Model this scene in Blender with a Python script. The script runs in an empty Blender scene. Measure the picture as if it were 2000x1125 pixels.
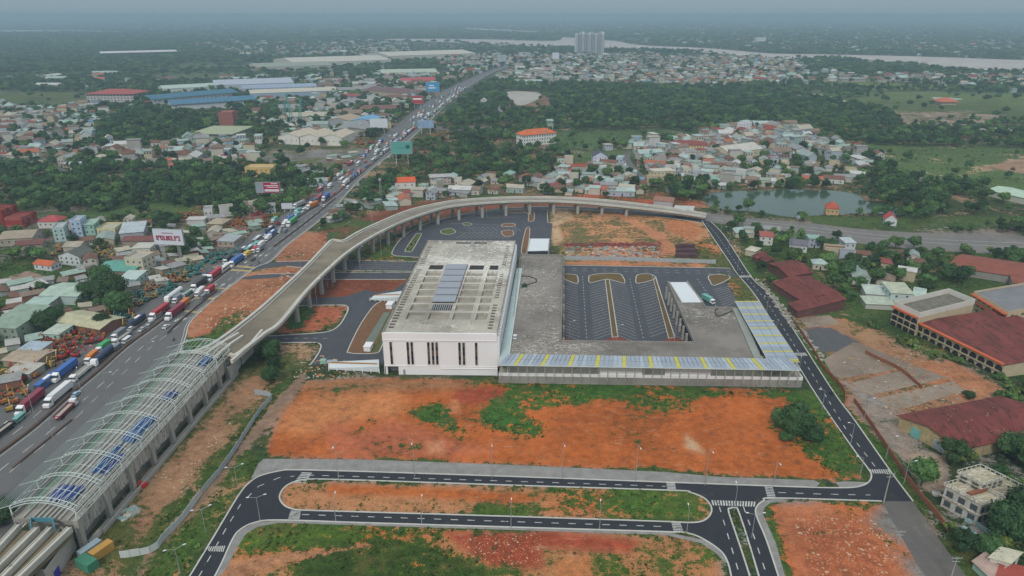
import bpy, math, random, bmesh
import numpy as np
from mathutils import Vector, Matrix
from mathutils.geometry import tessellate_polygon
random.seed(7); rng = np.random.default_rng(7)
sc = bpy.context.scene
COL = sc.collection
# ------------------------------------------------------------------ camera, world, sun, exposure
CAM_H = 140.0; F = 1342.0; W0, H0 = 2000.0, 1125.0; HOR = 28.0
PIT = math.atan((562.5 - HOR) / F); CP, SP = math.cos(PIT), math.sin(PIT)
cd = bpy.data.cameras.new('camera'); cam = bpy.data.objects.new('camera', cd); COL.objects.link(cam)
cam.location = (0, 0, CAM_H); cam.rotation_euler = (math.pi / 2 - PIT, 0, 0)
cd.sensor_width = 36; cd.lens = 36 * F / W0; cd.clip_start = 1; cd.clip_end = 90000
sc.camera = cam
SUN_EL, SUN_ROT = math.radians(44), math.radians(196)
w = bpy.data.worlds.new('World'); sc.world = w; w.use_nodes = True
wn = w.node_tree; wn.nodes.clear()
sky = wn.nodes.new('ShaderNodeTexSky'); sky.sky_type = 'NISHITA'; sky.sun_disc = False
sky.sun_elevation = SUN_EL; sky.sun_rotation = SUN_ROT; sky.dust_density = 2.5; sky.altitude = 100
hs = wn.nodes.new('ShaderNodeHueSaturation'); hs.inputs['Saturation'].default_value = 0.5
# overcast deck: luminance rises evenly from horizon to zenith, mixed with a little clear sky
tcn = wn.nodes.new('ShaderNodeTexCoord'); sx = wn.nodes.new('ShaderNodeSeparateXYZ'); wn.links.new(tcn.outputs['Generated'], sx.inputs[0])
oc = wn.nodes.new('ShaderNodeMix'); oc.data_type = 'RGBA'; oc.clamp_factor = True; wn.links.new(sx.outputs['Z'], oc.inputs[0])
oc.inputs[6].default_value = (1.62, 2.25, 2.65, 1); oc.inputs[7].default_value = (5.4, 5.75, 6.0, 1)
mxn = wn.nodes.new('ShaderNodeMix'); mxn.data_type = 'RGBA'; mxn.inputs[0].default_value = .88
bgn = wn.nodes.new('ShaderNodeBackground'); bgn.inputs['Strength'].default_value = 0.15
wo = wn.nodes.new('ShaderNodeOutputWorld')
wn.links.new(sky.outputs[0], hs.inputs['Color']); wn.links.new(hs.outputs[0], mxn.inputs[6]); wn.links.new(oc.outputs[2], mxn.inputs[7]); wn.links.new(mxn.outputs[2], bgn.inputs['Color']); wn.links.new(bgn.outputs[0], wo.inputs['Surface'])
sd = bpy.data.lights.new('sun', 'SUN'); so = bpy.data.objects.new('sun', sd); COL.objects.link(so)
sd.energy = 1.5; sd.angle = math.radians(11); sd.color = (1, .96, .9)
so.rotation_euler = (math.pi / 2 - SUN_EL, 0, math.pi - SUN_ROT)
so.location = (0, 0, 3000)
sc.view_settings.view_transform = 'Standard'; sc.view_settings.look = 'None'
sc.view_settings.exposure = 0.12; sc.view_settings.gamma = 1; sc.view_settings.use_curve_mapping = False
sc.cycles.max_bounces = 5; sc.cycles.diffuse_bounces = 2; sc.cycles.glossy_bounces = 2; sc.cycles.transmission_bounces = 3
sc.cycles.volume_bounces = 1; sc.cycles.use_denoising = True; sc.cycles.caustics_reflective = False; sc.cycles.caustics_refractive = False
HAZE = 0.00021

# ------------------------------------------------------------------ helpers
def P(px, py, z=0.0):
    "ground (or height z) point seen at a pixel of the 2000 x 1125 photograph"
    xc = (px - 1000) / F; yc = (562.5 - py) / F
    t = (z - CAM_H) / (-SP + CP * yc)
    return (xc * t, (CP + SP * yc) * t)
def Q(x, y, z=0.0):
    d = y * CP - (z - CAM_H) * SP; u = y * SP + (z - CAM_H) * CP
    return (1000 + F * x / d, 562.5 - F * u / d)
def PP(l, z=0.0): return [P(a, b, z) for a, b in l]
def cat(pts, n=5, closed=False):
    "catmull-rom smoothing"
    out = []; m = len(pts)
    rngi = range(m) if closed else range(m - 1)
    g = (lambda i: pts[i % m]) if closed else (lambda i: pts[max(0, min(m - 1, i))])
    for i in rngi:
        p0, p1, p2, p3 = g(i - 1), g(i), g(i + 1), g(i + 2)
        for k in range(n):
            t = k / n
            out.append(tuple(0.5 * ((2 * p1[j]) + (-p0[j] + p2[j]) * t + (2 * p0[j] - 5 * p1[j] + 4 * p2[j] - p3[j]) * t * t + (-p0[j] + 3 * p1[j] - 3 * p2[j] + p3[j]) * t ** 3) for j in range(len(p1))))
    if not closed: out.append(tuple(pts[-1]))
    return out
class MB:
    def __init__(s): s.v = []; s.f = []; s.m = []; s.cur = 0
    def face(s, pts):
        i = len(s.v); s.v += [tuple(p) for p in pts]; s.f.append(tuple(range(i, i + len(pts)))); s.m.append(s.cur)
    def box(s, x0, x1, y0, y1, z0, z1):
        s.hexa([(x0, y0), (x1, y0), (x1, y1), (x0, y1)], z0, z1)
    def hexa(s, q, z0, z1, z1b=None):
        "prism over a counterclockwise polygon q; z1b = list of top heights"
        i = len(s.v); n = len(q)
        tz = z1b or [z1] * n
        s.v += [(a[0], a[1], z0) for a in q] + [(a[0], a[1], t) for a, t in zip(q, tz)]
        s.f.append(tuple(range(i + n - 1, i - 1, -1))); s.f.append(tuple(range(i + n, i + 2 * n)))
        for k in range(n): s.f.append((i + k, i + (k + 1) % n, i + n + (k + 1) % n, i + n + k))
        s.m += [s.cur] * (n + 2)
    def bar(s, a, b, r, r2=None, n=4, rot=0.785):
        a, b = Vector(a), Vector(b); d = b - a
        if d.length < 1e-6: return
        r2 = r if r2 is None else r2
        up = Vector((0, 0, 1)) if abs(d.normalized().z) < .95 else Vector((1, 0, 0))
        e = d.cross(up).normalized(); g = e.cross(d).normalized()
        i = len(s.v)
        for c, rr in ((a, r), (b, r2)):
            for k in range(n):
                t = rot + 2 * math.pi * k / n
                s.v.append(tuple(c + e * math.cos(t) * rr + g * math.sin(t) * rr))
        for k in range(n): s.f.append((i + k, i + (k + 1) % n, i + n + (k + 1) % n, i + n + k)); s.m.append(s.cur)
        s.f.append(tuple(range(i + n - 1, i - 1, -1))); s.f.append(tuple(range(i + n, i + 2 * n))); s.m += [s.cur] * 2
    def tube(s, pts, r, n=4):
        for a, b in zip(pts, pts[1:]): s.bar(a, b, r, n=n)
    def ribbon(s, pts, w, z0, z1, closed=False, off=0.0):
        "box strip along a 2-D polyline, mitred"
        m = len(pts); L = []; R = []
        for i in range(m):
            a = Vector(pts[i - 1] if (i > 0 or closed) else pts[i]); b = Vector(pts[i]); c = Vector(pts[(i + 1) % m] if (i < m - 1 or closed) else pts[i])
            d = ((b - a).normalized() if (b - a).length > 1e-6 else Vector((0, 0))) + ((c - b).normalized() if (c - b).length > 1e-6 else Vector((0, 0)))
            if d.length < 1e-6: d = Vector((1, 0))
            d.normalize(); nn = Vector((-d.y, d.x))
            L.append(b + nn * (w / 2 + off)); R.append(b - nn * (w / 2 - off))
        h0 = z0 if isinstance(z0, (list, tuple)) else [z0] * m; h1 = z1 if isinstance(z1, (list, tuple)) else [z1] * m
        for i in range(m if closed else m - 1):
            j = (i + 1) % m
            l0, l1, r0, r1 = L[i], L[j], R[i], R[j]
            s.face([(r0.x, r0.y, h1[i]), (r1.x, r1.y, h1[j]), (l1.x, l1.y, h1[j]), (l0.x, l0.y, h1[i])])
            s.face([(l0.x, l0.y, h1[i]), (l1.x, l1.y, h1[j]), (l1.x, l1.y, h0[j]), (l0.x, l0.y, h0[i])])
            s.face([(r1.x, r1.y, h1[j]), (r0.x, r0.y, h1[i]), (r0.x, r0.y, h0[i]), (r1.x, r1.y, h0[j])])
            if min(h0) > 0.5: s.face([(l0.x, l0.y, h0[i]), (l1.x, l1.y, h0[j]), (r1.x, r1.y, h0[j]), (r0.x, r0.y, h0[i])])
        if not closed:
            for k in (0, m - 1): s.face([(L[k].x, L[k].y, h1[k]), (R[k].x, R[k].y, h1[k]), (R[k].x, R[k].y, h0[k]), (L[k].x, L[k].y, h0[k])])
    def poly(s, outer, holes=(), z=0.0):
        rings = [[Vector((p[0], p[1], 0)) for p in outer]] + [[Vector((p[0], p[1], 0)) for p in h] for h in holes]
        flat = [p for r in rings for p in r]
        i = len(s.v); s.v += [(p.x, p.y, z) for p in flat]
        for t in tessellate_polygon(rings):
            a, b, c = (flat[k] for k in t)
            if (b - a).cross(c - a).z < 0: t = t[::-1]
            s.f.append(tuple(i + k for k in t)); s.m.append(s.cur)
    def mesh(s, name, mats):
        me = bpy.data.meshes.new(name); me.from_pydata(s.v, [], s.f)
        mats = mats if isinstance(mats, (list, tuple)) else [mats]
        for m in mats: me.materials.append(m)
        if len(mats) > 1: me.polygons.foreach_set('material_index', s.m)
        me.update(); return me
def obj(name, me, parent=None, loc=None, rz=None, color=None):
    o = bpy.data.objects.new(name, me); COL.objects.link(o)
    if parent: o.parent = parent
    if loc: o.location = loc
    if rz: o.rotation_euler = (0, 0, rz)
    if color: o.color = (*color[:3], 1)
    return o
def part(name, mb, mat, parent, color=None): return obj(name, mb.mesh(name, mat), parent, color=color)
def tag(o, label=None, cat=None, group=None, kind=None):
    if label: o['label'] = label
    if cat: o['category'] = cat
    if group: o['group'] = group
    if kind: o['kind'] = kind
    return o
def thing(name, label, cat, loc=(0, 0, 0), rz=0, group=None):
    return tag(obj(name, None, None, loc, rz), label, cat, group)
def single(name, mb, mat, label, cat, group=None, loc=None, rz=None, color=None):
    return tag(obj(name, mb.mesh(name, mat), None, loc, rz, color), label, cat, group)
def struct(name, mb, mat): return tag(obj(name, mb.mesh(name, mat)), kind='structure')
def stuff(name, mb, mat, label, cat='ground cover', parent=None):
    o = obj(name, mb.mesh(name, mat), parent)
    return tag(o, label, cat if not parent else None, kind='stuff')
def dup(root, loc, rz=0, label=None, group=None, colors=None, scale=None):
    r = root.copy(); COL.objects.link(r); r.location = loc; r.rotation_euler = (0, 0, rz)
    if scale: r.scale = scale
    if label: r['label'] = label
    if group: r['group'] = group
    for ch in list(root.children):
        c = ch.copy(); COL.objects.link(c); c.parent = r
        if colors and ch.name.split('.')[0] in colors: c.color = (*colors[ch.name.split('.')[0]], 1)
        for g in list(ch.children):
            d = g.copy(); COL.objects.link(d); d.parent = c
            if colors and g.name.split('.')[0] in colors: d.color = (*colors[g.name.split('.')[0]], 1)
    return r
# ------------------------------------------------------------------ relational labels: each says which one it is
LM = {}          # landmark text -> (x, y)
PEND = []        # (object, description, category word)
def later(o, desc, catw): PEND.append((o, desc, catw)); return o
_o1 = 'first second third fourth fifth sixth seventh eighth ninth tenth eleventh twelfth thirteenth fourteenth fifteenth sixteenth seventeenth eighteenth nineteenth'.split()
ORDW = list(_o1)
for _t, _tt in (('twenty', 'twentieth'), ('thirty', 'thirtieth'), ('forty', 'fortieth'), ('fifty', 'fiftieth'), ('sixty', 'sixtieth')): ORDW += [_tt] + [f'{_t}-{x}' for x in _o1[:9]]
ORD = ['closest'] + [f'{x}-closest' for x in ORDW[1:]]
def resolve():
    b = {}
    for o, d, c in PEND:
        x, y = o.location.x, o.location.y
        best = min(LM.items(), key=lambda kv: (kv[1][0] - x) ** 2 + (kv[1][1] - y) ** 2)
        lx, ly = best[1]; dx, dy = x - lx, y - ly
        dr = ('right of' if dx > 0 else 'left of') if abs(dx) > abs(dy) else ('beyond' if dy > 0 else 'in front of')
        b.setdefault((d, best[0], dr), []).append((dx * dx + dy * dy, o, c))
    for (d, l, dr), lst in b.items():
        lst.sort(key=lambda t: t[0])
        for k, (_, o, c) in enumerate(lst):
            if len(lst) == 1: o['label'] = f'{d}, {dr} {l}'
            else: o['label'] = f'{d}, {ORD[min(k, len(ORD) - 1)]} {dr} {l}'
# ------------------------------------------------------------------ materials
class NT:
    def __init__(s, name):
        s.m = bpy.data.materials.new(name); s.m.use_nodes = True; s.t = s.m.node_tree; s.t.nodes.clear()
        s.out = s.n('ShaderNodeOutputMaterial'); s.b = s.n('ShaderNodeBsdfPrincipled'); s.l(s.b.outputs[0], s.out.inputs['Surface'])
        s.geo = None
    def n(s, t, **k):
        x = s.t.nodes.new(t)
        for a, b in k.items(): setattr(x, a, b)
        return x
    def l(s, a, b): s.t.links.new(a, b)
    def setv(s, i, v):
        if hasattr(v, 'is_output') or hasattr(v, 'links'): s.l(v, i)
        else: i.default_value = v
    def pos(s, stretch=None):
        if s.geo is None: s.geo = s.n('ShaderNodeNewGeometry')
        p = s.geo.outputs['Position']
        if stretch:
            mp = s.n('ShaderNodeMapping'); s.l(p, mp.inputs[0]); mp.inputs['Scale'].default_value = stretch
            return mp.outputs[0]
        return p
    def noise(s, sc_, det=5, rough=.6, vec=None, dist=0):
        x = s.n('ShaderNodeTexNoise'); x.inputs['Scale'].default_value = sc_; x.inputs['Detail'].default_value = det; x.inputs['Roughness'].default_value = rough; x.inputs['Distortion'].default_value = dist
        s.l(vec or s.pos(), x.inputs['Vector']); return x.outputs[0]
    def math(s, op, a, b=None, c=None, clamp=False):
        x = s.n('ShaderNodeMath', operation=op, use_clamp=clamp)
        s.setv(x.inputs[0], a)
        if b is not None: s.setv(x.inputs[1], b)
        if c is not None: s.setv(x.inputs[2], c)
        return x.outputs[0]
    def ss(s, v, a, b, o0=0., o1=1.):
        x = s.n('ShaderNodeMapRange', interpolation_type='SMOOTHSTEP'); s.setv(x.inputs[0], v)
        x.inputs[1].default_value = a; x.inputs[2].default_value = b; x.inputs[3].default_value = o0; x.inputs[4].default_value = o1
        return x.outputs[0]
    def mix(s, f, a, b, bt='MIX'):
        x = s.n('ShaderNodeMix', data_type='RGBA', blend_type=bt)
        s.setv(x.inputs[0], f)
        for i, v in ((6, a), (7, b)):
            if isinstance(v, (tuple, list)): x.inputs[i].default_value = (*v[:3], 1)
            else: s.l(v, x.inputs[i])
        return x.outputs[2]
    def scale(s, col, f):
        "colour times a value"
        x = s.n('ShaderNodeVectorMath', operation='SCALE')
        if isinstance(col, (tuple, list)): x.inputs[0].default_value = col[:3]
        else: s.l(col, x.inputs[0])
        s.setv(x.inputs['Scale'], f); return x.outputs[0]
    def attr(s, name, typ='GEOMETRY'):
        return s.n('ShaderNodeAttribute', attribute_name=name, attribute_type=typ)
    def bump(s, h, strength=.5, dist=.1):
        x = s.n('ShaderNodeBump'); x.inputs['Strength'].default_value = strength; x.inputs['Distance'].default_value = dist
        s.l(h, x.inputs['Height']); s.l(x.outputs[0], s.b.inputs['Normal'])
    def fin(s, col, rough=.85, spec=.3, metal=0):
        if isinstance(col, (tuple, list)): s.b.inputs['Base Color'].default_value = (*col[:3], 1)
        else: s.l(col, s.b.inputs['Base Color'])
        s.setv(s.b.inputs['Roughness'], rough); s.b.inputs['Specular IOR Level'].default_value = spec; s.b.inputs['Metallic'].default_value = metal
        return s.m
MATS = {}
def M(name, col=None, rough=.85, var=.25, s1=.15, s2=2.5, dirt=None, dth=.55, spec=.3, metal=0, src=None, stretch=None, bump=0):
    """general worn surface: base colour (own, or the object's / the instance's colour) varied by two noises, with optional dirt patches"""
    if name in MATS: return MATS[name]
    t = NT(name)
    if src == 'obj': base = t.n('ShaderNodeObjectInfo').outputs['Color']
    elif src == 'inst2': base = t.attr('wtint', 'INSTANCER').outputs['Color']
    elif src == 'inst': base = t.attr('tint', 'INSTANCER').outputs['Color']
    else: base = col
    v = t.pos(stretch) if stretch else None
    a = t.noise(s1, 4, vec=v); b = t.noise(s2, 3, vec=v)
    f = t.math('ADD', t.math('MULTIPLY', a, 1.4), t.math('MULTIPLY', b, .6))
    f = t.math('MULTIPLY_ADD', f, var * 2, 1 - 2 * var)
    c = t.scale(base, f)
    if dirt: c = t.mix(t.ss(t.noise(s1 * 3, 6, .7, v), dth, dth + .12), c, dirt)
    if bump: t.bump(b, bump, .2)
    MATS[name] = t.fin(c, rough, spec, metal); return MATS[name]
m_kerb = M('kerb stone', (.5, .49, .45), var=.15, dirt=(.25, .18, .12), dth=.62)
m_paint = M('road paint', (.5, .5, .47), var=.25, s2=4, dirt=(.16, .15, .14), dth=.54)
m_white = M('white render', (.8, .79, .79), var=.05, s1=.08, dirt=(.68, .67, .65), dth=.66)
m_cream = M('cream render', (.62, .52, .35), var=.12, dirt=(.3, .25, .18), dth=.63)
m_conc = M('concrete', (.36, .345, .31), var=.2, s1=.2, dirt=(.2, .18, .15), dth=.6)
m_concd = M('stained concrete', (.27, .255, .23), var=.25, s1=.25, dirt=(.12, .1, .08), dth=.58)
m_dark = M('dark opening', (.02, .02, .022), var=.1, rough=.4)
m_glass = M('window glass', (.075, .085, .09), var=.2, rough=.12, spec=.6)
m_steel = M('painted steel', (.34, .42, .38), var=.1, rough=.5)
m_steelw = M('white painted steel', (.6, .67, .63), var=.08, rough=.5)
m_green = M('green painted steel', (.16, .36, .22), var=.15, rough=.5)
m_galv = M('galvanised steel', (.42, .43, .44), var=.1, rough=.45, metal=.4)
m_brick = M('brick red', (.24, .09, .055), var=.25, s1=.5)
m_blue = M('blue tarpaulin', (.03, .1, .27), var=.25, s1=.6, rough=.45)
m_bluedk = M('dark blue tarpaulin', (.03, .05, .2), var=.25, s1=.6, rough=.45)
m_redp = M('red plastic', (.5, .03, .03), var=.2, rough=.5)
m_rust = M('rusty sheet', (.17, .042, .035), var=.45, s1=.12, s2=1.6, dirt=(.08, .025, .02), dth=.5, stretch=(1.6, .5, 1))
m_roofo = M('orange tile', (.5, .11, .04), var=.2, rough=.8)
m_obj = M('object colour', src='obj', var=.12, s1=.3)
m_objp = M('vehicle paint', src='obj', var=.06, rough=.35, spec=.5)
m_objr = M('roof colour', src='obj', var=.3, s1=.25, s2=1.5, dirt=(.16, .12, .09), dth=.57, rough=.7)
m_inst = M('instance colour', src='inst', var=.2, s1=.3)
m_tyre = M('tyre rubber', (.02, .02, .02), var=.1)
# asphalt
def asphalt(name, c, worn=.3, patch=(.16, .15, .14), cracks=True):
    t = NT(name)
    a = t.noise(.05, 5, .6); b = t.noise(.6, 5, .65); st = t.noise(.25, 4, .6, t.pos((1, .12, 1)))
    f = t.math('ADD', t.math('MULTIPLY', a, .8), t.math('ADD', t.math('MULTIPLY', b, .5), t.math('MULTIPLY', st, .7)))
    c1 = t.scale(c, t.math('MULTIPLY_ADD', f, worn * 2, 1 - 2 * worn))
    c2 = t.mix(t.ss(t.noise(.12, 7, .7), .56, .72, 0, .6), c1, patch)
    return t.fin(c2, t.ss(a, .3, .7, .55, .85), .35)
m_asp_new = asphalt('fresh asphalt', (.022, .024, .031), .4, (.085, .065, .055))
m_asp = asphalt('grey asphalt', (.062, .064, .075), .35, (.1, .1, .105))
m_asp_hw = asphalt('highway asphalt', (.125, .122, .12), .3, (.1, .095, .09))
m_asp_old = asphalt('worn asphalt', (.12, .11, .1), .4, (.25, .2, .15))
# stained deck concrete with pale scum blotches
def scum(name, base, pale, th=.6, sx=.25, sc1=.5):
    t = NT(name)
    a = t.noise(.04, 4); b = t.noise(sc1, 8, .72, t.pos((1, 2.2, 1)), 1.2); c = t.noise(.03, 3, .5, t.pos((.6, 1, 1)))
    b0 = t.scale(base, t.ss(a, .3, .7, .75, 1.25))
    d = t.mix(t.ss(t.noise(.09, 6, .7), .5, .7, 0, .5), b0, (base[0] * .55, base[1] * .5, base[2] * .45))
    e = t.math('ADD', b, t.math('MULTIPLY', t.math('SUBTRACT', c, .5), .5))
    k = t.ss(e, th, th + .08, 0, .85)
    return t.fin(t.mix(k, d, pale), .85)
m_deck = scum('deck concrete', (.2, .178, .155), (.56, .52, .45), .555)
m_roofc = scum('roof concrete', (.37, .34, .285), (.75, .72, .66), .53)
ROADP = []
# ------------------------------------------------------------------ ground: one disc to the horizon, land cover as attributes
OR = (.43, .115, .027); OR2 = (.5, .19, .068); RED = (.36, .075, .035); PALE = (.5, .34, .2); GREY = (.2, .19, .175); BRN = (.15, .07, .035); REDB = (.2, .05, .025); SAND = (.42, .3, .18); DIRT = (.27, .17, .1)
G1 = (.05, .105, .02); G2 = (.07, .105, .03); GD = (.02, .042, .016); GF = (.09, .13, .035); GB = (.1, .11, .035)
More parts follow.
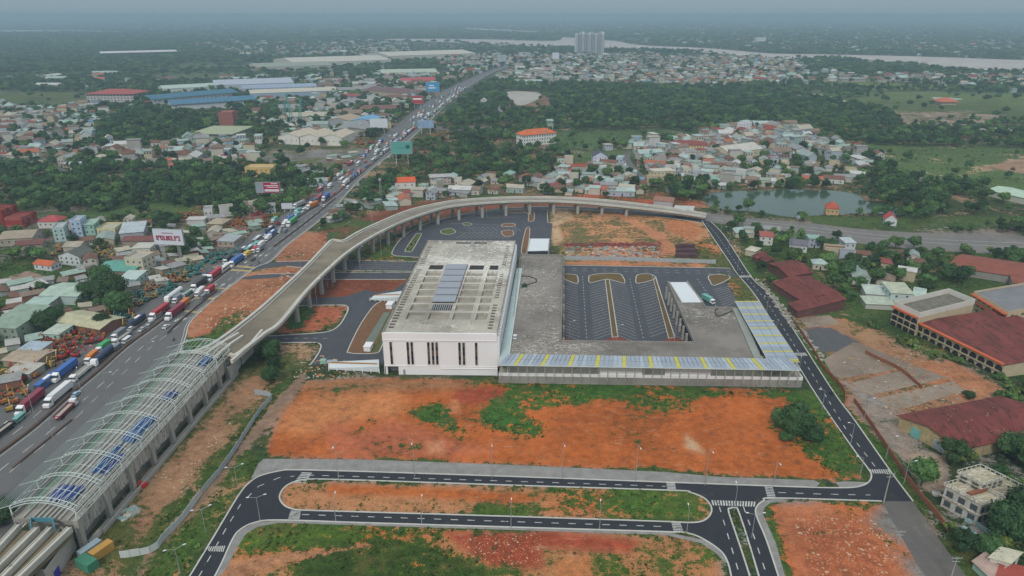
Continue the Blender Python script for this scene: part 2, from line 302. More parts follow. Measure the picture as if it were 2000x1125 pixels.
# (pixels, bare -1..1, soil colour, vegetation colour, feather metres)
LAYERS = [
 ([(-900, 110), (2900, 110), (2900, 215), (-900, 215)], -.55, GREY, (.028, .05, .022), 60),
 ([(-900, 215), (2900, 215), (2900, 700), (-900, 700)], -.35, DIRT, (.035, .062, .02), 30),
 # left settlement
 ([(-300, 420), (200, 400), (430, 415), (610, 390), (440, 500), (200, 620), (-300, 900)], -.05, (.16, .13, .11), (.055, .095, .028), 8),
 ([(-60, 515), (60, 512), (190, 535), (250, 565), (150, 600), (-60, 610)], -.75, GREY, G1, 5),
 ([(-10, 545), (60, 530), (100, 545), (110, 560), (60, 580), (-10, 575)], .7, (.3, .2, .15), G1, 2),
 ([(250, 385), (330, 390), (420, 420), (330, 425), (200, 432), (130, 425)], -.8, DIRT, (.065, .12, .032), 5),
 ([(520, 295), (700, 290), (760, 290), (700, 330), (600, 335), (500, 315)], .2, GREY, GB, 8),
 # fields upper left and right
 ([(-300, 120), (330, 115), (560, 140), (420, 165), (200, 150), (-300, 160)], -.8, GREY, (.07, .1, .035), 25),
 ([(-300, 175), (160, 180), (300, 205), (100, 215), (-300, 200)], -.7, GREY, (.08, .11, .03), 15),
 ([(1560, 160), (1700, 158), (1900, 172), (1700, 176)], -.9, GREY, (.13, .17, .04), 15),
 ([(1550, 180), (1800, 178), (2300, 190), (2300, 235), (1760, 240), (1660, 205)], -.8, GREY, GF, 20),
 ([(1710, 218), (1900, 218), (1960, 225), (1940, 245), (1760, 246)], .1, (.3, .23, .17), GB, 8),
 ([(1650, 280), (1800, 285), (2000, 290), (2300, 330), (2300, 480), (1940, 370), (1800, 350), (1700, 300)], -.8, PALE, (.07, .118, .032), 8),
 ([(1900, 330), (1960, 315), (2010, 305), (2010, 340), (1960, 335)], .6, (.33, .2, .13), GF, 3),
 ([(1060, 255), (1300, 250), (1400, 262), (1380, 275), (1200, 285), (1080, 300)], -.85, GREY, (.055, .1, .032), 12),
 ([(1090, 300), (1220, 290), (1260, 305), (1130, 322)], -.85, GREY, (.075, .12, .035), 6),
 ([(1085, 320), (1150, 315), (1180, 328), (1110, 342)], .6, RED, G2, 4),
 ([(980, 178), (1050, 178), (1080, 200), (1060, 220), (1000, 215)], .35, (.25, .13, .09), GB, 8),
 ([(1370, 410), (1480, 425), (1700, 445), (2000, 452), (2300, 455), (2300, 520), (2000, 505), (1700, 470), (1400, 425)], .45, (.2, .18, .165), G2, 4),
 ([(1540, 420), (1700, 425), (1980, 420), (2000, 445), (1760, 450), (1600, 438)], -.9, GREY, (.075, .125, .03), 4),
 # under and beyond the viaduct
 ([(690, 430), (800, 395), (1000, 380), (1300, 395), (1300, 412), (1000, 405), (850, 425), (720, 470)], .55, REDB, G2, 4),
 ([(1100, 380), (1330, 375), (1380, 400), (1300, 412), (1050, 395)], .1, RED, G2, 4),
 # red verge plots between highway and viaduct
 ([(530, 500), (545, 478), (590, 455), (640, 452), (640, 490), (600, 512), (545, 514)], .9, (.36, .15, .08), G2, 2),
 ([(620, 440), (700, 425), (760, 440), (690, 480), (640, 470)], -.4, (.2, .05, .03), G2, 3),
 ([(480, 535), (560, 520), (610, 520), (600, 545), (560, 590), (500, 640), (440, 660), (380, 668), (360, 640), (375, 620), (430, 575)], .8, (.38, .16, .08), G2, 2),
 ([(400, 655), (440, 620), (470, 615), (460, 640), (430, 668)], -.3, RED, G1, 3),
 ([(362, 660), (400, 655), (430, 658), (400, 680), (362, 682)], -.9, RED, G1, 2),
 # under viaduct to terminal
 ([(560, 545), (700, 540), (800, 545), (770, 570), (600, 592), (540, 600)], .95, (.2, .055, .025), G2, 2),
 ([(660, 485), (750, 478), (800, 503), (700, 508)], -.3, OR, G1, 2),
 ([(560, 600), (670, 598), (675, 606), (660, 628), (620, 648), (545, 652)], .5, (.42, .12, .06), G1, 1),
 ([(560, 605), (605, 600), (620, 606), (590, 640), (560, 642)], -.8, RED, (.05, .13, .03), 2),
 ([(540, 672), (605, 673), (614, 678), (612, 690), (600, 720), (560, 720), (540, 700)], .45, (.38, .24, .14), G2, 2),
 # station yard, dirt tracks
 ([(100, 1130), (200, 1030), (330, 880), (450, 745), (520, 690), (570, 700), (560, 790), (480, 880), (400, 1000), (300, 1140), (60, 1200)], .25, (.3, .17, .09), (.09, .1, .03), 3),
 ([(250, 1000), (330, 900), (420, 800), (500, 730), (520, 740), (440, 840), (350, 960), (270, 1060)], .75, (.33, .18, .1), G2, 2),
 ([(150, 1100), (240, 990), (300, 900), (380, 810), (450, 745), (480, 730), (400, 820), (310, 930), (240, 1040), (200, 1100)], -.2, (.22, .15, .08), (.08, .09, .025), 2),
 ([(520, 770), (560, 740), (575, 745), (500, 850), (400, 970), (280, 1120), (230, 1150), (330, 1000), (450, 860)], -.55, DIRT, (.04, .085, .015), 1.5),
 ([(590, 725), (600, 735), (560, 790), (480, 880), (400, 980), (330, 1060), (270, 1140), (240, 1140), (330, 1030), (420, 930), (500, 830), (560, 760)], .95, (.24, .16, .11), G2, 1.2),
 ([(500, 890), (510, 900), (480, 960), (420, 1040), (370, 1125), (340, 1180), (260, 1150), (340, 1050), (420, 970), (470, 900)], -.5, (.32, .17, .07), (.06, .11, .02), 2),
 # the big orange field
 ([(520, 870), (560, 800), (600, 745), (750, 738), (970, 742), (1565, 762), (1600, 760), (1690, 935), (1620, 940), (1300, 918), (700, 895), (520, 892)], 1.0, OR, G1, 1.5),
 ([(560, 800), (620, 760), (780, 770), (800, 800), (740, 830), (600, 850), (540, 840)], .95, OR2, G1, 6),
 ([(600, 745), (760, 740), (960, 745), (900, 760), (700, 765), (590, 760)], .45, (.3, .15, .07), G2, 2),
 ([(640, 830), (760, 820), (900, 860), (960, 880), (860, 895), (650, 890)], .95, (.45, .13, .06), G1, 5),
 ([(895, 760), (990, 757), (985, 775), (960, 785), (910, 790), (880, 780)], 1.2, RED, G1, 2),
 ([(835, 865), (868, 860), (870, 885), (835, 888)], 1.2, (.6, .24, .12), G1, 1),
 ([(870, 790), (895, 780), (900, 805), (870, 808)], 1.2, (.6, .24, .1), G1, 1),
 ([(950, 745), (1100, 742), (1280, 750), (1440, 765), (1560, 770), (1540, 780), (1350, 775), (1240, 768), (1170, 785), (1080, 800), (1040, 812), (1070, 835), (1060, 855), (1000, 855), (945, 835), (935, 800), (985, 775), (990, 760)], -.75, OR, (.045, .12, .02), 2),
 ([(800, 800), (850, 780), (880, 795), (870, 815), (900, 830), (930, 845), (895, 868), (885, 850), (840, 825), (790, 808)], -.5, OR, (.045, .12, .02), 2),
 ([(1190, 770), (1280, 765), (1350, 785), (1365, 805), (1330, 808), (1260, 795)], -.45, OR, G1, 2),
 ([(720, 812), (740, 820), (730, 835), (680, 850), (690, 832)], -.25, OR, G1, 2),
 ([(780, 868), (820, 865), (825, 876), (785, 878)], -.2, OR, G1, 1),
 ([(1470, 770), (1600, 770), (1640, 830), (1700, 935), (1640, 935), (1560, 880), (1490, 830), (1520, 800)], -.75, OR, (.05, .11, .02), 2),
 ([(1530, 775), (1580, 790), (1590, 805), (1520, 800), (1440, 780)], .8, OR, G1, 3),
 ([(1340, 850), (1360, 865), (1375, 885), (1340, 875)], 1.2, PALE, G1, 2),
 ([(560, 893), (700, 896), (1000, 903), (1300, 916), (1610, 935), (1600, 943), (1300, 926), (1000, 910), (620, 900)], -.2, OR, G2, 1),
 # oval island and lower fields
 ([(545, 940), (1390, 955), (1390, 1020), (545, 1000)], .12, (.4, .18, .08), (.07, .12, .02), 1),
 ([(640, 945), (900, 955), (1080, 970), (1000, 985), (800, 968), (640, 965)], .7, OR, G2, 2),
 ([(1100, 965), (1300, 965), (1330, 990), (1200, 1005), (1080, 995)], -.5, OR, (.06, .13, .02), 3),
 ([(400, 1135), (450, 1040), (540, 1020), (700, 1024), (1335, 1045), (1400, 1070), (1430, 1200), (300, 1250)], .1, (.38, .17, .07), (.08, .13, .02), 1),
 ([(450, 1040), (700, 1026), (900, 1040), (700, 1065), (480, 1080)], -.5, OR, (.08, .14, .02), 2),
 ([(600, 1070), (740, 1055), (860, 1070), (940, 1105), (960, 1180), (560, 1180)], -.9, OR, (.045, .085, .015), 2),
 ([(870, 1040), (1080, 1036), (1250, 1055), (1230, 1080), (1060, 1070), (1060, 1110), (960, 1105), (900, 1070)], 1.0, RED, G2, 2),
 ([(440, 1100), (560, 1080), (720, 1060), (730, 1066), (560, 1100), (430, 1140)], .7, (.42, .2, .1), G2, 1.5),
 ([(1080, 1095), (1150, 1085), (1160, 1130), (1100, 1150)], .8, OR2, G2, 2),
 ([(1500, 985), (1700, 980), (1760, 990), (1880, 1180), (1530, 1180)], .9, (.44, .16, .07), G2, 1.5),
 ([(1540, 1010), (1680, 1010), (1760, 1080), (1740, 1150), (1560, 1150)], 1.0, (.4, .12, .05), G2, 6),
 ([(1490, 985), (1510, 980), (1520, 1040), (1560, 1140), (1530, 1140), (1500, 1050)], -.6, OR, G1, 1),
 ([(1600, 978), (1720, 980), (1735, 992), (1650, 1000)], -.6, OR, G1, 1.5),
 ([(1720, 985), (1790, 985), (1900, 1140), (1800, 1150), (1700, 1020)], 1.1, (.2, .19, .175), G2, 3),
 ([(1715, 1040), (1760, 1060), (1790, 1085), (1770, 1090), (1720, 1060)], -.5, OR, G1, 1.5),
 # right of the road
 ([(1450, 500), (1620, 720), (1790, 970), (1920, 1150), (1880, 1150), (1600, 730), (1440, 520)], -.85, OR, (.045, .1, .018), 1.2),
 ([(1760, 960), (1860, 1000), (1960, 1130), (2100, 1250), (1900, 1160), (1800, 1020)], -.4, GREY, (.05, .08, .02), 2),
 ([(1550, 615), (1640, 612), (1760, 680), (1960, 750), (1920, 800), (1760, 850), (1660, 790), (1620, 720)], .35, (.3, .15, .08), G2, 2),
 ([(1650, 610), (1740, 660), (1700, 690), (1620, 640)], .55, (.34, .19, .1), G2, 3),
 ([(1570, 640), (1620, 640), (1680, 668), (1640, 690), (1590, 680)], 1.2, (.1, .1, .11), G2, 1),
 ([(1790, 705), (1860, 705), (1960, 760), (1900, 785), (1790, 735)], .8, (.4, .17, .08), G2, 2),
 ([(1650, 790), (1700, 770), (1760, 810), (1800, 880), (1850, 930), (1790, 930), (1700, 850)], .5, (.27, .22, .18), G1, 2),
 ([(1760, 880), (1850, 890), (1850, 960), (1800, 960)], .9, (.36, .27, .2), G1, 2),
 ([(1640, 740), (1700, 770), (1760, 800), (1740, 800), (1680, 780)], .9, (.28, .25, .22), G1, 1),
 ([(1440, 470), (1700, 440), (2100, 500), (2100, 620), (1740, 620), (1560, 610)], -.75, DIRT, (.05, .095, .022), 6),
 ([(1620, 615), (1740, 650), (1960, 730), (2100, 790), (2100, 760), (1900, 690), (1750, 630)], -.9, OR, (.03, .06, .015), 2),
 # plot beyond the bus park
 ([(1073, 408), (1330, 414), (1372, 435), (1425, 520), (1098, 512)], .0, (.45, .22, .1), (.13, .115, .045), 1),
 ([(1073, 408), (1110, 408), (1120, 425), (1090, 440), (1100, 470), (1080, 480)], .8, PALE, GB, 2),
 ([(1190, 415), (1215, 415), (1260, 440), (1300, 460), (1325, 495), (1290, 500), (1280, 465), (1240, 440)], 1.1, (.5, .21, .1), GB, 1.5),
 ([(1300, 430), (1350, 430), (1375, 450), (1350, 470), (1300, 450)], .7, (.45, .17, .07), GB, 2),
 ([(1100, 474), (1280, 474), (1290, 482), (1200, 484), (1100, 482)], .9, (.25, .06, .04), GB, 1),
 ([(1160, 490), (1300, 492), (1300, 502), (1160, 502)], .9, (.5, .2, .1), GB, 1),
 ([(1098, 510), (1300, 512), (1380, 517), (1370, 523), (1098, 519)], .7, (.5, .2, .09), GB, 1),
 ([(1380, 470), (1410, 500), (1425, 525), (1350, 510), (1350, 480)], -.5, OR, GB, 3),
 ([(1420, 540), (1470, 540), (1500, 590), (1450, 590)], -.5, OR, GB, 1),
]
def sdf(X, Y, poly):
    "signed distance, positive inside"
    px = np.array(poly); n = len(px); d = np.full(X.shape, 1e18); ins = np.zeros(X.shape, bool)
    for i in range(n):
        ax, ay = px[i]; bx, by = px[(i + 1) % n]; ex, ey = bx - ax, by - ay
        wx, wy = X - ax, Y - ay; t = np.clip((wx * ex + wy * ey) / (ex * ex + ey * ey + 1e-9), 0, 1)
        d = np.minimum(d, (wx - ex * t) ** 2 + (wy - ey * t) ** 2)
        c = ((ay > Y) != (by > Y)) & (X < (bx - ax) * (Y - ay) / (by - ay + 1e-12) + ax); ins ^= c
    return np.where(ins, 1, -1) * np.sqrt(d)
LW = [(PP(l[0]),) + l[1:4] + (l[4] * 2.6 if l[4] <= 6 and -.8 < l[1] < .65 else l[4],) for l in LAYERS]
def cover(X, Y, want_col=True):
    bare = np.full(X.shape, -.5); sc_ = np.zeros(X.shape + (3,)) + GREY; vc = np.zeros(X.shape + (3,)) + (.03, .055, .025)
    for poly, b, s, v, f in LW:
        a = np.array(poly); x0, y0 = a.min(0) - 3 * f; x1, y1 = a.max(0) + 3 * f
        k = np.nonzero((X > x0) & (X < x1) & (Y > y0) & (Y < y1))[0]
        if len(k) == 0: continue
        t = np.clip((sdf(X[k], Y[k], poly) + f) / (2 * f), 0, 1); t = t * t * (3 - 2 * t)
        bare[k] += (b - bare[k]) * t; sc_[k] += (np.array(s) - sc_[k]) * t[:, None]; vc[k] += (np.array(v) - vc[k]) * t[:, None]
    return bare, sc_, vc
R_ = np.concatenate([[1, 40], 80 * (26000 / 80) ** (np.linspace(0, 1, 520))])
A_ = np.radians(np.concatenate([np.arange(-180, -52, 8), np.arange(-52, 52, .22), np.arange(52, 180, 8)]))
nr, na = len(R_), len(A_)
gx = (R_[:, None] * np.sin(A_)[None]).ravel(); gy = (R_[:, None] * np.cos(A_)[None]).ravel()
bare, scol, vcol = cover(gx, gy)
me = bpy.data.meshes.new('ground')
idx = np.arange(nr * na).reshape(nr, na); nxt = np.roll(idx, -1, axis=1)
q = np.stack([idx[:-1], idx[1:], nxt[1:], nxt[:-1]], -1).reshape(-1, 4)[:, ::-1]
inner = idx[0][::-1]
me.vertices.add(nr * na); me.vertices.foreach_set('co', np.stack([gx, gy, np.zeros_like(gx)], 1).ravel())
me.loops.add(q.size); me.loops.foreach_set('vertex_index', q.ravel().astype(np.int32))
me.polygons.add(len(q)); me.polygons.foreach_set('loop_start', np.arange(0, q.size, 4, dtype=np.int32))
me.update(calc_edges=True)
for nm, arr in (('soilcol', scol), ('vegcol', vcol)):
    at = me.attributes.new(nm, 'FLOAT_COLOR', 'POINT'); at.data.foreach_set('color', np.concatenate([arr, np.ones((len(arr), 1))], 1).astype(np.float32).ravel())
at = me.attributes.new('bare', 'FLOAT', 'POINT'); at.data.foreach_set('value', bare.astype(np.float32))
t = NT('land cover')
n1 = t.noise(.035, 8, .62, dist=.6); n2 = t.noise(.35, 6, .68); n3 = t.noise(.0035, 6, .6); nstr = t.noise(.5, 5, .6, t.pos((.35, 1.2, 1)), 1.5); n4 = t.noise(2.2, 4, .7)
e = t.math('ADD', t.math('MULTIPLY', t.math('SUBTRACT', n1, .5), 4.6), t.math('MULTIPLY', t.math('SUBTRACT', n2, .5), 3.6))
e = t.math('ADD', e, t.math('MULTIPLY', t.math('SUBTRACT', n4, .5), 2.0))
k = t.ss(t.math('ADD', t.attr('bare').outputs['Fac'], e), -.12, .12)
soil = t.scale(t.attr('soilcol').outputs['Color'], t.ss(t.math('ADD', t.math('MULTIPLY', n1, .5), t.math('MULTIPLY', n2, .5)), .33, .67, .62, 1.35))
soil = t.mix(t.ss(nstr, .56, .72, 0, .55), soil, (.5, .3, .17)); soil = t.mix(t.ss(t.noise(.12, 7, .75), .52, .68, 0, .65), soil, (.15, .06, .03))
soil = t.scale(soil, t.ss(n4, .3, .7, .68, 1.25)); soil = t.mix(t.ss(t.noise(1.1, 3, .8), .62, .7, 0, .6), soil, (.09, .06, .025))
veg = t.scale(t.attr('vegcol').outputs['Color'], t.ss(t.math('ADD', t.math('MULTIPLY', n2, .55), t.math('MULTIPLY', n3, .45)), .36, .64, .55, 1.5))
veg = t.mix(t.ss(t.noise(.09, 6, .75), .48, .66, 0, .6), veg, (.13, .115, .035)); veg = t.scale(veg, t.ss(n4, .3, .7, .55, 1.4))
t.bump(t.math('ADD', n2, t.math('MULTIPLY', n4, .4)), .6, .5)
mg = t.fin(t.mix(k, veg, soil), .92, .15)
me.materials.append(mg)
ground = tag(obj('ground', me), kind='structure')

# ------------------------------------------------------------------ water
def water(name, px, col, rough=.12, z=.03, smooth=4):
    t = NT(name + ' water'); n = t.noise(.02, 4, .6, t.pos((1, .5, 1)))
    c = t.scale(col, t.ss(n, .3, .7, .85, 1.15)); t.bump(t.noise(.6, 4), .15, .1); m = t.fin(c, rough, .5)
    w_ = cat(PP(px), smooth, True); ROADP.append((w_, [])); b = MB(); b.poly(w_, z=z); return struct(name, b, m)
water('lake', [(1376, 386), (1390, 376), (1450, 373), (1560, 370), (1625, 372), (1675, 380), (1690, 392), (1730, 402), (1770, 412), (1750, 420), (1700, 416), (1650, 418), (1600, 420), (1545, 424), (1480, 414), (1420, 410), (1386, 402)], (.05, .085, .055))
water('river', [(690, 77), (800, 76), (950, 77), (1080, 80), (1100, 73), (1130, 75), (1200, 80), (1250, 88), (1380, 94), (1500, 104), (1600, 106), (1700, 108), (1850, 112), (2000, 117), (2500, 128), (2500, 146), (2000, 141), (1900, 140), (1850, 136), (1800, 128), (1700, 122), (1620, 114), (1500, 113), (1380, 103), (1300, 99), (1200, 97), (1100, 93), (1000, 88), (900, 83), (800, 80)], (.46, .4, .35), .5)
water('far_river', [(-200, 60), (100, 59), (240, 62), (240, 65), (100, 64), (-200, 66)], (.4, .38, .35), .5)
water('far_river_arm', [(915, 55), (960, 57), (1050, 62), (1040, 66), (960, 62), (910, 59)], (.4, .38, .35), .5)
water('pond', [(990, 180), (1010, 178), (1050, 181), (1055, 190), (1030, 203), (1010, 205), (1000, 195), (988, 190)], (.4, .36, .3), .4)
for pl in ([(1555, 185), (1600, 184), (1650, 196), (1640, 199), (1590, 190)], [(1895, 248), (1945, 249), (1990, 252), (1980, 256), (1920, 254)], [(1820, 190), (1860, 191), (1880, 194), (1840, 196)]):
    water('flooded_paddy', pl, (.42, .4, .34), .4, .05)

# ------------------------------------------------------------------ roads
KERB = MB(); MARK = MB(); PAVE = MB()

def road(name, outer, holes=(), z=.02, mat=None, smooth=0):
    ROADP.append((list(outer), [list(h) for h in holes])); b = MB(); b.poly(outer, holes, z); return struct(name, b, mat or m_asp)
def kerb(pts, closed=False, w=.45): KERB.ribbon(pts, w, -.02, .16, closed)
def dashes(pts, L=3., G=4.5, w=.28, z=.045, cont=False):
    if cont: MARK.ribbon(pts, w, z - .004, z); return
    pos = 0; seg = []
    for a, b in zip(pts, pts[1:]):
        a, b = Vector(a[:2]), Vector(b[:2]); l = (b - a).length; d = (b - a) / max(l, 1e-6); s = 0
        while s < l:
            ph = (pos + s) % (L + G)
            if ph < L:
                e_ = min(l, s + L - ph)
                if e_ - s > .3: MARK.ribbon([tuple(a + d * s), tuple(a + d * e_)], w, z - .004, z)
                s = e_ + 1e-4
            else: s += L + G - ph + 1e-4
        pos += l
def zebra(q, n, z=.05, along=True):
    "q: four ground points a,b,c,d; stripes fill between edge ab and edge dc, stepping along ab"
    a, b, c, d = [Vector(p) for p in q]
    for k in range(n):
        t0, t1 = (k + .22) / n, (k + .78) / n
        MARK.face([(*(a + (b - a) * t0), z), (*(a + (b - a) * t1), z), (*(d + (c - d) * t1), z), (*(d + (c - d) * t0), z)])
oval = cat(PP([(700, 938), (620, 936), (595, 937), (570, 943), (553, 955), (546, 972), (555, 987), (574, 995), (600, 997), (700, 1000), (1000, 1009), (1300, 1019), (1345, 1021), (1372, 1018), (1387, 1006), (1389, 990), (1375, 973), (1345, 961), (1315, 958), (1000, 948)]), 5, True)
med = cat(PP([(1423, 1000), (1427, 993), (1436, 992), (1442, 998), (1460, 1052), (1482, 1125), (1500, 1185), (1480, 1185), (1464, 1125), (1443, 1060)]), 4, True)
e_left = cat(PP([(330, 1190), (371, 1125), (413, 1056), (448, 997), (470, 962), (486, 944), (507, 930), (546, 920), (577, 918), (700, 921), (1000, 931), (1300, 942), (1550, 951), (1640, 953), (1675, 951), (1695, 943), (1702, 930), (1695, 915), (1660, 868), (1583, 754), (1482, 587), (1440, 535), (1425, 512), (1384, 451), (1371, 431)]), 4)
e_right = cat(PP([(1388, 433), (1415, 461), (1468, 542), (1510, 584), (1620, 754), (1667, 818), (1741, 923), (1783, 979)]), 4)
e_fieldr = cat(PP([(1722, 979), (1513, 973), (1492, 978), (1478, 990), (1477, 1007), (1496, 1053), (1520, 1125), (1540, 1190)]), 4)
e_low = cat(PP([(1440, 1190), (1428, 1125), (1421, 1098), (1408, 1077), (1377, 1055), (1345, 1042), (1300, 1039), (1000, 1030), (700, 1021), (542, 1016), (497, 1021), (470, 1034), (455, 1052), (434, 1098), (420, 1125), (385, 1190)]), 4)
road('front_road', e_left + e_right + e_fieldr + e_low, [oval, med], .02, m_asp_new)
for l, c in ((oval, True), (med, True), (e_left, False), (e_right, False), (e_fieldr, False), (e_low, False)): kerb(l, c)
# gravel pavements beside the front road
m_grav = M('gravel pavement', (.25, .24, .225), var=.35, s1=.3, s2=3, dirt=(.12, .11, .1), dth=.6)
def strip(name, px, z=.012, mat=None, sm=3):
    w_ = cat(PP(px), sm, True) if sm > 1 else PP(px); ROADP.append((w_, [])); b = MB(); b.poly(w_, z=z); return struct(name, b, mat or m_grav)
strip('gravel_pavement', [(505, 905), (515, 896), (700, 897), (1000, 908), (1300, 922), (1400, 931), (1590, 938), (1602, 944), (1595, 950), (1550, 951), (1300, 942), (1000, 931), (700, 921), (577, 918), (507, 929), (490, 935)], sm=1)
strip('gravel_pavement', [(1632, 942), (1650, 940), (1695, 942), (1675, 951), (1640, 952)], sm=1)
strip('gravel_pavement', [(1513, 973), (1492, 978), (1478, 990), (1477, 1007), (1496, 1053), (1520, 1125), (1533, 1160), (1543, 1160), (1515, 1060), (1490, 1005), (1492, 992), (1505, 982), (1540, 978)], sm=1)
strip('gravel_pavement', [(434, 1098), (455, 1052), (470, 1034), (497, 1021), (542, 1016), (700, 1021), (1000, 1030), (1300, 1039), (1377, 1055), (1408, 1077), (1421, 1098), (1417, 1100), (1398, 1080), (1370, 1061), (1300, 1045), (1000, 1035), (700, 1026), (545, 1021), (503, 1029), (480, 1043), (460, 1075), (442, 1110), (430, 1125), (420, 1125)], z=.014, sm=1)
# lane dashes of the front road
dashes(PP([(350, 1190), (395, 1115), (440, 1035), (470, 985), (505, 950), (545, 933), (575, 930)]), 2.4, 3)
dashes(PP([(600, 928), (1000, 940), (1300, 950)]), 2.2, 2.8)
dashes(PP([(590, 1005), (1000, 1019), (1310, 1029)]), 2.2, 2.8)
dashes(PP([(1520, 962), (1600, 965), (1700, 967)]), 2.4, 3)
dashes(PP([(1405, 990), (1420, 1040), (1445, 1125), (1458, 1180)]), 2.4, 3.4)
dashes(PP([(1452, 990), (1470, 1040), (1498, 1125), (1512, 1180)]), 2.4, 3.4)
dashes(PP([(1380, 436), (1400, 458), (1452, 536), (1495, 585), (1600, 752), (1650, 835), (1712, 915)]), 2.4, 3.2)
zebra(PP([(590, 922), (574, 943), (596, 944), (610, 923)]), 7); zebra(PP([(568, 997), (562, 1014), (585, 1015), (588, 998)]), 7)
zebra(PP([(1301, 942), (1304, 959), (1321, 959), (1318, 943)]), 6); zebra(PP([(1311, 1020), (1316, 1039), (1335, 1040), (1329, 1021)]), 6)
zebra(PP([(1493, 950), (1499, 973), (1516, 974), (1509, 951)]), 7); zebra(PP([(1388, 977), (1477, 980), (1475, 990), (1391, 987)]), 16)
zebra(PP([(1697, 917), (1736, 917), (1741, 925), (1700, 925)]), 9); zebra(PP([(1548, 689), (1573, 689), (1578, 695), (1551, 695)]), 8)
zebra(PP([(1443, 538), (1468, 538), (1470, 542), (1445, 542)]), 8); zebra(PP([(402, 1068), (441, 1066), (437, 1078), (408, 1077)]), 9)
# ring road and coach park
isl = {'a': [(812, 458), (818, 457), (823, 458), (805, 490), (797, 491), (791, 489)], 'b': [(862, 450), (880, 446), (890, 453), (878, 458), (863, 456)], 'c': [(903, 437), (912, 435), (922, 438), (912, 441)],
       'd': [(1027, 448), (1035, 448), (1029, 492), (1018, 492)], 'e': [(990, 412), (1020, 409), (1041, 412), (1043, 430), (1032, 432), (1030, 416), (995, 416)], 'f': [(985, 437), (1004, 437), (1004, 442), (980, 442)], 'g': [(980, 452), (1000, 450), (1002, 460), (985, 461)]}
islw = {k_: cat(PP(v_), 3, True) for k_, v_ in isl.items()}
ring_out = cat(PP([(820, 503), (790, 501), (770, 499), (766, 492), (781, 469), (805, 450), (835, 436), (870, 427), (924, 415), (1000, 406), (1100, 403), (1250, 411), (1340, 421), (1378, 430)]), 4)
ring_in = cat(PP([(1372, 436), (1330, 429), (1250, 419), (1160, 411), (1085, 407), (1072, 409), (1069, 414), (1070, 435)]), 4) + PP([(1079, 436), (1076, 470), (1076, 500), (1000, 500), (820, 510)])
road('coach_park', ring_out + ring_in, list(islw.values()), .024, m_asp)
for v_ in islw.values(): kerb(v_, True, .4)
kerb(ring_out); kerb(ring_in[:-4])
m_verge = M('brown verge soil', (.2, .09, .045), var=.35, s1=.4, s2=3, dirt=(.07, .08, .03), dth=.5)
m_turf = M('rough turf', (.09, .11, .03), var=.35, s1=.3, s2=3, dirt=(.2, .12, .06), dth=.58)
for k_, v_ in islw.items():
    b = MB(); b.poly(v_, z=.06); struct('verge', b, m_turf if k_ in 'abc' else m_verge)
for a_, b_ in (((900, 455), (990, 453)), ((880, 436), (985, 440)), ((930, 425), (1020, 424))):
    dashes(PP([a_, b_]), cont=True, w=.25, z=.05)
for k in range(12):
    x0 = 905 + k * 9; dashes(PP([(x0, 442), (x0 + 14, 452)]), cont=True, w=.18, z=.05); dashes(PP([(x0 + 4, 455), (x0 - 14, 466)]), cont=True, w=.18, z=.05)
# link roads left of the terminal
road('link_road', PP([(470, 532), (490, 517), (540, 512), (660, 509), (820, 512), (808, 529), (640, 527), (560, 519), (520, 524)]), (), .028, m_asp)
road('link_road', PP([(452, 546), (500, 537), (540, 535), (650, 533), (805, 533), (792, 545), (650, 545), (560, 540), (505, 545)]), (), .03, m_asp)
for l_ in ([(540, 511), (660, 508), (820, 511)], [(560, 520), (640, 528), (806, 530)], [(505, 536), (650, 532), (804, 532)], [(560, 541), (650, 546), (792, 546)]): kerb(PP(l_))
for r_ in range(4):
    for k in range(22): dashes(PP([(676 + k * 6 - r_, 513 + r_ * 4), (680 + k * 6 - r_, 513.6 + r_ * 4)]), cont=True, w=.2, z=.05)
fore = cat(PP([(520, 602), (600, 597), (660, 596), (675, 597), (680, 604), (672, 622), (660, 638), (640, 648), (600, 652), (520, 657)]), 4)
fore2 = cat(PP([(520, 670), (600, 669), (620, 670), (627, 676), (622, 690), (612, 705), (606, 713)]), 4)
strip_i = cat(PP([(737, 592), (770, 591), (757, 640), (744, 681), (733, 690), (700, 691), (682, 689), (680, 683), (706, 631)]), 3, True)
road('forecourt', fore + fore2 + PP([(748, 713), (749, 700), (785, 572), (800, 545), (770, 566), (735, 571), (712, 566), (676, 579), (600, 583), (520, 590)]), [strip_i], .026, m_asp)
kerb(fore, w=.6); kerb(fore2, w=.6); kerb(strip_i, True)
b = MB(); b.poly(strip_i, z=.05); struct('verge', b, m_verge)
b = MB(); b.poly(PP([(750, 610), (761, 610), (729, 672), (712, 671)]), z=.09); struct('garden_path', b, M('green grey paving', (.16, .19, .16), var=.15))
b = MB(); b.poly(PP([(757, 612), (767, 608), (757, 640), (744, 680), (735, 688), (722, 688), (726, 676), (735, 672)]), z=.07); struct('lawn', b, m_turf)
dashes(PP([(555, 661), (640, 661)]), 2, 2.5)
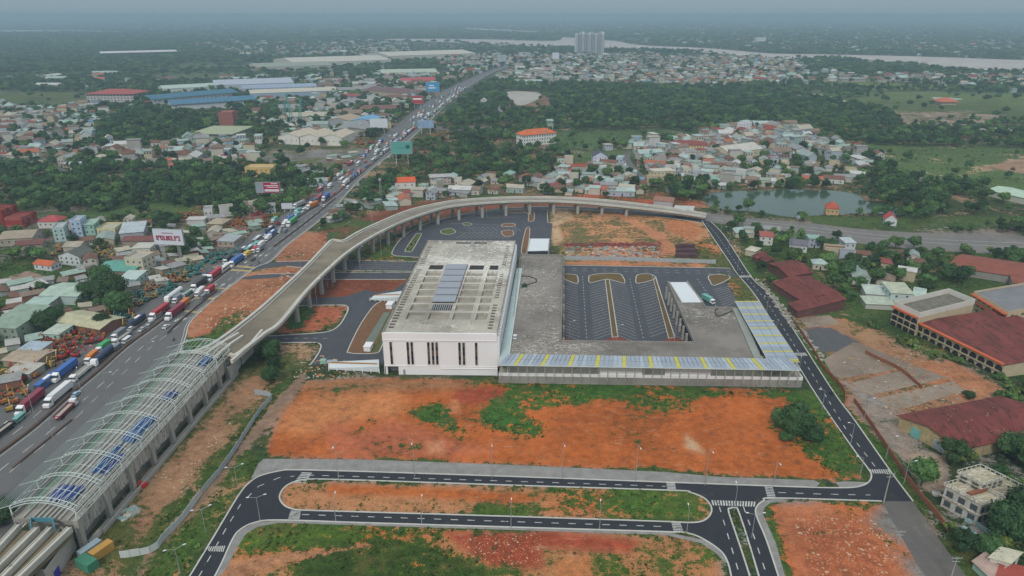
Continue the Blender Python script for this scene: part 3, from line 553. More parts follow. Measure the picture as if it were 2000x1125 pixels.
# highway
hwL = [(-140, 890), (-60, 830), (0, 790), (75, 735), (150, 680), (220, 630), (290, 585), (370, 535), (440, 492), (500, 455), (560, 415), (610, 382), (650, 350), (700, 305), (760, 255), (820, 208), (880, 170), (930, 148), (985, 128), (1030, 118)]
hwR = [(1040, 119), (992, 131), (960, 143), (930, 160), (880, 197), (840, 236), (790, 282), (745, 315), (700, 354), (660, 399), (625, 430), (600, 450), (560, 480), (530, 510), (500, 522), (470, 545), (430, 575), (395, 605), (370, 632), (362, 660), (350, 690)]
hwRw = cat(PP(hwR), 3) + [(-141, 250), (-143, 200), (-144, 150), (-146, 100)]
HWI = len(ROADP)
road('highway', cat(PP(hwL), 3) + hwRw, (), .022, m_asp_hw)
B1 = [(-100, 965), (-40, 915), (0, 885), (70, 832), (140, 769), (198, 720), (245, 678), (300, 638), (350, 601), (414, 552), (452, 523), (510, 481), (558, 444), (603, 412), (642, 391), (690, 352), (745, 306), (800, 262), (850, 221), (900, 181), (950, 151), (985, 133)]
B1w = cat(PP(B1), 3)
def offset(pts, o):
    out = []
    for i, p in enumerate(pts):
        a = Vector(pts[max(0, i - 1)]); c = Vector(pts[min(len(pts) - 1, i + 1)]); d = (c - a).normalized()
        out.append((p[0] - d.y * o, p[1] + d.x * o))
    return out
m_barr = M('brown barrier', (.1, .065, .05), var=.3)
def barrier(name, pts, w, h, lab, mat=m_barr):
    b = MB(); b.ribbon(pts, w, 0, h); return single(name, b, mat, lab, 'barrier')
barrier('median_barrier', B1w, 1.1, .7, 'long brown median barrier running between jammed and empty highway carriageways')
barrier('lane_barrier', cat(PP([(26, 914), (105, 849), (140, 821)]), 3), .7, .5, 'short brown lane barrier on the empty carriageway, beside the station roof frame')
barrier('lane_barrier', cat(PP([(328, 652), (345, 634), (400, 587), (424, 569)]), 3), .6, .8, 'black curved barrier where the slip lane leaves the highway, nearer the station')
barrier('lane_barrier', cat(PP([(535, 482), (582, 447), (619, 418), (655, 388)]), 3), .6, .8, 'thin black barrier beside the far red dirt verge of the highway')
barrier('lane_barrier', cat(PP([(160, 715), (210, 680), (252, 652), (315, 606), (365, 570)]), 3), .6, .5, 'low dark barrier splitting the two jammed lanes of the highway')
m_yel = M('yellow road paint', (.42, .33, .16), var=.2)
dashes(offset(B1w, -1.5), cont=True, w=.25, z=.04)
dashes(offset(B1w, -7.5), 5, 6, w=.3, z=.04); dashes(offset(B1w, -11.5), 5, 6, w=.25, z=.04)
dashes(offset(B1w, 4.5), 5, 6, w=.3, z=.04); dashes(offset(B1w, 8.5), 5, 6, w=.3, z=.04)
dashes(offset(hwRw, -1.2)[10:], cont=True, w=.3, z=.04)
for px_ in ([(448, 571), (488, 548)], ):
    pass
YM = MB()
for q_ in ([(413, 561), (448, 563), (446, 565), (411, 563)], [(382, 580), (420, 582), (418, 585), (379, 583)], [(463, 518), (500, 522), (497, 525), (458, 521)], [(452, 526), (492, 528), (490, 531), (449, 529)], [(362, 606), (390, 609), (387, 612), (359, 609)]):
    YM.face([(*p, .05) for p in PP(q_)][::-1])
struct('yellow_road_markings', YM, m_yel)
for x_, y_ in ((420, 556), (436, 556), (449, 557), (499, 499), (509, 499), (520, 499), (360, 623), (345, 625), (480, 512)):
    a_ = Vector(P(x_, y_)); u_ = Vector((.1, 1)).normalized(); s_ = Vector((1, -.1)).normalized()
    MARK.face([(*(a_ + u_ * 2.2 + s_ * .0), .05), (*(a_ + s_ * .8), .05), (*(a_ + u_ * -2 + s_ * .25), .05), (*(a_ + u_ * -2 - s_ * .25), .05), (*(a_ - s_ * .8), .05)][::-1])
kerb(hwRw, w=.5)
# railway approach and tracks to the right, dirt roads
strip('at_grade_trackbed', [(1355, 414), (1460, 426), (1600, 438), (1700, 449), (1850, 457), (2050, 463), (2400, 468), (2400, 512), (2050, 500), (1850, 491), (1700, 478), (1600, 464), (1450, 443), (1370, 430)], .02, asphalt('trackbed ballast', (.17, .155, .14), .4, (.33, .31, .29)), 2)
for off_ in (0, 5): dashes(PP([(1390, 424 + off_), (1460, 431 + off_), (1600, 446 + off_ * 1.3), (1700, 458 + off_ * 1.4), (1850, 469 + off_ * 1.5), (2050, 477 + off_ * 1.6), (2400, 486 + off_ * 1.6)]), cont=True, w=.5, z=.1)
strip('side_street', [(1222, 295), (1232, 296), (1230, 310), (1245, 330), (1262, 350), (1252, 350), (1232, 332), (1218, 312)], .02, m_asp_old, 3)
strip('worn_road', [(1722, 979), (1783, 979), (1850, 1075), (1905, 1150), (1940, 1200), (1860, 1200), (1790, 1100)], .016, m_asp_old, 1)
strip('side_street', [(1560, 190), (1565, 191), (1530, 230)], .02, m_asp_old, 1)
strip('side_street', [(100, 240), (112, 240), (125, 262), (160, 285), (148, 288), (112, 265)], .02, m_asp_old, 2)
strip('side_street', [(70, 300), (80, 300), (100, 320), (150, 340), (140, 345), (90, 326)], .02, m_asp_old, 2)
strip('side_street', [(930, 248), (1000, 246), (1010, 250), (940, 256), (840, 252), (845, 246)], .02, m_asp_old, 2)
# bus park floor, stall lines, planting beds
road('bus_park', [(14, 262), (112, 262), (122, 378)] + PP([(1446, 546), (1427, 524), (1098, 518)]) + [(29, 392), (20, 390)], (), .018, m_asp)
kerb(PP([(1098, 518), (1427, 524)]))
bus_isl = [[(1098, 536), (1120, 536), (1128, 540), (1129, 552), (1122, 553), (1098, 543)], [(1152, 538), (1170, 535), (1190, 534), (1210, 535), (1216, 540), (1220, 554), (1186, 545), (1154, 553), (1150, 545)], [(1245, 537), (1262, 535), (1277, 538), (1277, 546), (1245, 554), (1242, 545)], [(1383, 540), (1395, 536), (1422, 538), (1424, 545), (1395, 558), (1387, 550)]]
for q_ in bus_isl:
    wv = cat(PP(q_), 2, True); kerb(wv, True, .5); b = MB(); b.poly(wv, z=.1); struct('planting_bed', b, M('brown bed soil', (.13, .085, .03), var=.3, s2=3))
for q_ in ([(1182, 546), (1190, 546), (1207, 658), (1196, 659)], [(1274, 538), (1280, 540), (1318, 660), (1306, 661)]):
    wv = PP(q_); kerb(wv, True, .6); b = MB(); b.poly(wv, z=.1); struct('planting_bed', b, MATS['brown bed soil'])
for q_ in ([(1195, 658), (1205, 657), (1225, 664), (1240, 671), (1170, 669), (1182, 664)], [(1305, 661), (1318, 659), (1335, 665), (1345, 672), (1282, 671)], [(1098, 660), (1110, 662), (1122, 668), (1098, 668)]):
    b = MB(); b.poly(PP(q_), z=.12); struct('planting_bed', b, M('red bed soil', (.2, .05, .03), var=.3))
def stalls(x0a, x1a, x0b, x1b, ya, yb, n, sl):
    for k in range(n):
        u_ = k / (n - 1); u_ = 1 - (1 - u_) ** 1.0
        # interpolate in world space
        A0, A1, C0, C1 = P(x0a, ya), P(x1a, ya + sl), P(x0b, yb), P(x1b, yb + sl * 1.6)
        a = (A0[0] + (C0[0] - A0[0]) * u_, A0[1] + (C0[1] - A0[1]) * u_); c = (A1[0] + (C1[0] - A1[0]) * u_, A1[1] + (C1[1] - A1[1]) * u_)
        MARK.ribbon([a, c], .16, .04, .044)
stalls(1098, 1128, 1098, 1133, 548, 652, 21, 8)
stalls(1151, 1182, 1160, 1196, 560, 663, 21, -8)
stalls(1191, 1225, 1208, 1245, 550, 655, 21, 9)
stalls(1246, 1275, 1270, 1306, 560, 658, 19, -8)
stalls(1393, 1424, 1413, 1440, 566, 600, 9, -7)
stalls(1300, 1330, 1318, 1345, 612, 655, 8, 8)
dashes(PP([(1138, 540), (1146, 666)]), 1.6, 2.6, w=.3); dashes(PP([(1230, 545), (1258, 668)]), 1.6, 2.6, w=.3); dashes(PP([(1362, 545), (1400, 600)]), 1.6, 2.6, w=.3)
dashes(PP([(1098, 524), (1427, 530)]), 2.5, 3.5); dashes(PP([(1098, 528), (1427, 535)]), 2.5, 3.5)

m_slab = scum('broken yard slab', (.235, .18, .135), (.32, .27, .21), .55)
for q_ in ([(1608, 702), (1668, 668), (1762, 702), (1785, 716), (1650, 738), (1628, 735)], [(1662, 748), (1790, 716), (1850, 738), (1700, 772)], [(1712, 778), (1862, 745), (1885, 762), (1745, 805)], [(1560, 622), (1620, 615), (1640, 632), (1578, 640)]):
    strip('concrete_slab', q_, .01, m_slab, 1)
strip('concrete_slab', [(1576, 645), (1622, 640), (1668, 668), (1612, 690), (1590, 680)], .014, asphalt('dark yard slab', (.085, .085, .09), .3), 1)
# ------------------------------------------------------------------ building kit
class Quad:
    "bilinear frame over four ground corners a(0,0) b(1,0) c(1,1) d(0,1)"
    def __init__(s, a, b, c, d, o=(0, 0)):
        s.c = [Vector((p[0] - o[0], p[1] - o[1])) for p in (a, b, c, d)]
    def p(s, u, v):
        a, b, c, d = s.c; r = a * (1 - u) * (1 - v) + b * u * (1 - v) + c * u * v + d * (1 - u) * v
        return (r.x, r.y)
    def q(s, u0, u1, v0, v1): return [s.p(u0, v0), s.p(u1, v0), s.p(u1, v1), s.p(u0, v1)]
    def box(s, mb, u0, u1, v0, v1, z0, z1): mb.hexa(s.q(u0, u1, v0, v1), z0, z1)
    def wh(s): return ((s.c[1] - s.c[0]).length, (s.c[3] - s.c[0]).length)
def occ_quad(a, b, c, m=2.0):
    d = (a[0] + c[0] - b[0], a[1] + c[1] - b[1]); cx = (a[0] + c[0]) / 2; cy = (a[1] + c[1]) / 2
    OCC.append((cx, cy, max(math.hypot(a[0] - cx, a[1] - cy), math.hypot(b[0] - cx, b[1] - cy)) * .8 + m))
OCC = []; FRONT = []
WIN = {}
def winmesh(w, h):
    k = (round(w, 1), round(h, 1))
    if k not in WIN:
        b = MB(); b.box(-w / 2, w / 2, -.12, .06, -h / 2, h / 2); WIN[k] = b.mesh('window', m_glass)
    return WIN[k]
def add_windows(parent, p0, p1, z0, z1, rows, cols, w, h, out):
    "windows on the wall from p0 to p1 (local), out = outward unit normal"
    p0, p1 = Vector(p0), Vector(p1); d = p1 - p0; ang = math.atan2(d.y, d.x)
    for r in range(rows):
        for c in range(cols):
            p = p0 + d * ((c + .5) / cols) + Vector(out) * .02; z = z0 + (z1 - z0) * (r + .5) / rows
            o = obj('window', winmesh(w, h), parent, (p.x, p.y, z), ang)
def roof_mb(q, h, kind, rise=2., ov=.5, th=.18):
    "roof over quad q; gable ridge runs along side 0-1 ('gable') or 0-3 ('gable2')"
    b = MB(); a, bb, c, d = [Vector(p) for p in q]
    ux = (bb - a).normalized(); uy = (d - a).normalized()
    A = a - ux * ov - uy * ov; B = bb + ux * ov - uy * ov; C = c + ux * ov + uy * ov; D = d - ux * ov + uy * ov
    def slab(p):
        i = len(b.v); n = len(p); b.v += [tuple(x) for x in p] + [(x[0], x[1], x[2] - th) for x in p]
        b.f.append(tuple(range(i, i + n))); b.f.append(tuple(range(i + 2 * n - 1, i + n - 1, -1)))
        for k in range(n): b.f.append((i + k, i + n + k, i + n + (k + 1) % n, i + (k + 1) % n))
        b.m += [0] * (n + 2)
    if kind == 'gable2': A, B, C, D = B, C, D, A
    if kind in ('gable', 'gable2'):
        m0, m1 = (A + D) / 2, (B + C) / 2
        slab([(*A, h), (*B, h), (*m1, h + rise), (*m0, h + rise)]); slab([(*m0, h + rise), (*m1, h + rise), (*C, h), (*D, h)])
    elif kind == 'hip':
        m0, m1 = (A + D) / 2, (B + C) / 2; dd = m1 - m0; k = min(.42, (D - A).length / 2 / max(dd.length, .1)); n0, n1 = m0 + dd * k, m1 - dd * k
        slab([(*A, h), (*B, h), (*n1, h + rise), (*n0, h + rise)]); slab([(*n0, h + rise), (*n1, h + rise), (*C, h), (*D, h)])
        slab([(*A, h), (*n0, h + rise), (*D, h)]); slab([(*B, h), (*C, h), (*n1, h + rise)])
    elif kind == 'mono':
        slab([(*A, h), (*B, h), (*C, h + rise), (*D, h + rise)])
    elif kind == 'flat':
        slab([(*A, h + .1), (*B, h + .1), (*C, h + .1), (*D, h + .1)])
    return b
def wall_mb(q, h, kind, rise=2.):
    b = MB(); a, bb, c, d = q
    if kind == 'gable2': a, bb, c, d = bb, c, d, a
    if kind in ('gable', 'gable2'):
        b.hexa([a, bb, c, d], -.1, h - .02)
        m0 = ((a[0] + d[0]) / 2, (a[1] + d[1]) / 2); m1 = ((bb[0] + c[0]) / 2, (bb[1] + c[1]) / 2)
        b.face([(*a, h - .02), (*m0, h + rise - .25), (*d, h - .02)]); b.face([(*bb, h - .02), (*c, h - .02), (*m1, h + rise - .25)])
    elif kind == 'mono': b.hexa([a, bb, c, d], -.1, h, [h - .05, h - .05, h + rise - .2, h + rise - .2])
    elif kind == 'parapet': b.hexa([a, bb, c, d], -.1, h)
    else: b.hexa([a, bb, c, d], -.1, h - .05)
    return b
def building(name, label, catw, a, b, c, h, kind='gable', rise=2., ov=.5, wall=(.6, .58, .52), roof=(.35, .38, .36), wmat=None, rmat=None, rows=0, cols=(6, 3), ww=1.2, wh=1.3, group=None, lm=None, extra=None):
    a, b, c = Vector(a), Vector(b), Vector(c); d = a + c - b; o = (a + c) / 2; q = [tuple(x - o) for x in (a, b, c, d)]
    t = thing(name, label, catw, (o.x, o.y, 0), 0, group)
    part('wall', wall_mb(q, h, kind, rise), wmat or m_obj, t, wall)
    if kind == 'parapet':
        rb = MB(); rb.hexa([tuple(Vector(x) * .985) for x in q], h, h + .04); part('roof', rb, rmat or m_objr, t, roof)
        pb = MB(); pb.ribbon([tuple(Vector(x) * .99) for x in q], .3, h - .1, h + 1., True); part('parapet', pb, wmat or m_obj, t, wall)
    else: part('roof', roof_mb(q, h, kind, rise, ov), rmat or m_objr, t, roof)
    if rows:
        sides = [(0, 1, cols[0]), (1, 2, cols[1]), (3, 0, cols[1])]
        for i, j, n_ in sides:
            p0, p1 = Vector(q[i]), Vector(q[j]); dd = (p1 - p0).normalized(); out = Vector((dd.y, -dd.x))
            if out.dot((p0 + p1) / 2) < 0: out = -out
            mid = o + (p0 + p1) / 2
            if out.dot(Vector((0, 0)) - mid) > 0: add_windows(t, p0, p1, .8, h - .3, rows, n_, ww * .8, wh * .85, out)
    occ_quad(a, b, c)
    if lm: LM[lm] = (o.x, o.y)
    return t, q, o
def pxb(name, label, catw, fl, fr, depth, h, **k):
    "building from its front ground corners in pixels and a depth in metres going away from the viewer"
    a, b = Vector(P(*fl)), Vector(P(*fr)); d = (b - a).normalized(); n = Vector((-d.y, d.x))
    if n.y < 0: n = -n
    FRONT.append(((a.x + b.x) / 2, min(a.y, b.y), (b - a).length / 2 + 3))
    return building(name, label, catw, a, b, b + n * depth, h, **k)
def px3(name, label, catw, A, B, C, h, z=0, **k):
    return building(name, label, catw, P(*A, z), P(*B, z), P(*C, z), h, **k)

# ------------------------------------------------------------------ the terminal
BQ = [(-53.2, 253.8), (-6.0, 252.8), (2.1, 376.2), (-48.7, 376.8)]
LM['the big white terminal'] = (-25, 315); OCC.append((-25, 315, 66))
o0 = Vector((-26, 315)); TQ = Quad(*BQ, o=o0)
T = thing('terminal_building', 'huge white windowless bus terminal with pitted concrete roof and slit windows in front', 'terminal', (*o0, 0))
HT = 18.6
b = MB()
TQ.box(b, 0, 1, 0, .006, 4.1, 16.1); TQ.box(b, .002, .998, -.002, .004, 16.1, HT + .7)       # front wall with slits cut as recess frames below
TQ.box(b, .125, 1, .0, .012, 0, 4.0); TQ.box(b, .012, .028, .001, .012, 0, 4.1); TQ.box(b, 0, .004, .0, 1, 0, HT + .7)
TQ.box(b, .996, 1, .012, 1, 0, HT + .7); TQ.box(b, 0.004, .996, .995, 1, 0, HT + .7); TQ.box(b, .5, 1.0, -.003, .001, 3.0, 3.25)
TQ.box(b, 0, 1.0, -.0015, .002, 3.95, 4.2); TQ.box(b, 0, 1, -.0035, -.002, 15.95, 16.15)
part('wall', b, m_white, T)
b = MB(); TQ.box(b, .004, .996, .012, .995, 3.9, 4.05); TQ.box(b, .03, .12, .05, .055, 0, 3.9); part('undercroft', b, m_conc, T)
slits = [.072, .22, .255, .40, .437, .472, .671, .707, .816]
pm = {}
for i, (nm, colr) in enumerate((('pane', (.015, .015, .018)), ('pane', (.11, .075, .04)))):
    pb = MB(); pb.box(-.5, .5, -.06, .04, -1.0, 1.0); pm[i] = pb.mesh('pane', M('pane%d' % i, colr, rough=.3, var=.2))
fr_b = MB(); 
for sx in (-.62, .62): fr_b.box(sx - .1, sx + .1, -.3, .02, -5.4, 5.4)
fr_b.box(-.52, .52, -.3, .02, 5.2, 5.4); fr_b.box(-.52, .52, -.3, .02, -5.4, -5.2)
fr_m = fr_b.mesh('slit_window', m_white)
fd = TQ.c[1] - TQ.c[0]; fa = math.atan2(fd.y, fd.x)
for u_ in slits:
    x_, y_ = TQ.p(u_, 0)
    f_ = obj('slit_window', fr_m, T, (x_, y_ - .02, 10.1), fa)
    for k in range(5):
        obj('pane', pm[0 if random.random() < .45 else 1], f_, (0, -.02, -4.2 + k * 2.1))
b = MB(); TQ.box(b, .165, .185, -.0006, .002, 0, 2.4); part('door', b, M('grey door', (.3, .3, .3)), T)
b = MB(); TQ.box(b, .028, .125, .03, .034, 0, 4); part('loading_bay', b, M('grey wall', (.35, .35, .36)), T)
# roof: a stepped slab, each strip of u with its own recesses
def vy(py): # photo row on the roof plane -> v
    return (P(870, py, HT)[1] - 253.3) / 123.2
rows_ = [(604.5, 623), (589, 606), (574.5, 590.5), (560.5, 576), (547, 561), (534.5, 547), (522.5, 534), (512, 520.5)]
rows_ = [(vy(611 + 13), vy(611)), (vy(606.5), vy(595)), (vy(591), vy(581)), (vy(577.5), vy(567)), (vy(565), vy(554.5)), (vy(551.5), vy(541)), (vy(539), vy(530)), (vy(526.5), vy(518.5))]
RB = MB(); RF = MB(); DK = MB()
def strip_roof(u0, u1, recs, depth, mbf):
    recs = sorted(recs); v = .012
    for r0, r1 in recs:
        if r0 > v: TQ.box(RB, u0, u1, v, r0, HT - 2.6, HT)
        TQ.box(mbf, u0, u1, r0, r1, HT - 2.6 - .1, HT - depth)
        v = r1
    TQ.box(RB, u0, u1, v, .995, HT - 2.6, HT)
slots_l = [(.05 + k * .0245, .05 + k * .0245 + .015) for k in range(24)] + [(.69 + k * .0245, .69 + k * .0245 + .015) for k in range(10)]
slots_r = [(.05 + k * .0245, .065 + k * .0245) for k in range(9)] + [(.32 + k * .0245, .335 + k * .0245) for k in range(11)] + [(.68 + k * .0245, .695 + k * .0245) for k in range(11)]
cols_ = [(.145, .305), (.345, .535), (.565, .73), (.775, .88)]
edges_ = [.004, .03, .078, .145, .305, .345, .535, .565, .73, .775, .88, .905, .945, .996]
for e0, e1 in zip(edges_, edges_[1:]):
    if (e0, e1) == (.03, .078): strip_roof(e0, e1, slots_l, .45, DK)
    elif (e0, e1) == (.905, .945): strip_roof(e0, e1, slots_r, .45, DK)
    elif (e0, e1) in cols_:
        ci = cols_.index((e0, e1)); rr = [r for k, r in enumerate(rows_) if not (ci == 1 and k >= 2)]
        if ci == 1: strip_roof(e0, e1, rr[:1], 1.2, RF); strip_roof
        else:
            strip_roof(e0, e1, rr[:7], 1.2, RF)
        if ci != 1: TQ.box(DK, e0 + .008, e1 - .008, rows_[7][0], rows_[7][1], HT, HT + .03)
    else: strip_roof(e0, e1, [], 1, RF)
TQ.box(DK, .35, .53, rows_[1][0], rows_[1][1], HT, HT + .03); TQ.box(DK, .33, .68, .972, .99, HT, HT + .03)
part('roof', RB, m_roofc, T); part('roof_bay_floor', RF, M('bay floor', (.31, .285, .24), var=.25, s1=.3, dirt=(.25, .22, .18), dth=.58), T); tag(part('roof_slot_shade', DK, M('roof opening shade', (.035, .03, .028), var=.3), T), kind='stuff')  # near-black fills paint the shade of the roof slots and openings
b = MB()
for k in range(9): TQ.box(b, .36 + k * .019, .366 + k * .019, rows_[1][0], rows_[1][1], HT + .03, HT + .3)
part('louvre', b, m_galv, T)
# beams framing the bays
b = MB()
for k in range(8): TQ.box(b, .14, .885, rows_[k][1] - .0, rows_[k][1] + .006, HT, HT + .25)
for u_ in (.14, .307, .338, .538, .557, .733, .768, .883): TQ.box(b, u_, u_ + .006, .035, rows_[7][1] + .006, HT, HT + .22)
part('roof_beam', b, scum('pale beam concrete', (.46, .43, .37), (.74, .71, .65), .52), T)
m_sky = M('grey skylight sheet', (.3, .32, .36), var=.08, rough=.45)
sv0, sv1 = rows_[2][0] - .005, rows_[7][1] + .006
b = MB(); TQ.box(b, .33, .545, sv0, sv1, HT, HT + .35); part('skylight_gap_shade', b, m_dark, T)  # dark sheet painting in the shadow between the skylight panels
for k in range(6):
    b = MB(); a0 = sv0 + (sv1 - sv0) * k / 6; a1 = sv0 + (sv1 - sv0) * (k + .8) / 6
    b.hexa(TQ.q(.33, .545, a0, a1), HT + .5, 0, [HT + 1.0, HT + 1.0, HT + 1.1, HT + 1.1]); part('skylight', b, m_sky, T)
b = MB(); b.ribbon([TQ.p(.003, .0), TQ.p(.003, .996), TQ.p(.997, .996), TQ.p(.997, 0)], .5, HT, HT + .7); part('parapet', b, m_roofc, T)
b = MB(); b.box(-.8, .8, -.8, .8, 0, 2.2); x_, y_ = TQ.p(.53, .93); o_ = part('roof_vent', b, m_galv, T); o_.location = (x_, y_, HT)
# pleated right-hand facade
pb = MB(); pb.face([(0, -1.45, 4.3), (.9, -1.1, 4.3), (.9, -1.1, 17.6), (0, -1.45, 17.6)]); pb.face([(.9, -1.1, 4.3), (0, 1.45, 4.3), (0, 1.45, 17.6), (.9, -1.1, 17.6)]); pb.face([(0, -1.45, 17.6), (.9, -1.1, 17.6), (0, 1.45, 17.6)])
pmh = pb.mesh('facade_pleat', m_white); rd = TQ.c[2] - TQ.c[1]; ra = math.atan2(rd.y, rd.x) - math.pi / 2
for k in range(41):
    x_, y_ = TQ.p(1, (k + .5) / 41); obj('facade_pleat', pmh, T, (x_, y_, 0), ra)
# glass canopy strip between the terminal and the deck
GC = thing('glass_canopy', 'narrow pale glass canopy stepping along the foot of the terminal side wall', 'canopy', (0, 315, 0))
GQ = Quad(P(974, 712, 8), P(992, 712, 8), P(1019, 526, 8), P(1009, 526, 8), o=(0, 315))
m_gl2 = M('frosted canopy glass', (.4, .5, .49), var=.12, rough=.25, spec=.5)
for k in range(38):
    b = MB(); b.hexa(GQ.q(0, 1, k / 38, (k + .9) / 38), 8.0, 0, [8.35, 8.35, 8.75, 8.75]); part('glass_panel', b, m_gl2, GC)
b = MB(); b.ribbon([GQ.p(1, 0), GQ.p(1, 1)], .4, 7.6, 8.9); b.ribbon([GQ.p(.55, 0), GQ.p(.55, 1)], .15, 7.8, 8.1)
for k in range(14): x_, y_ = GQ.p(.95, k / 13); b.bar((x_, y_, 0), (x_, y_, 7.9), .2)
part('frame', b, m_steelw, GC)

# ------------------------------------------------------------------ raised deck round the bus park
D8 = 8.0
deck = PP([(1016, 499), (1098, 500), (1096, 668), (1357, 671), (1304, 551), (1342, 551), (1378, 602), (1437, 603), (1481, 703), (985, 694), (1003, 620)], D8)
DK0 = thing('parking_deck', 'broad stained grey concrete deck wrapping three sides of the bus park', 'deck', (40, 300, 0))
LM['the raised parking deck'] = (60, 262); OCC.append((55, 300, 62)); OCC.append((20, 330, 40)); OCC.append((90, 300, 45))
def rel(pts, o=(40, 300)): return [(p[0] - o[0], p[1] - o[1]) for p in pts]
b = MB(); b.poly(rel(deck), z=D8)
for i in range(len(deck)):
    p, q = rel(deck)[i], rel(deck)[(i + 1) % len(deck)]; b.face([(*p, D8), (*q, D8), (*q, D8 - 1.1), (*p, D8 - 1.1)])
b.poly(rel(deck), z=D8 - 1.1)
part('deck_slab', b, m_deck, DK0)
b = MB()
pe = rel(deck); b.ribbon([pe[0], pe[1], pe[2], pe[3], pe[4]], .4, D8 - 1.1, D8 + .9); b.ribbon([pe[5], pe[6], pe[7]], .4, D8 - 1.1, D8 + .9); b.ribbon([pe[10], pe[0]], .3, D8, D8 + .8)
part('parapet', b, m_concd, DK0)
b = MB(); b.ribbon([pe[7], pe[8]], 3.2, D8 - .3, D8 + .5); part('walkway', b, M('green grey walkway', (.28, .3, .27), var=.15), DK0)
cm_ = MB(); cm_.box(-.45, .45, -.45, .45, 0, D8 - 1.1); cm_ = cm_.mesh('column', m_conc)
for i, n_ in ((1, 9), (2, 5), (3, 9), (6, 3)):
    for k in range(n_):
        p, q = Vector(pe[i]), Vector(pe[i + 1]); x = p + (q - p) * (k + .5) / n_; nn = (q - p).normalized(); nn = Vector((nn.y, -nn.x))
        x = x - nn * 1.0 if i != 6 else x + nn * 1.
        obj('column', cm_, DK0, (x.x, x.y, 0))
b = MB(); b.ribbon(rel(PP([(1100, 520), (1097, 640)], 0)), .4, 0, D8 - 1.2); part('retaining_wall', b, m_concd, DK0)
b = MB()
for p0, p1 in (((1098, 583), (1015, 583)), ((1140, 671), (1142, 696)), ((1335, 671), (1345, 700))):
    b.ribbon(rel(PP([p0, p1], D8)), .12, D8 + .005, D8 + .02)
part('expansion_joint', b, M('joint', (.12, .1, .09)), DK0)
def slabcover(name, px, z, lab, h=4):
    w_ = PP(px, z); o = Vector((sum(p[0] for p in w_) / 4, sum(p[1] for p in w_) / 4)); q = [(p[0] - o.x, p[1] - o.y) for p in w_]
    t_ = thing(name, lab, 'ramp roof', (*o, 0)); bb = MB(); bb.hexa(q, z - .3, z); part('roof', bb, M('white sheet', (.66, .7, .72), var=.04), t_)
    bb = MB(); bb.ribbon([q[1], q[2]], .5, 0, z + .3); bb.ribbon([q[3], q[0]], .5, 0, z + .3); part('side_wall', bb, m_conc, t_); return t_
slabcover('ramp_cover', [(1030, 490), (1071, 489), (1073, 466), (1035, 466)], 8.3, 'white flat roof over the ramp at the far end of the deck')
slabcover('ramp_cover', [(1331, 590), (1373, 590), (1341, 551), (1307, 551)], 8.5, 'white flat roof over the ramp on the right of the bus park')
# front terrace, white wall, canopy
TE = thing('front_terrace', 'long stone faced terrace with white parapet in front of the deck', 'terrace', (60, 250, 0))
def rt(px, z=0): return rel(PP(px, z), (60, 250))
fl, fr_ = P(974, 748), P(1565, 757)
b = MB(); q_ = [fl, fr_, (fr_[0] + .8, fr_[1] + 17), (fl[0] + 1, fl[1] + 17)]; b.hexa(rel(q_, (60, 250)), 0, 3.2); part('base_wall', b, scum('stone base', (.3, .28, .25), (.2, .17, .13), .6), TE)
QT = Quad(*q_, o=(60, 250))
b = MB(); b.ribbon([QT.p(0, .03), QT.p(1, .03), QT.p(1, 1)], .5, 3.2, 4.4); part('parapet', b, m_white, TE)
b = MB(); QT.box(b, 0, 1, .06, 1, 3.2, 3.3); part('floor', b, M('terrace floor', (.35, .33, .26), var=.3, dirt=(.2, .17, .1), dth=.55), TE)
b = MB(); QT.box(b, .02, 1, .72, .76, 3.3, 7.4); part('back_wall', b, m_cream if False else M('pale wall', (.6, .58, .5), var=.1), TE)
b = MB(); QT.box(b, .335, .475, .04, .07, 4.4, 7.9); QT.box(b, .55, .70, .04, .07, 4.4, 7.9); part('white_panel', b, m_white, TE)
pmsh = MB(); pmsh.box(-.14, .14, -.14, .14, 0, 1); pmsh = pmsh.mesh('post', m_conc)
CAN = thing('front_canopy', 'long grey and yellow panelled canopy along the front of the deck', 'canopy', (60, 250, 0))
LM['the long panelled front canopy'] = (60, 250)
cz = 10.2
FQ = Quad(P(975, 713, cz), P(1566, 723, cz), P(1540, 704, cz), P(993, 694, cz), o=(60, 250))
m_cp = M('grey canopy panel', (.3, .34, .4), var=.12, s1=.5, rough=.45); m_cy = M('yellow canopy panel', (.5, .46, .1), var=.12, s1=.5, rough=.5); m_cp2 = M('pale canopy panel', (.36, .42, .47), var=.12, s1=.5, rough=.45)
n_ = 66
for i in range(n_):
    mm = m_cy if i % 6 == 3 and i < 58 else (m_cp if random.random() < .7 else m_cp2)
    for j in range(2):
        b = MB(); b.hexa(FQ.q(i / n_ + .0009, (i + 1) / n_ - .0009, j * .5 + .015, j * .5 + .485), cz, 0, [cz + .12 + j * .35, cz + .12 + j * .35, cz + .47 + j * .35, cz + .47 + j * .35]); part('panel', b, mm, CAN)
b = MB(); b.ribbon([FQ.p(0, .5), FQ.p(1, .5)], .3, cz - .2, cz + .02); b.ribbon([FQ.p(0, .02), FQ.p(1, .02)], .3, cz - .3, cz + .02)
for i in range(n_): b.ribbon([FQ.p(i / n_, 0), FQ.p(i / n_, 1)], .13, cz - .15, cz + .08)
part('frame', b, m_steelw, CAN)
for i in range(34):
    x_, y_ = FQ.p(i / 33, .1); z0_ = 3.3; o_ = obj('post', pmsh, CAN, (x_, y_ + .6, z0_)); o_.scale = (1, 1, cz - z0_ - .1)
SC = thing('side_canopy', 'wide grey and yellow panelled canopy slanting along the right edge of the deck', 'canopy', (110, 280, 0))
LM['the slanting side canopy'] = (108, 285)
SQ = Quad(P(1501, 705, cz), P(1561, 707, cz), P(1482, 590, cz), P(1436, 588, cz), o=(110, 280))
n2 = 49
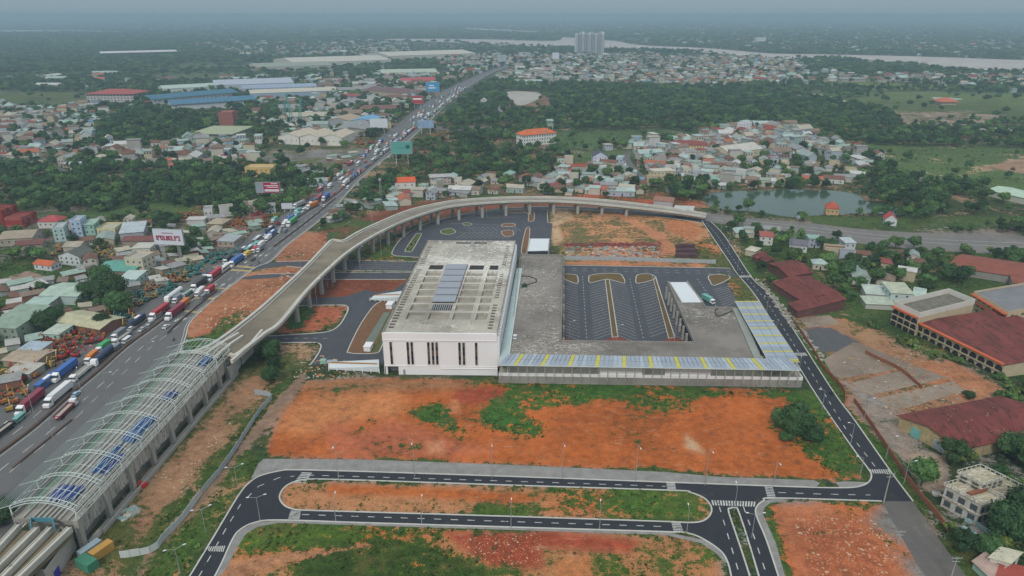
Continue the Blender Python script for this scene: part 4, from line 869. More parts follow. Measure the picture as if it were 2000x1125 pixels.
for i in range(n2):
    mm = m_cy if i % 6 == 0 or i == n2 - 1 else (m_cp if random.random() < .5 else m_cp2)
    for j in range(3):
        v0, v1 = i / n2 + .0012, (i + 1) / n2 - .0012
        b = MB(); b.hexa(SQ.q(j / 3 + .008, (j + 1) / 3 - .008, v0, v1), cz, 0, [cz + .1 + j * .2, cz + .3 + j * .2, cz + .3 + j * .2, cz + .1 + j * .2]); part('panel', b, mm, SC)
b = MB()
for i in range(n2 + 1): b.ribbon([SQ.p(0, i / n2), SQ.p(1.02, i / n2)], .12, cz - .15, cz + .04)
for j in range(4): b.ribbon([SQ.p(j / 3, 0), SQ.p(j / 3, 1)], .25, cz - .3, cz - .02)
part('frame', b, m_steelw, SC)
for i in range(17):
    x_, y_ = SQ.p(.06, i / 16); o_ = obj('post', pmsh, SC, (x_, y_, 0)); o_.scale = (1, 1, cz - .1)
    x_, y_ = SQ.p(.9, i / 16); o_ = obj('post', pmsh, SC, (x_, y_, 0)); o_.scale = (1, 1, cz - .1)
# small things on the deck
m_hose = M('black hose', (.05, .05, .05))
for pts, lab in (([(1016, 540), (1030, 540), (1044, 544), (1048, 550), (1036, 555), (1022, 557)], 'black hose looping across the deck near the glass canopy'), ([(1430, 608), (1415, 614), (1404, 618), (1398, 614), (1397, 607), (1402, 604)], 'brown hose looping on the deck below the right parking bays')):
    b = MB(); b.ribbon(cat(PP(pts, D8), 4), .45, D8, D8 + .4); single('hose', b, m_hose, lab, 'hose')
b = MB(); b.box(-1.5, 1.5, -1, 1, 0, 1); b.box(-.5, 1, -.6, .6, 1, 1.8); single('pump_machine', b, M('dark green tarp', (.03, .06, .05)), 'small dark machine parked on the deck by the looping black hose', 'machine', loc=(*P(1024, 560, D8), D8))
# ramps with white wedge canopies on the left of the terminal
for A_q, lab, zt in (([(641, 711), (740, 716), (740, 702), (640, 699)], 'white wedge shaped canopy with brown stripe beside the front left corner of the terminal', 3.2), ([(722, 577), (780, 580), (785, 568), (731, 569)], 'small white wedge shaped canopy with brown stripe behind the planted strip', 3.2)):
    w_ = PP(A_q, zt); o = Vector(w_[0]); q = [(p[0] - o.x, p[1] - o.y) for p in w_]
    t_ = thing('ramp_canopy', lab, 'canopy', (*o, 0)); bb = MB(); bb.hexa(q, zt - 2.6, 0, [1.2, zt, zt, 1.2]); part('roof', bb, M('ribbed white sheet', (.6, .64, .64), var=.08, s2=5), t_)
    q2 = Quad(*q); bb = MB(); bb.hexa([q2.p(.02, .98), q2.p(.02, .8), q2.p(.97, .3), q2.p(.97, .45)], .4, 0, [1.5, 1.5, zt + .06, zt + .06]); part('stripe', bb, M('brown stripe', (.35, .17, .05)), t_)
    bb = MB()
    for k in range(7): x_, y_ = q2.p(k / 6, 0); bb.box(x_ - .15, x_ + .15, y_ - .15, y_ + .15, 0, 2)
    part('post', bb, m_white, t_)
for px_, lab in (((720, 682), 'white cabinet standing at the front end of the green planted strip'), ((762, 600), 'white cabinet standing at the far end of the green planted strip')):
    t_ = thing('white_cabinet', lab, 'cabinet', (*P(*px_), 0), -.1); bb = MB(); bb.box(-1.5, 1.5, -2.4, 2.4, 0, 2.2); part('body', bb, m_white, t_); bb = MB(); bb.box(-1.7, 1.7, -2.6, 2.6, 2.2, 2.4); part('lid', bb, m_white, t_)
for px_, c_ in (((701, 721), 0), ((736, 720), 1)):
    bb = MB(); bb.box(-1.2, 1.2, -1.8, 1.8, 0, .5); single('red_mat', bb, m_redp, 'red panel lying on the paving, ' + ('left one' if c_ == 0 else 'right one') + ' by the terminal corner', 'panel', loc=(*P(*px_), .1))
t_ = thing('green_truck', 'pale green flatbed truck parked by the white wedge canopy', 'truck', (*P(632, 712), 0), .05)
bb = MB(); bb.box(-1.2, 1.2, -1, 1, .6, 2.4); part('cab', bb, M('pale green paint', (.3, .48, .36)), t_); bb = MB(); bb.box(1.3, 6, -1.2, 1.2, .9, 1.6); part('bed', bb, m_galv, t_)
wl = MB(); wl.bar((0, -1.1, .45), (0, -.8, .45), .45, n=8); wl = wl.mesh('wheel', m_tyre)
for x_ in (0, 2.5, 4.8):
    obj('wheel', wl, t_, (x_, 0, 0)); obj('wheel', wl, t_, (x_, 1.9, 0))

# ------------------------------------------------------------------ metro viaduct
VL = [(-137.2, 254, 9.5)] + [(*P(x, y, 11), 11) for x, y in [(410, 678), (500, 612), (560, 558), (600, 520), (640, 478), (650, 470), (670, 472), (700, 455), (750, 432), (800, 412), (850, 400), (900, 392)]] + [(*P(x, y, z), z) for x, y, z in [(1000, 386.5, 10.5), (1100, 387, 9.5), (1200, 394, 7.5), (1310, 407.5, 5), (1380, 419, 2.5)]]
VR = [(-117.2, 254, 9.5)] + [(*P(x, y, 11), 11) for x, y in [(462, 696), (505, 664), (520, 652), (549, 632), (600, 570), (650, 520), (690, 487), (740, 457), (790, 433), (850, 412), (900, 402)]] + [(*P(x, y, z), z) for x, y, z in [(1000, 395, 10.5), (1100, 395, 9.5), (1200, 403, 7.5), (1310, 415, 5), (1378, 425, 2.5)]]
VLc, VRc = cat(VL, 5), cat(VR, 5)
def resample(c, n):
    d = [0]
    for a, b_ in zip(c, c[1:]): d.append(d[-1] + math.dist(a, b_))
    out = []
    for k in range(n):
        t_ = d[-1] * k / (n - 1); i = max(j for j in range(len(d)) if d[j] <= t_ + 1e-9); i = min(i, len(c) - 2)
        f_ = (t_ - d[i]) / max(1e-6, d[i + 1] - d[i]); out.append(tuple(c[i][j] + (c[i + 1][j] - c[i][j]) * f_ for j in range(3)))
    return out
NV = 150; RL, RR = resample(VLc, NV), resample(VRc, NV)
VI = thing('metro_viaduct', 'pale concrete railway viaduct curving behind the terminal on pillars', 'viaduct', (-90, 420, 0))
LM['the curving concrete viaduct'] = (-30, 495); LM['the viaduct bend'] = (-100, 420)
o_ = (-90, 420)
def rv(p): return (p[0] - o_[0], p[1] - o_[1], p[2])
b = MB()
for k in range(NV - 1):
    l0, l1, r0, r1 = rv(RL[k]), rv(RL[k + 1]), rv(RR[k]), rv(RR[k + 1]); z = Vector((0, 0, 1.5))
    b.face([r0, r1, l1, l0]); b.face([tuple(Vector(x) - z) for x in (l0, l1, r1, r0)])
    b.face([l0, l1, tuple(Vector(l1) - z), tuple(Vector(l0) - z)]); b.face([r1, r0, tuple(Vector(r0) - z), tuple(Vector(r1) - z)])
part('deck', b, scum('viaduct deck', (.22, .185, .135), (.42, .38, .3), .6), VI)
for C_, s_ in ((RL, -1), (RR, 1)):
    b = MB(); pts = [rv(p) for p in C_]
    b.ribbon([(p[0], p[1]) for p in pts], 1.3, [p[2] - .2 for p in pts], [p[2] + 1.1 for p in pts], off=0)
    part('parapet', b, M('pale parapet concrete', (.52, .5, .44), var=.2, s2=1.5, dirt=(.25, .22, .18), dth=.6), VI)
for C_, f0, f1 in ((RL, .13, 0), (RR, .87, 1)):
    b = MB(); pts = [tuple(a + (c - a) * (min(.3, 1.7 / math.dist(RL[k][:2], RR[k][:2])) if f1 == 0 else 1 - min(.3, 1.7 / math.dist(RL[k][:2], RR[k][:2]))) for a, c in zip(rv(RL[k]), rv(RR[k]))) for k in range(NV)]
    b.ribbon([(p[0], p[1]) for p in pts], .45, [p[2] for p in pts], [p[2] + .5 for p in pts]); part('cable_trough', b, MATS['pale parapet concrete'], VI)
for px_l in ([(404, 688), (440, 664), (466, 649)], [(418, 697), (450, 670), (474, 654)], [(452, 703), (484, 676), (512, 643)]):
    b = MB(); b.ribbon([rv((*P(x, y, 12), 0))[:2] for x, y in px_l], 1.1, 10.5, 12); part('track_beam', b, MATS['pale parapet concrete'], VI)
b = MB()
for f_ in (.3, .42, .58, .7):
    pts = [tuple(a + (c - a) * f_ for a, c in zip(rv(RL[k]), rv(RR[k]))) for k in range(62, NV)]
    b.ribbon([(p[0], p[1]) for p in pts], .35, [p[2] for p in pts], [p[2] + .25 for p in pts])
part('track_plinth', b, m_conc, VI)
pil = MB(); pil.bar((0, 0, 0), (0, 0, 1), 1.2, n=10)
pil_m = pil.mesh('pillar', m_conc)
for k in range(22, NV - 16, 6):
    c_ = [(a + d_) / 2 for a, d_ in zip(rv(RL[k]), rv(RR[k]))]; dd = Vector(rv(RR[k])) - Vector(rv(RL[k])); wd = dd.length
    if wd > 12:
        for s_ in (.2, .85):
            p_ = Vector(rv(RL[k])) + dd * s_; q_ = obj('pillar', pil_m, VI, (p_.x, p_.y, 0)); q_.scale = (1, 1, c_[2] - 2)
        bb = MB(); a_ = Vector(rv(RL[k])) + dd * .1; e_ = Vector(rv(RL[k])) + dd * .95; bb.bar((a_.x, a_.y, c_[2] - 2.2), (e_.x, e_.y, c_[2] - 2.2), 1.); part('crossbeam', bb, m_conc, VI)
    else:
        q_ = obj('pillar', pil_m, VI, (c_[0], c_[1], 0)); q_.scale = (1, 1, c_[2] - 2.2)
        bb = MB(); a_ = Vector(c_) - dd * .38; e_ = Vector(c_) + dd * .38; bb.bar((a_.x, a_.y, c_[2] - 2), (e_.x, e_.y, c_[2] - 2), .8); part('pillar_head', bb, m_conc, VI)
for p_ in RL[::4] + RR[::4]: OCC.append((p_[0], p_[1], 6))
building('track_hut', 'small white concrete block at the foot of the viaduct ramp', 'hut', P(1315, 419), P(1352, 421), P(1355, 412), 3.6, kind='flat', wall=(.65, .63, .58), roof=(.5, .5, .47))

# ------------------------------------------------------------------ elevated station with arched roof frame
SQ4 = [(-139.4, 154.5), (-121.2, 153.2), (-117.2, 254.5), (-137.0, 257.0)]
o_ = Vector((-129, 205)); ST = Quad(*SQ4, o=o_)
S = thing('metro_station', 'unfinished elevated station with bare arched steel roof frame over grey platforms', 'station', (*o_, 0))
LM['the arched station frame'] = (-129, 205); OCC.append((-129, 230, 28)); OCC.append((-129, 180, 28)); OCC.append((-135, 150, 22))
PZ = 9.2; LS = 102.
b = MB(); ST.box(b, 0, 1, 0, 1, PZ - 1.4, PZ); part('platform', b, scum('platform concrete', (.26, .24, .21), (.4, .38, .34), .62), S)
b = MB()
for u_ in (.14, .3, .38, .47, .55, .63, .72, .86): ST.box(b, u_, u_ + .035, 0, 1, PZ, PZ + .55)
part('platform_edge', b, m_conc, S)
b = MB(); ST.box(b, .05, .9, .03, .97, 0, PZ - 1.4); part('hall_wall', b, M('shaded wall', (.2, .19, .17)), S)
pn = MB(); pn.box(-1.2, 1.2, -.2, .2, -3.4, 2.3); pn.box(-1.3, -1.2, -.32, -.1, -3.6, 2.3); pn = pn.mesh('precast_panel', M('streaked precast concrete', (.44, .42, .38), var=.4, s1=.5, s2=1.5, dirt=(.17, .155, .13), dth=.5, stretch=(1, 1, .2)))
rd = ST.c[2] - ST.c[1]; ra = math.atan2(rd.y, rd.x)
for k in range(40):
    x_, y_ = ST.p(1.012, (k + .5) / 40); obj('precast_panel', pn, S, (x_, y_, 7.6 + (.35 if k % 5 == 2 else 0)), ra)
cl = MB(); cl.box(-.8, .8, -.7, .7, 0, 10.2); cl = cl.mesh('column', m_conc)
for k in range(9):
    x_, y_ = ST.p(1.03, k / 8); obj('column', cl, S, (x_, y_, 0), ra)
b = MB(); b.ribbon([ST.p(1.13, .06), ST.p(1.13, 1.0)], .5, 0, 1.3); b.ribbon([ST.p(1.06, .02), ST.p(1.06, 1.0)], 2, 0, .5); part('apron_wall', b, m_conc, S)
b = MB(); b.ribbon([ST.p(0, 0), ST.p(0, 1)], .4, PZ - 2, PZ + 1.2); part('left_parapet', b, m_concd, S)
NA = 10; ZE, ZC = 13.2, 15.7
def arch_pt(f, v, dz=0):
    u_ = .0 + f * 1.04; z_ = ZE + (ZC - ZE) * (1 - (2 * f - 1) ** 2) + dz
    x_, y_ = ST.p(u_, v); return (x_, y_, z_)
for k in range(NA):
    v0 = k / (NA - 1) * .985 + .002
    b = MB()
    for dv, dz in ((0, 0), (.014, 0)):
        pts = [arch_pt(f / 16, v0 + dv, dz) for f in range(17)]; b.tube(pts, .1)
    for f in range(17):
        b.bar(arch_pt(f / 16, v0), arch_pt(f / 16, v0 + .014), .07)
    pts = [arch_pt(f / 16, v0, -.75) for f in range(17)]
    if k == 0: b.tube(pts, .12)
    x_, y_ = ST.p(1.02, v0); e_ = arch_pt(1, v0); b.bar((x_, y_, 9.5), e_, .2)
    x_, y_ = ST.p(.0, v0); b.bar((x_, y_, PZ), arch_pt(0, v0), .2)
    # outer wing to the left
    x2, y2 = ST.p(-.33, v0); b.bar((x2, y2, 11.2), arch_pt(.06, v0), .07)
    part('roof_arch', b, m_steelw if k % 3 else m_steelw, S)
pu = [0, .08, .16, .25, .34, .43, .52, .61, .7, .79, .88, .97, 1.0]
for f in pu:
    b = MB(); b.bar(arch_pt(f, .0), arch_pt(f, .995), .09 if f not in (0, 1.0) else .13); part('purlin', b, m_steelw if f > .5 else m_steel, S)
for f in range(7):
    b = MB(); u_ = -.33 + f * .05; z_ = 11.2 + (ZE - 11.0) * (f * .05 / .36); x0, y0 = ST.p(u_, 0); x1, y1 = ST.p(u_, .62 if f < 3 else .95); b.bar((x0, y0, z_), (x1, y1, z_), .05); part('wing_rail', b, m_steel, S)
for k in range(NA - 1):
    v0 = (k + .5) / (NA - 1) * .985; b = MB(); b.tube([arch_pt(f / 16, v0) for f in range(17)], .06)
    for i in range(6): b.bar(arch_pt(.5 + i / 12, v0 - .05), arch_pt(.5 + (i + 1) / 12, v0 + .05), .05); b.bar(arch_pt(.5 + i / 12, v0 + .05), arch_pt(.5 + (i + 1) / 12, v0 - .05), .05)
    part('roof_bracing', b, m_steelw, S)
# green longitudinal lattice girder, inner left
for u_, z_ in ((.2, 11.0), (.23, 12.4)):
    b = MB(); x0, y0 = ST.p(u_, .02); x1, y1 = ST.p(u_, .98); b.bar((x0, y0, z_), (x1, y1, z_), .17); part('green_girder', b, m_green, S)
b = MB()
for k in range(60):
    a_ = ST.p(.2, .02 + k * .016); c_ = ST.p(.23, .028 + k * .016); e_ = ST.p(.2, .036 + k * .016); b.bar((*a_, 11), (*c_, 12.4), .06); b.bar((*c_, 12.4), (*e_, 11), .06)
part('girder_lacing', b, m_steelw, S)
# right hand side screen
b = MB()
for z_, u_ in ((10.4, 1.075), (12.0, 1.06), (ZE, 1.04)):
    x0, y0 = ST.p(u_, 0); x1, y1 = ST.p(u_, .99); b.bar((x0, y0, z_), (x1, y1, z_), .13)
part('side_rail', b, m_steelw, S)
for k in range(37):
    b = MB(); v_ = k / 36 * .985; a_ = ST.p(1.075, v_); c_ = ST.p(1.04, v_); b.bar((*a_, 10.2), (*c_, ZE), .09); part('side_post', b, m_steelw, S)
for (u0, u1, v0, v1, z_, mm, lab) in ((.55, .8, .36, .5, 2.2, m_blue, 'large blue tarpaulin bundle under the station frame, second from the near end'), (.55, .68, .2, .34, 1.6, m_blue, 'long narrow blue tarpaulin between the first two station arches'), (.32, .7, .07, .13, 2, m_bluedk, 'dark blue tarpaulin heap at the near end of the station'), (.55, .75, .62, .67, 1.8, m_bluedk, 'small dark blue tarpaulin half way along the station platform'), (.62, .76, .88, .95, 1.8, m_blue, 'blue tarpaulin near the far end of the station platform'), (.72, .84, .2, .3, 1.2, m_bluedk, 'crumpled blue tarpaulin beside the right platform edge')):
    b = MB(); q = ST.q(u0, u1, v0, v1); Q2 = Quad(*q)
    for i in range(5):
        zz = z_ * (.7 + .3 * random.random()); b.hexa(Q2.q(i / 5, (i + .96) / 5, random.random() * .05, 1 - random.random() * .05), PZ, 0, [PZ + zz, PZ + zz * .8, PZ + zz, PZ + zz * .9])
    single('tarpaulin', b, mm, lab, 'tarpaulin', loc=(*o_, 0))
# guideway beams leaving the near end
for i, (a_, c_, lab) in enumerate((((36, 1024), (-40, 1106), 'leftmost'), ((72, 1030), (-60, 1160), 'second'), ((98, 1030), (-30, 1160), 'third'), ((136, 1030), (-5, 1165), 'rightmost'))):
    b = MB(); p0, p1 = P(*a_, 9.6), P(*c_, 9.6); b.ribbon([p0, p1], 1.5, 8.2, 9.6); b.ribbon([p0, p1], .2, 9.6, 9.9, off=.6); b.ribbon([p0, p1], .2, 9.6, 9.9, off=-.6)
    single('guideway_beam', b, MATS['pale parapet concrete'], f'{lab} of the four pale beams running off the near end of the station', 'beam')
b = MB(); b.hexa(PP([(20, 1035), (140, 1040), (-5, 1180), (-120, 1180)], 8), 6.5, 8); single('guideway_slab', b, M('brown slab', (.2, .16, .1), var=.3), 'brown stained slab under the pale guideway beams', 'slab')
b = MB()
for a_ in ((60, 1028), (102, 1028), (110, 1036)): pass
b.ribbon(PP([(62, 1034), (62, 1018), (104, 1018), (108, 1036)], 9.6), .3, 9.4, 10.8); single('blue_fence', b, M('blue green mesh', (.08, .25, .3)), 'teal safety fence at the near end of the platform', 'fence')
t_ = building('service_room', 'bare concrete room with blue doors under the near guideway', 'room', P(98, 1150), P(150, 1070), P(128, 1062), 5, kind='parapet', wall=(.42, .4, .36), roof=(.2, .18, .16))[0]
b = MB(); p_ = Vector(P(150, 1070)) - Vector(t_.location[:2]); q_ = Vector(P(98, 1150)) - Vector(t_.location[:2]); b.ribbon([tuple(q_ + (p_ - q_) * .2), tuple(q_ + (p_ - q_) * .36)], .2, 0, 2.6, off=-.12); part('door', b, M('violet blue door', (.05, .04, .35)), t_)
t_ = building('service_room', 'white rendered room with a blue door under the far end of the station', 'room', P(452, 745), P(472, 712), P(462, 708), 5.5, kind='parapet', wall=(.5, .48, .44), roof=(.25, .22, .19))[0]
t_ = building('service_room', 'white rendered room with dark door under the viaduct, beside the big bush', 'room', P(474, 712), P(496, 688), P(486, 683), 5, kind='parapet', wall=(.55, .53, .5), roof=(.25, .22, .19))[0]

# ------------------------------------------------------------------ right side: arcaded compound, warehouses, villa
m_arc = M('arcade cream', (.5, .41, .27), var=.15, s1=.3, dirt=(.28, .22, .14), dth=.62)
def arch_mesh():
    b = MB(); pts = [(-1.6, 0)] + [(-1.6 * math.cos(math.pi * k / 8), .9 + 1.5 * math.sin(math.pi * k / 8)) for k in range(9)] + [(1.6, 0)]
    b.face([(x, -.05, z) for x, z in pts]); return b.mesh('arched_window', m_dark)
AM = arch_mesh()
LM['the arcaded cream compound'] = (205, 275)
T1, q, o = px3('arcaded_hall', 'long dark red roofed hall with orange eaves and a row of cream arches', 'hall', (1786, 652), (1955, 738), (2130, 712), 6.2, kind='mono', rise=1.6, wmat=m_arc, rmat=m_rust)
def arches(t, p0, p1, n, z):
    p0, p1 = Vector(p0), Vector(p1); d = p1 - p0; ang = math.atan2(d.y, d.x); nn = Vector((d.y, -d.x)).normalized()
    if nn.dot((p0 + p1) / 2) < 0: nn = -nn; 
    for k in range(n):
        p = p0 + d * (k + .5) / n + nn * .06; w_ = obj('arched_window', AM, t, (p.x, p.y, z), ang if (Vector((math.sin(ang), -math.cos(ang))).dot(nn) > 0) else ang + math.pi)
arches(T1, q[0], q[1], 11, 2.6); arches(T1, q[0], q[1], 11, -.6)
b = MB(); b.ribbon([q[0], q[1]], 1.8, 6.1, 6.6, off=-.6); part('eaves_tiles', b, m_roofo, T1)
b = MB(); b.ribbon([q[0], q[1]], .6, 2.2, 2.5, off=-.2); part('ledge', b, m_arc, T1)
T2, q, o = px3('arcaded_wing', 'three storey cream arcaded wing with open white walled roof terrace', 'building', (1738, 632), (1786, 656), (1893, 628), 9.2, kind='flat', ov=-.2, wmat=m_arc, rmat=M('mossy terrace', (.16, .15, .12), var=.5, s1=.4, dirt=(.35, .33, .28), dth=.6))
arches(T2, q[0], q[1], 4, 5.8); arches(T2, q[0], q[1], 4, 2.8); arches(T2, q[0], q[1], 4, 0)
b = MB(); b.ribbon([q[0], q[1], q[2], q[3]], .35, 9.2, 12., True); part('terrace_wall', b, M('mouldy white render', (.6, .58, .52), var=.1, dirt=(.3, .27, .2), dth=.6), T2)
b = MB(); b.ribbon([q[0], q[1]], 1.7, 9.0, 9.5, off=-.8); part('eaves_tiles', b, m_roofo, T2)
b = MB(); b.ribbon([q[0], q[1]], .6, 5.4, 5.7, off=-.2); b.ribbon([q[0], q[1]], .6, 2.4, 2.7, off=-.2); part('ledge', b, m_arc, T2)
for k in range(8):
    for (i, j, n_) in ((3, 2, 6),):
        pass
T3, q, o = px3('cream_block', 'large cream flat roofed block with two orange tiled ledges, behind the arcades', 'building', (1892, 606), (1958, 648), (2150, 610), 9.5, kind='parapet', wmat=m_arc, rmat=M('grey roofing', (.2, .2, .21)), rows=3, cols=(7, 10), ww=2.2, wh=1.1)
b = MB(); b.ribbon([q[0], q[1]], 1.7, 8.7, 9.2, off=-.8); b.ribbon([q[0], q[1]], 1.4, 5.8, 6.2, off=-.6); part('eaves_tiles', b, m_roofo, T3)
T4, q, o = px3('red_roof_annex', 'cream annex with dark red roof and orange eaves at the right edge', 'building', (1958, 662), (2060, 715), (2190, 690), 6.5, kind='mono', rise=1.5, wmat=m_arc, rmat=m_rust, rows=2, cols=(7, 4), ww=2.0, wh=1.0)
b = MB(); b.ribbon([q[0], q[1]], 1.8, 6.3, 6.8, off=-.7); part('eaves_tiles', b, m_roofo, T4)
T5, q, o = px3('long_rusty_shed', 'very long low shed with rusty red sheet roof among trees', 'shed', (1850, 534), (1990, 556), (2010, 530), 4.5, kind='gable', rise=2.2, wmat=m_concd, rmat=M('rusty red sheet', (.24, .075, .05), var=.3, s1=.15, s2=2, dirt=(.4, .2, .12), dth=.66), lm='the long rusty shed')
T5b, q, o = px3('long_rusty_shed', 'rusty shed with pale striped lower roof next to the long shed', 'shed', (1975, 566), (2120, 575), (2100, 545), 4.2, kind='mono', rise=1.5, wmat=m_concd, rmat=MATS['rusty red sheet'])
# warehouse at lower right
L_, C_, R_2 = Vector(P(1753, 836)), Vector(P(1868, 900)), Vector(P(2070, 856))
WH, q, o = building('rusty_warehouse', 'dark red rusted roof warehouse with stained yellow walls and a teal door', 'warehouse', L_, C_, R_2, 5., kind='gable2', rise=2.4, ov=.9, wmat=M('stained yellow wall', (.42, .33, .17), var=.3, s1=.4, s2=1.5, dirt=(.12, .1, .07), dth=.55), rmat=m_rust, lm='the rusty roofed warehouse')
for f0, f1, mt, nm in ((.22, .38, M('teal sheet', (.16, .4, .36), var=.2), 'teal_door'), (.6, .8, M('grey sheet', (.4, .41, .42), var=.2), 'grey_door')):
    b = MB(); p_ = Vector(q[0]) + (Vector(q[1]) - Vector(q[0])) * f0; p2 = Vector(q[0]) + (Vector(q[1]) - Vector(q[0])) * f1; b.ribbon([tuple(p_), tuple(p2)], .3, 0, 3.6); part(nm, b, mt, WH)
for k in range(14):
    b = MB(); p_ = Vector(q[1]) + (Vector(q[2]) - Vector(q[1])) * (k / 13); b.box(p_.x - .2, p_.x + .2, p_.y - .2, p_.y + .2, 0, 4.6); part('pier', b, m_concd, WH)
b = MB()
for k in range(22):
    u_, v_ = random.random() * .8 + .1, random.random() * .8 + .1; QQ = Quad(*q); x_, y_ = QQ.p(u_, v_); zz = 5 + 2.4 * (1 - abs(2 * u_ - 1)); b.bar((x_, y_, zz - .1), (x_, y_, zz + .4), .2, .1, n=6)
tag(part('roof_vents', b, M('pinkish rust', (.45, .25, .2)), WH), kind='stuff')
# unfinished villa
VL_, VF, VR_ = Vector(P(1836, 988)), Vector(P(1905, 1026)), Vector(P(1998, 998)); vo = (VL_ + VR_) / 2
VIL = thing('unfinished_villa', 'mouldy white two storey villa shell with bare concrete roofs and balcony rails', 'villa', (*vo, 0))
LM['the mouldy white villa'] = tuple(vo); OCC.append((*vo, 15))
m_vil = M('mouldy white', (.5, .48, .44), var=.2, s1=.6, dirt=(.1, .095, .08), dth=.54)
m_vr = scum('villa roof', (.3, .26, .17), (.6, .57, .48), .5)
VQ = Quad(VL_, VF, VR_, VL_ + VR_ - VF, o=vo)
def vblock(u0, u1, v0, v1, z0, z1, nu, nv):
    "u runs along the short front, v along the long side; u=1 is the near face"
    q = VQ.q(u0, u1, v0, v1); b = MB(); b.hexa(q, z0, z1); part('wall', b, m_vil, VIL)
    c = Vector(VQ.p((u0 + u1) / 2, (v0 + v1) / 2)); big = [tuple(c + (Vector(x) - c) * 1.07) for x in q]; b = MB(); b.hexa(big, z1, z1 + .22); b.hexa([tuple(c + (Vector(x) - c) * 1.1) for x in q], (z0 + z1) / 2 - .1, (z0 + z1) / 2 + .18); part('floor_slab', b, m_vr, VIL)
    b = MB(); b.ribbon(big, .2, z1 + 1.0, z1 + 1.2, True)
    for i in range(4):
        for k in range(5): x = Vector(big[i]) + (Vector(big[(i + 1) % 4]) - Vector(big[i])) * k / 5; b.box(x.x - .12, x.x + .12, x.y - .12, x.y + .12, z1 + .2, z1 + 1.1)
    part('roof_rail', b, m_vil, VIL)
    for i, n_ in ((0, nu), (1, nv)):
        p0, p1 = Vector(q[i]), Vector(q[i + 1]); d = p1 - p0; nn = Vector((d.y, -d.x)).normalized()
        add_windows(VIL, p0, p1, z0 + .2, z1 - .3, 2 if z1 - z0 > 4 else 1, n_, d.length / n_ * .55, 1.9, nn)
vblock(0, 1, 0, .42, 0, 7.4, 3, 4); vblock(-.15, .85, .42, 1, 0, 7.0, 2, 5); vblock(-.1, .55, .3, .75, 7.4, 10, 2, 4)
b = MB(); b.hexa(VQ.q(.5, .62, .05, .4), 7.6, 8.4); part('red_ridge', b, m_brick, VIL)
for k, px_ in enumerate(((1828, 966), (1859, 985))):
    b = MB(); b.bar((0, 0, 0), (0, 0, .7), 1.3, n=12); single('stone_planter', b, m_vil, ('left' if k == 0 else 'right') + ' round white planter in front of the mouldy villa', 'planter', loc=(*P(*px_), 0))
b = MB(); b.ribbon(PP([(1883, 1018), (1905, 1024), (1935, 1046)]), .5, 0, 1.2); b.ribbon(PP([(1880, 1030), (1900, 1040), (1925, 1062)]), 1, 0, .5); single('tank_wall', b, M('pale blue wall', (.3, .42, .42), dirt=(.5, .48, .4)), 'broken pale blue pool wall in the grass below the villa', 'wall')
px3('small_shack', 'cream sheet roofed hut at the bottom right corner', 'hut', (1927, 1112), (1965, 1122), (1985, 1105), 4.2, kind='mono', rise=.5, wall=(.55, .52, .46), roof=(.5, .48, .36), rows=1, cols=(1, 1))
px3('small_shack', 'low teal and pink sheet roofed shack beside the corner hut', 'hut', (1898, 1110), (1930, 1140), (1960, 1120), 2.4, kind='mono', rise=.5, wall=(.3, .45, .38), roof=(.42, .3, .25))
px3('small_shack', 'shack with red sheet roof at the bottom right corner', 'hut', (1940, 1150), (1990, 1160), (2000, 1125), 2.5, kind='mono', rise=.4, wall=(.5, .45, .4), roof=(.35, .07, .05))
# rusty sheds right of the road
for A, B, C, h, kd, lab in (((1508, 565), (1565, 602), (1640, 588), 4, 'gable', 'nearest of the dark red rusty sheds right of the road'), ((1538, 606), (1556, 622), (1648, 604), 4, 'mono', 'low dark red shed with a single roof slope facing the bare yard'), ((1500, 528), (1538, 553), (1585, 545), 4.2, 'gable2', 'middle dark red rusty shed with open gable end'), ((1469, 508), (1478, 514), (1496, 511), 3, 'mono', 'tiny dark red shed beside the road bend'), ((1485, 516), (1494, 524), (1512, 520), 3.5, 'gable', 'small dark red gabled shed behind the rusty sheds')):
    px3('rusty_shed', lab, 'shed', A, B, C, h, kind=kd, rise=1.8, ov=.6, wmat=M('dark rusty wall', (.13, .06, .05), var=.3), rmat=m_rust)
LM['the row of dark red sheds'] = P(1570, 570)
# notable buildings farther away
pxb('white_school', 'long white three storey school with orange tiled hip roof and rows of windows', 'school', (1022, 286), (1086, 280), 17, 12.5, kind='hip', rise=5, ov=1, wall=(.72, .72, .7), roof=(.55, .13, .04), rows=3, cols=(13, 4), ww=1.6, wh=2.0, lm='the white school with orange roof')
pxb('yellow_school', 'pale yellow two storey building with maroon roof and white awning', 'building', (1313, 296), (1382, 298), 22, 7.5, kind='hip', rise=3.5, ov=.8, wall=(.68, .58, .3), roof=(.22, .05, .04), rows=2, cols=(12, 4), ww=1.6, wh=1.3, lm='the pale yellow school')
pxb('red_round_hall', 'large pale hall with curved dull red roof in the upper left', 'hall', (171, 200), (262, 200), 55, 14, kind='hip', rise=6, ov=3, wall=(.5, .46, .46), roof=(.35, .07, .06), rows=3, cols=(14, 5), ww=3, wh=2.2, lm='the red domed hall')
pxb('white_office', 'plain white four storey block at the edge of the woods', 'building', (1449, 262), (1466, 260), 9, 13, kind='parapet', wall=(.7, .72, .74), rows=4, cols=(3, 3), lm='the plain white office block')
pxb('yellow_villa', 'ochre yellow two storey building among dark trees', 'building', (480, 345), (535, 345), 14, 8, kind='parapet', wall=(.6, .42, .16), roof=(.5, .38, .2), rows=2, cols=(6, 3), lm='the ochre building in the trees')
pxb('cream_town_house', 'ornate cream house with arched porch beside the side street', 'house', (1276, 352), (1318, 350), 12, 8, kind='flat', wall=(.62, .54, .36), roof=(.55, .5, .4), rows=2, cols=(6, 2))
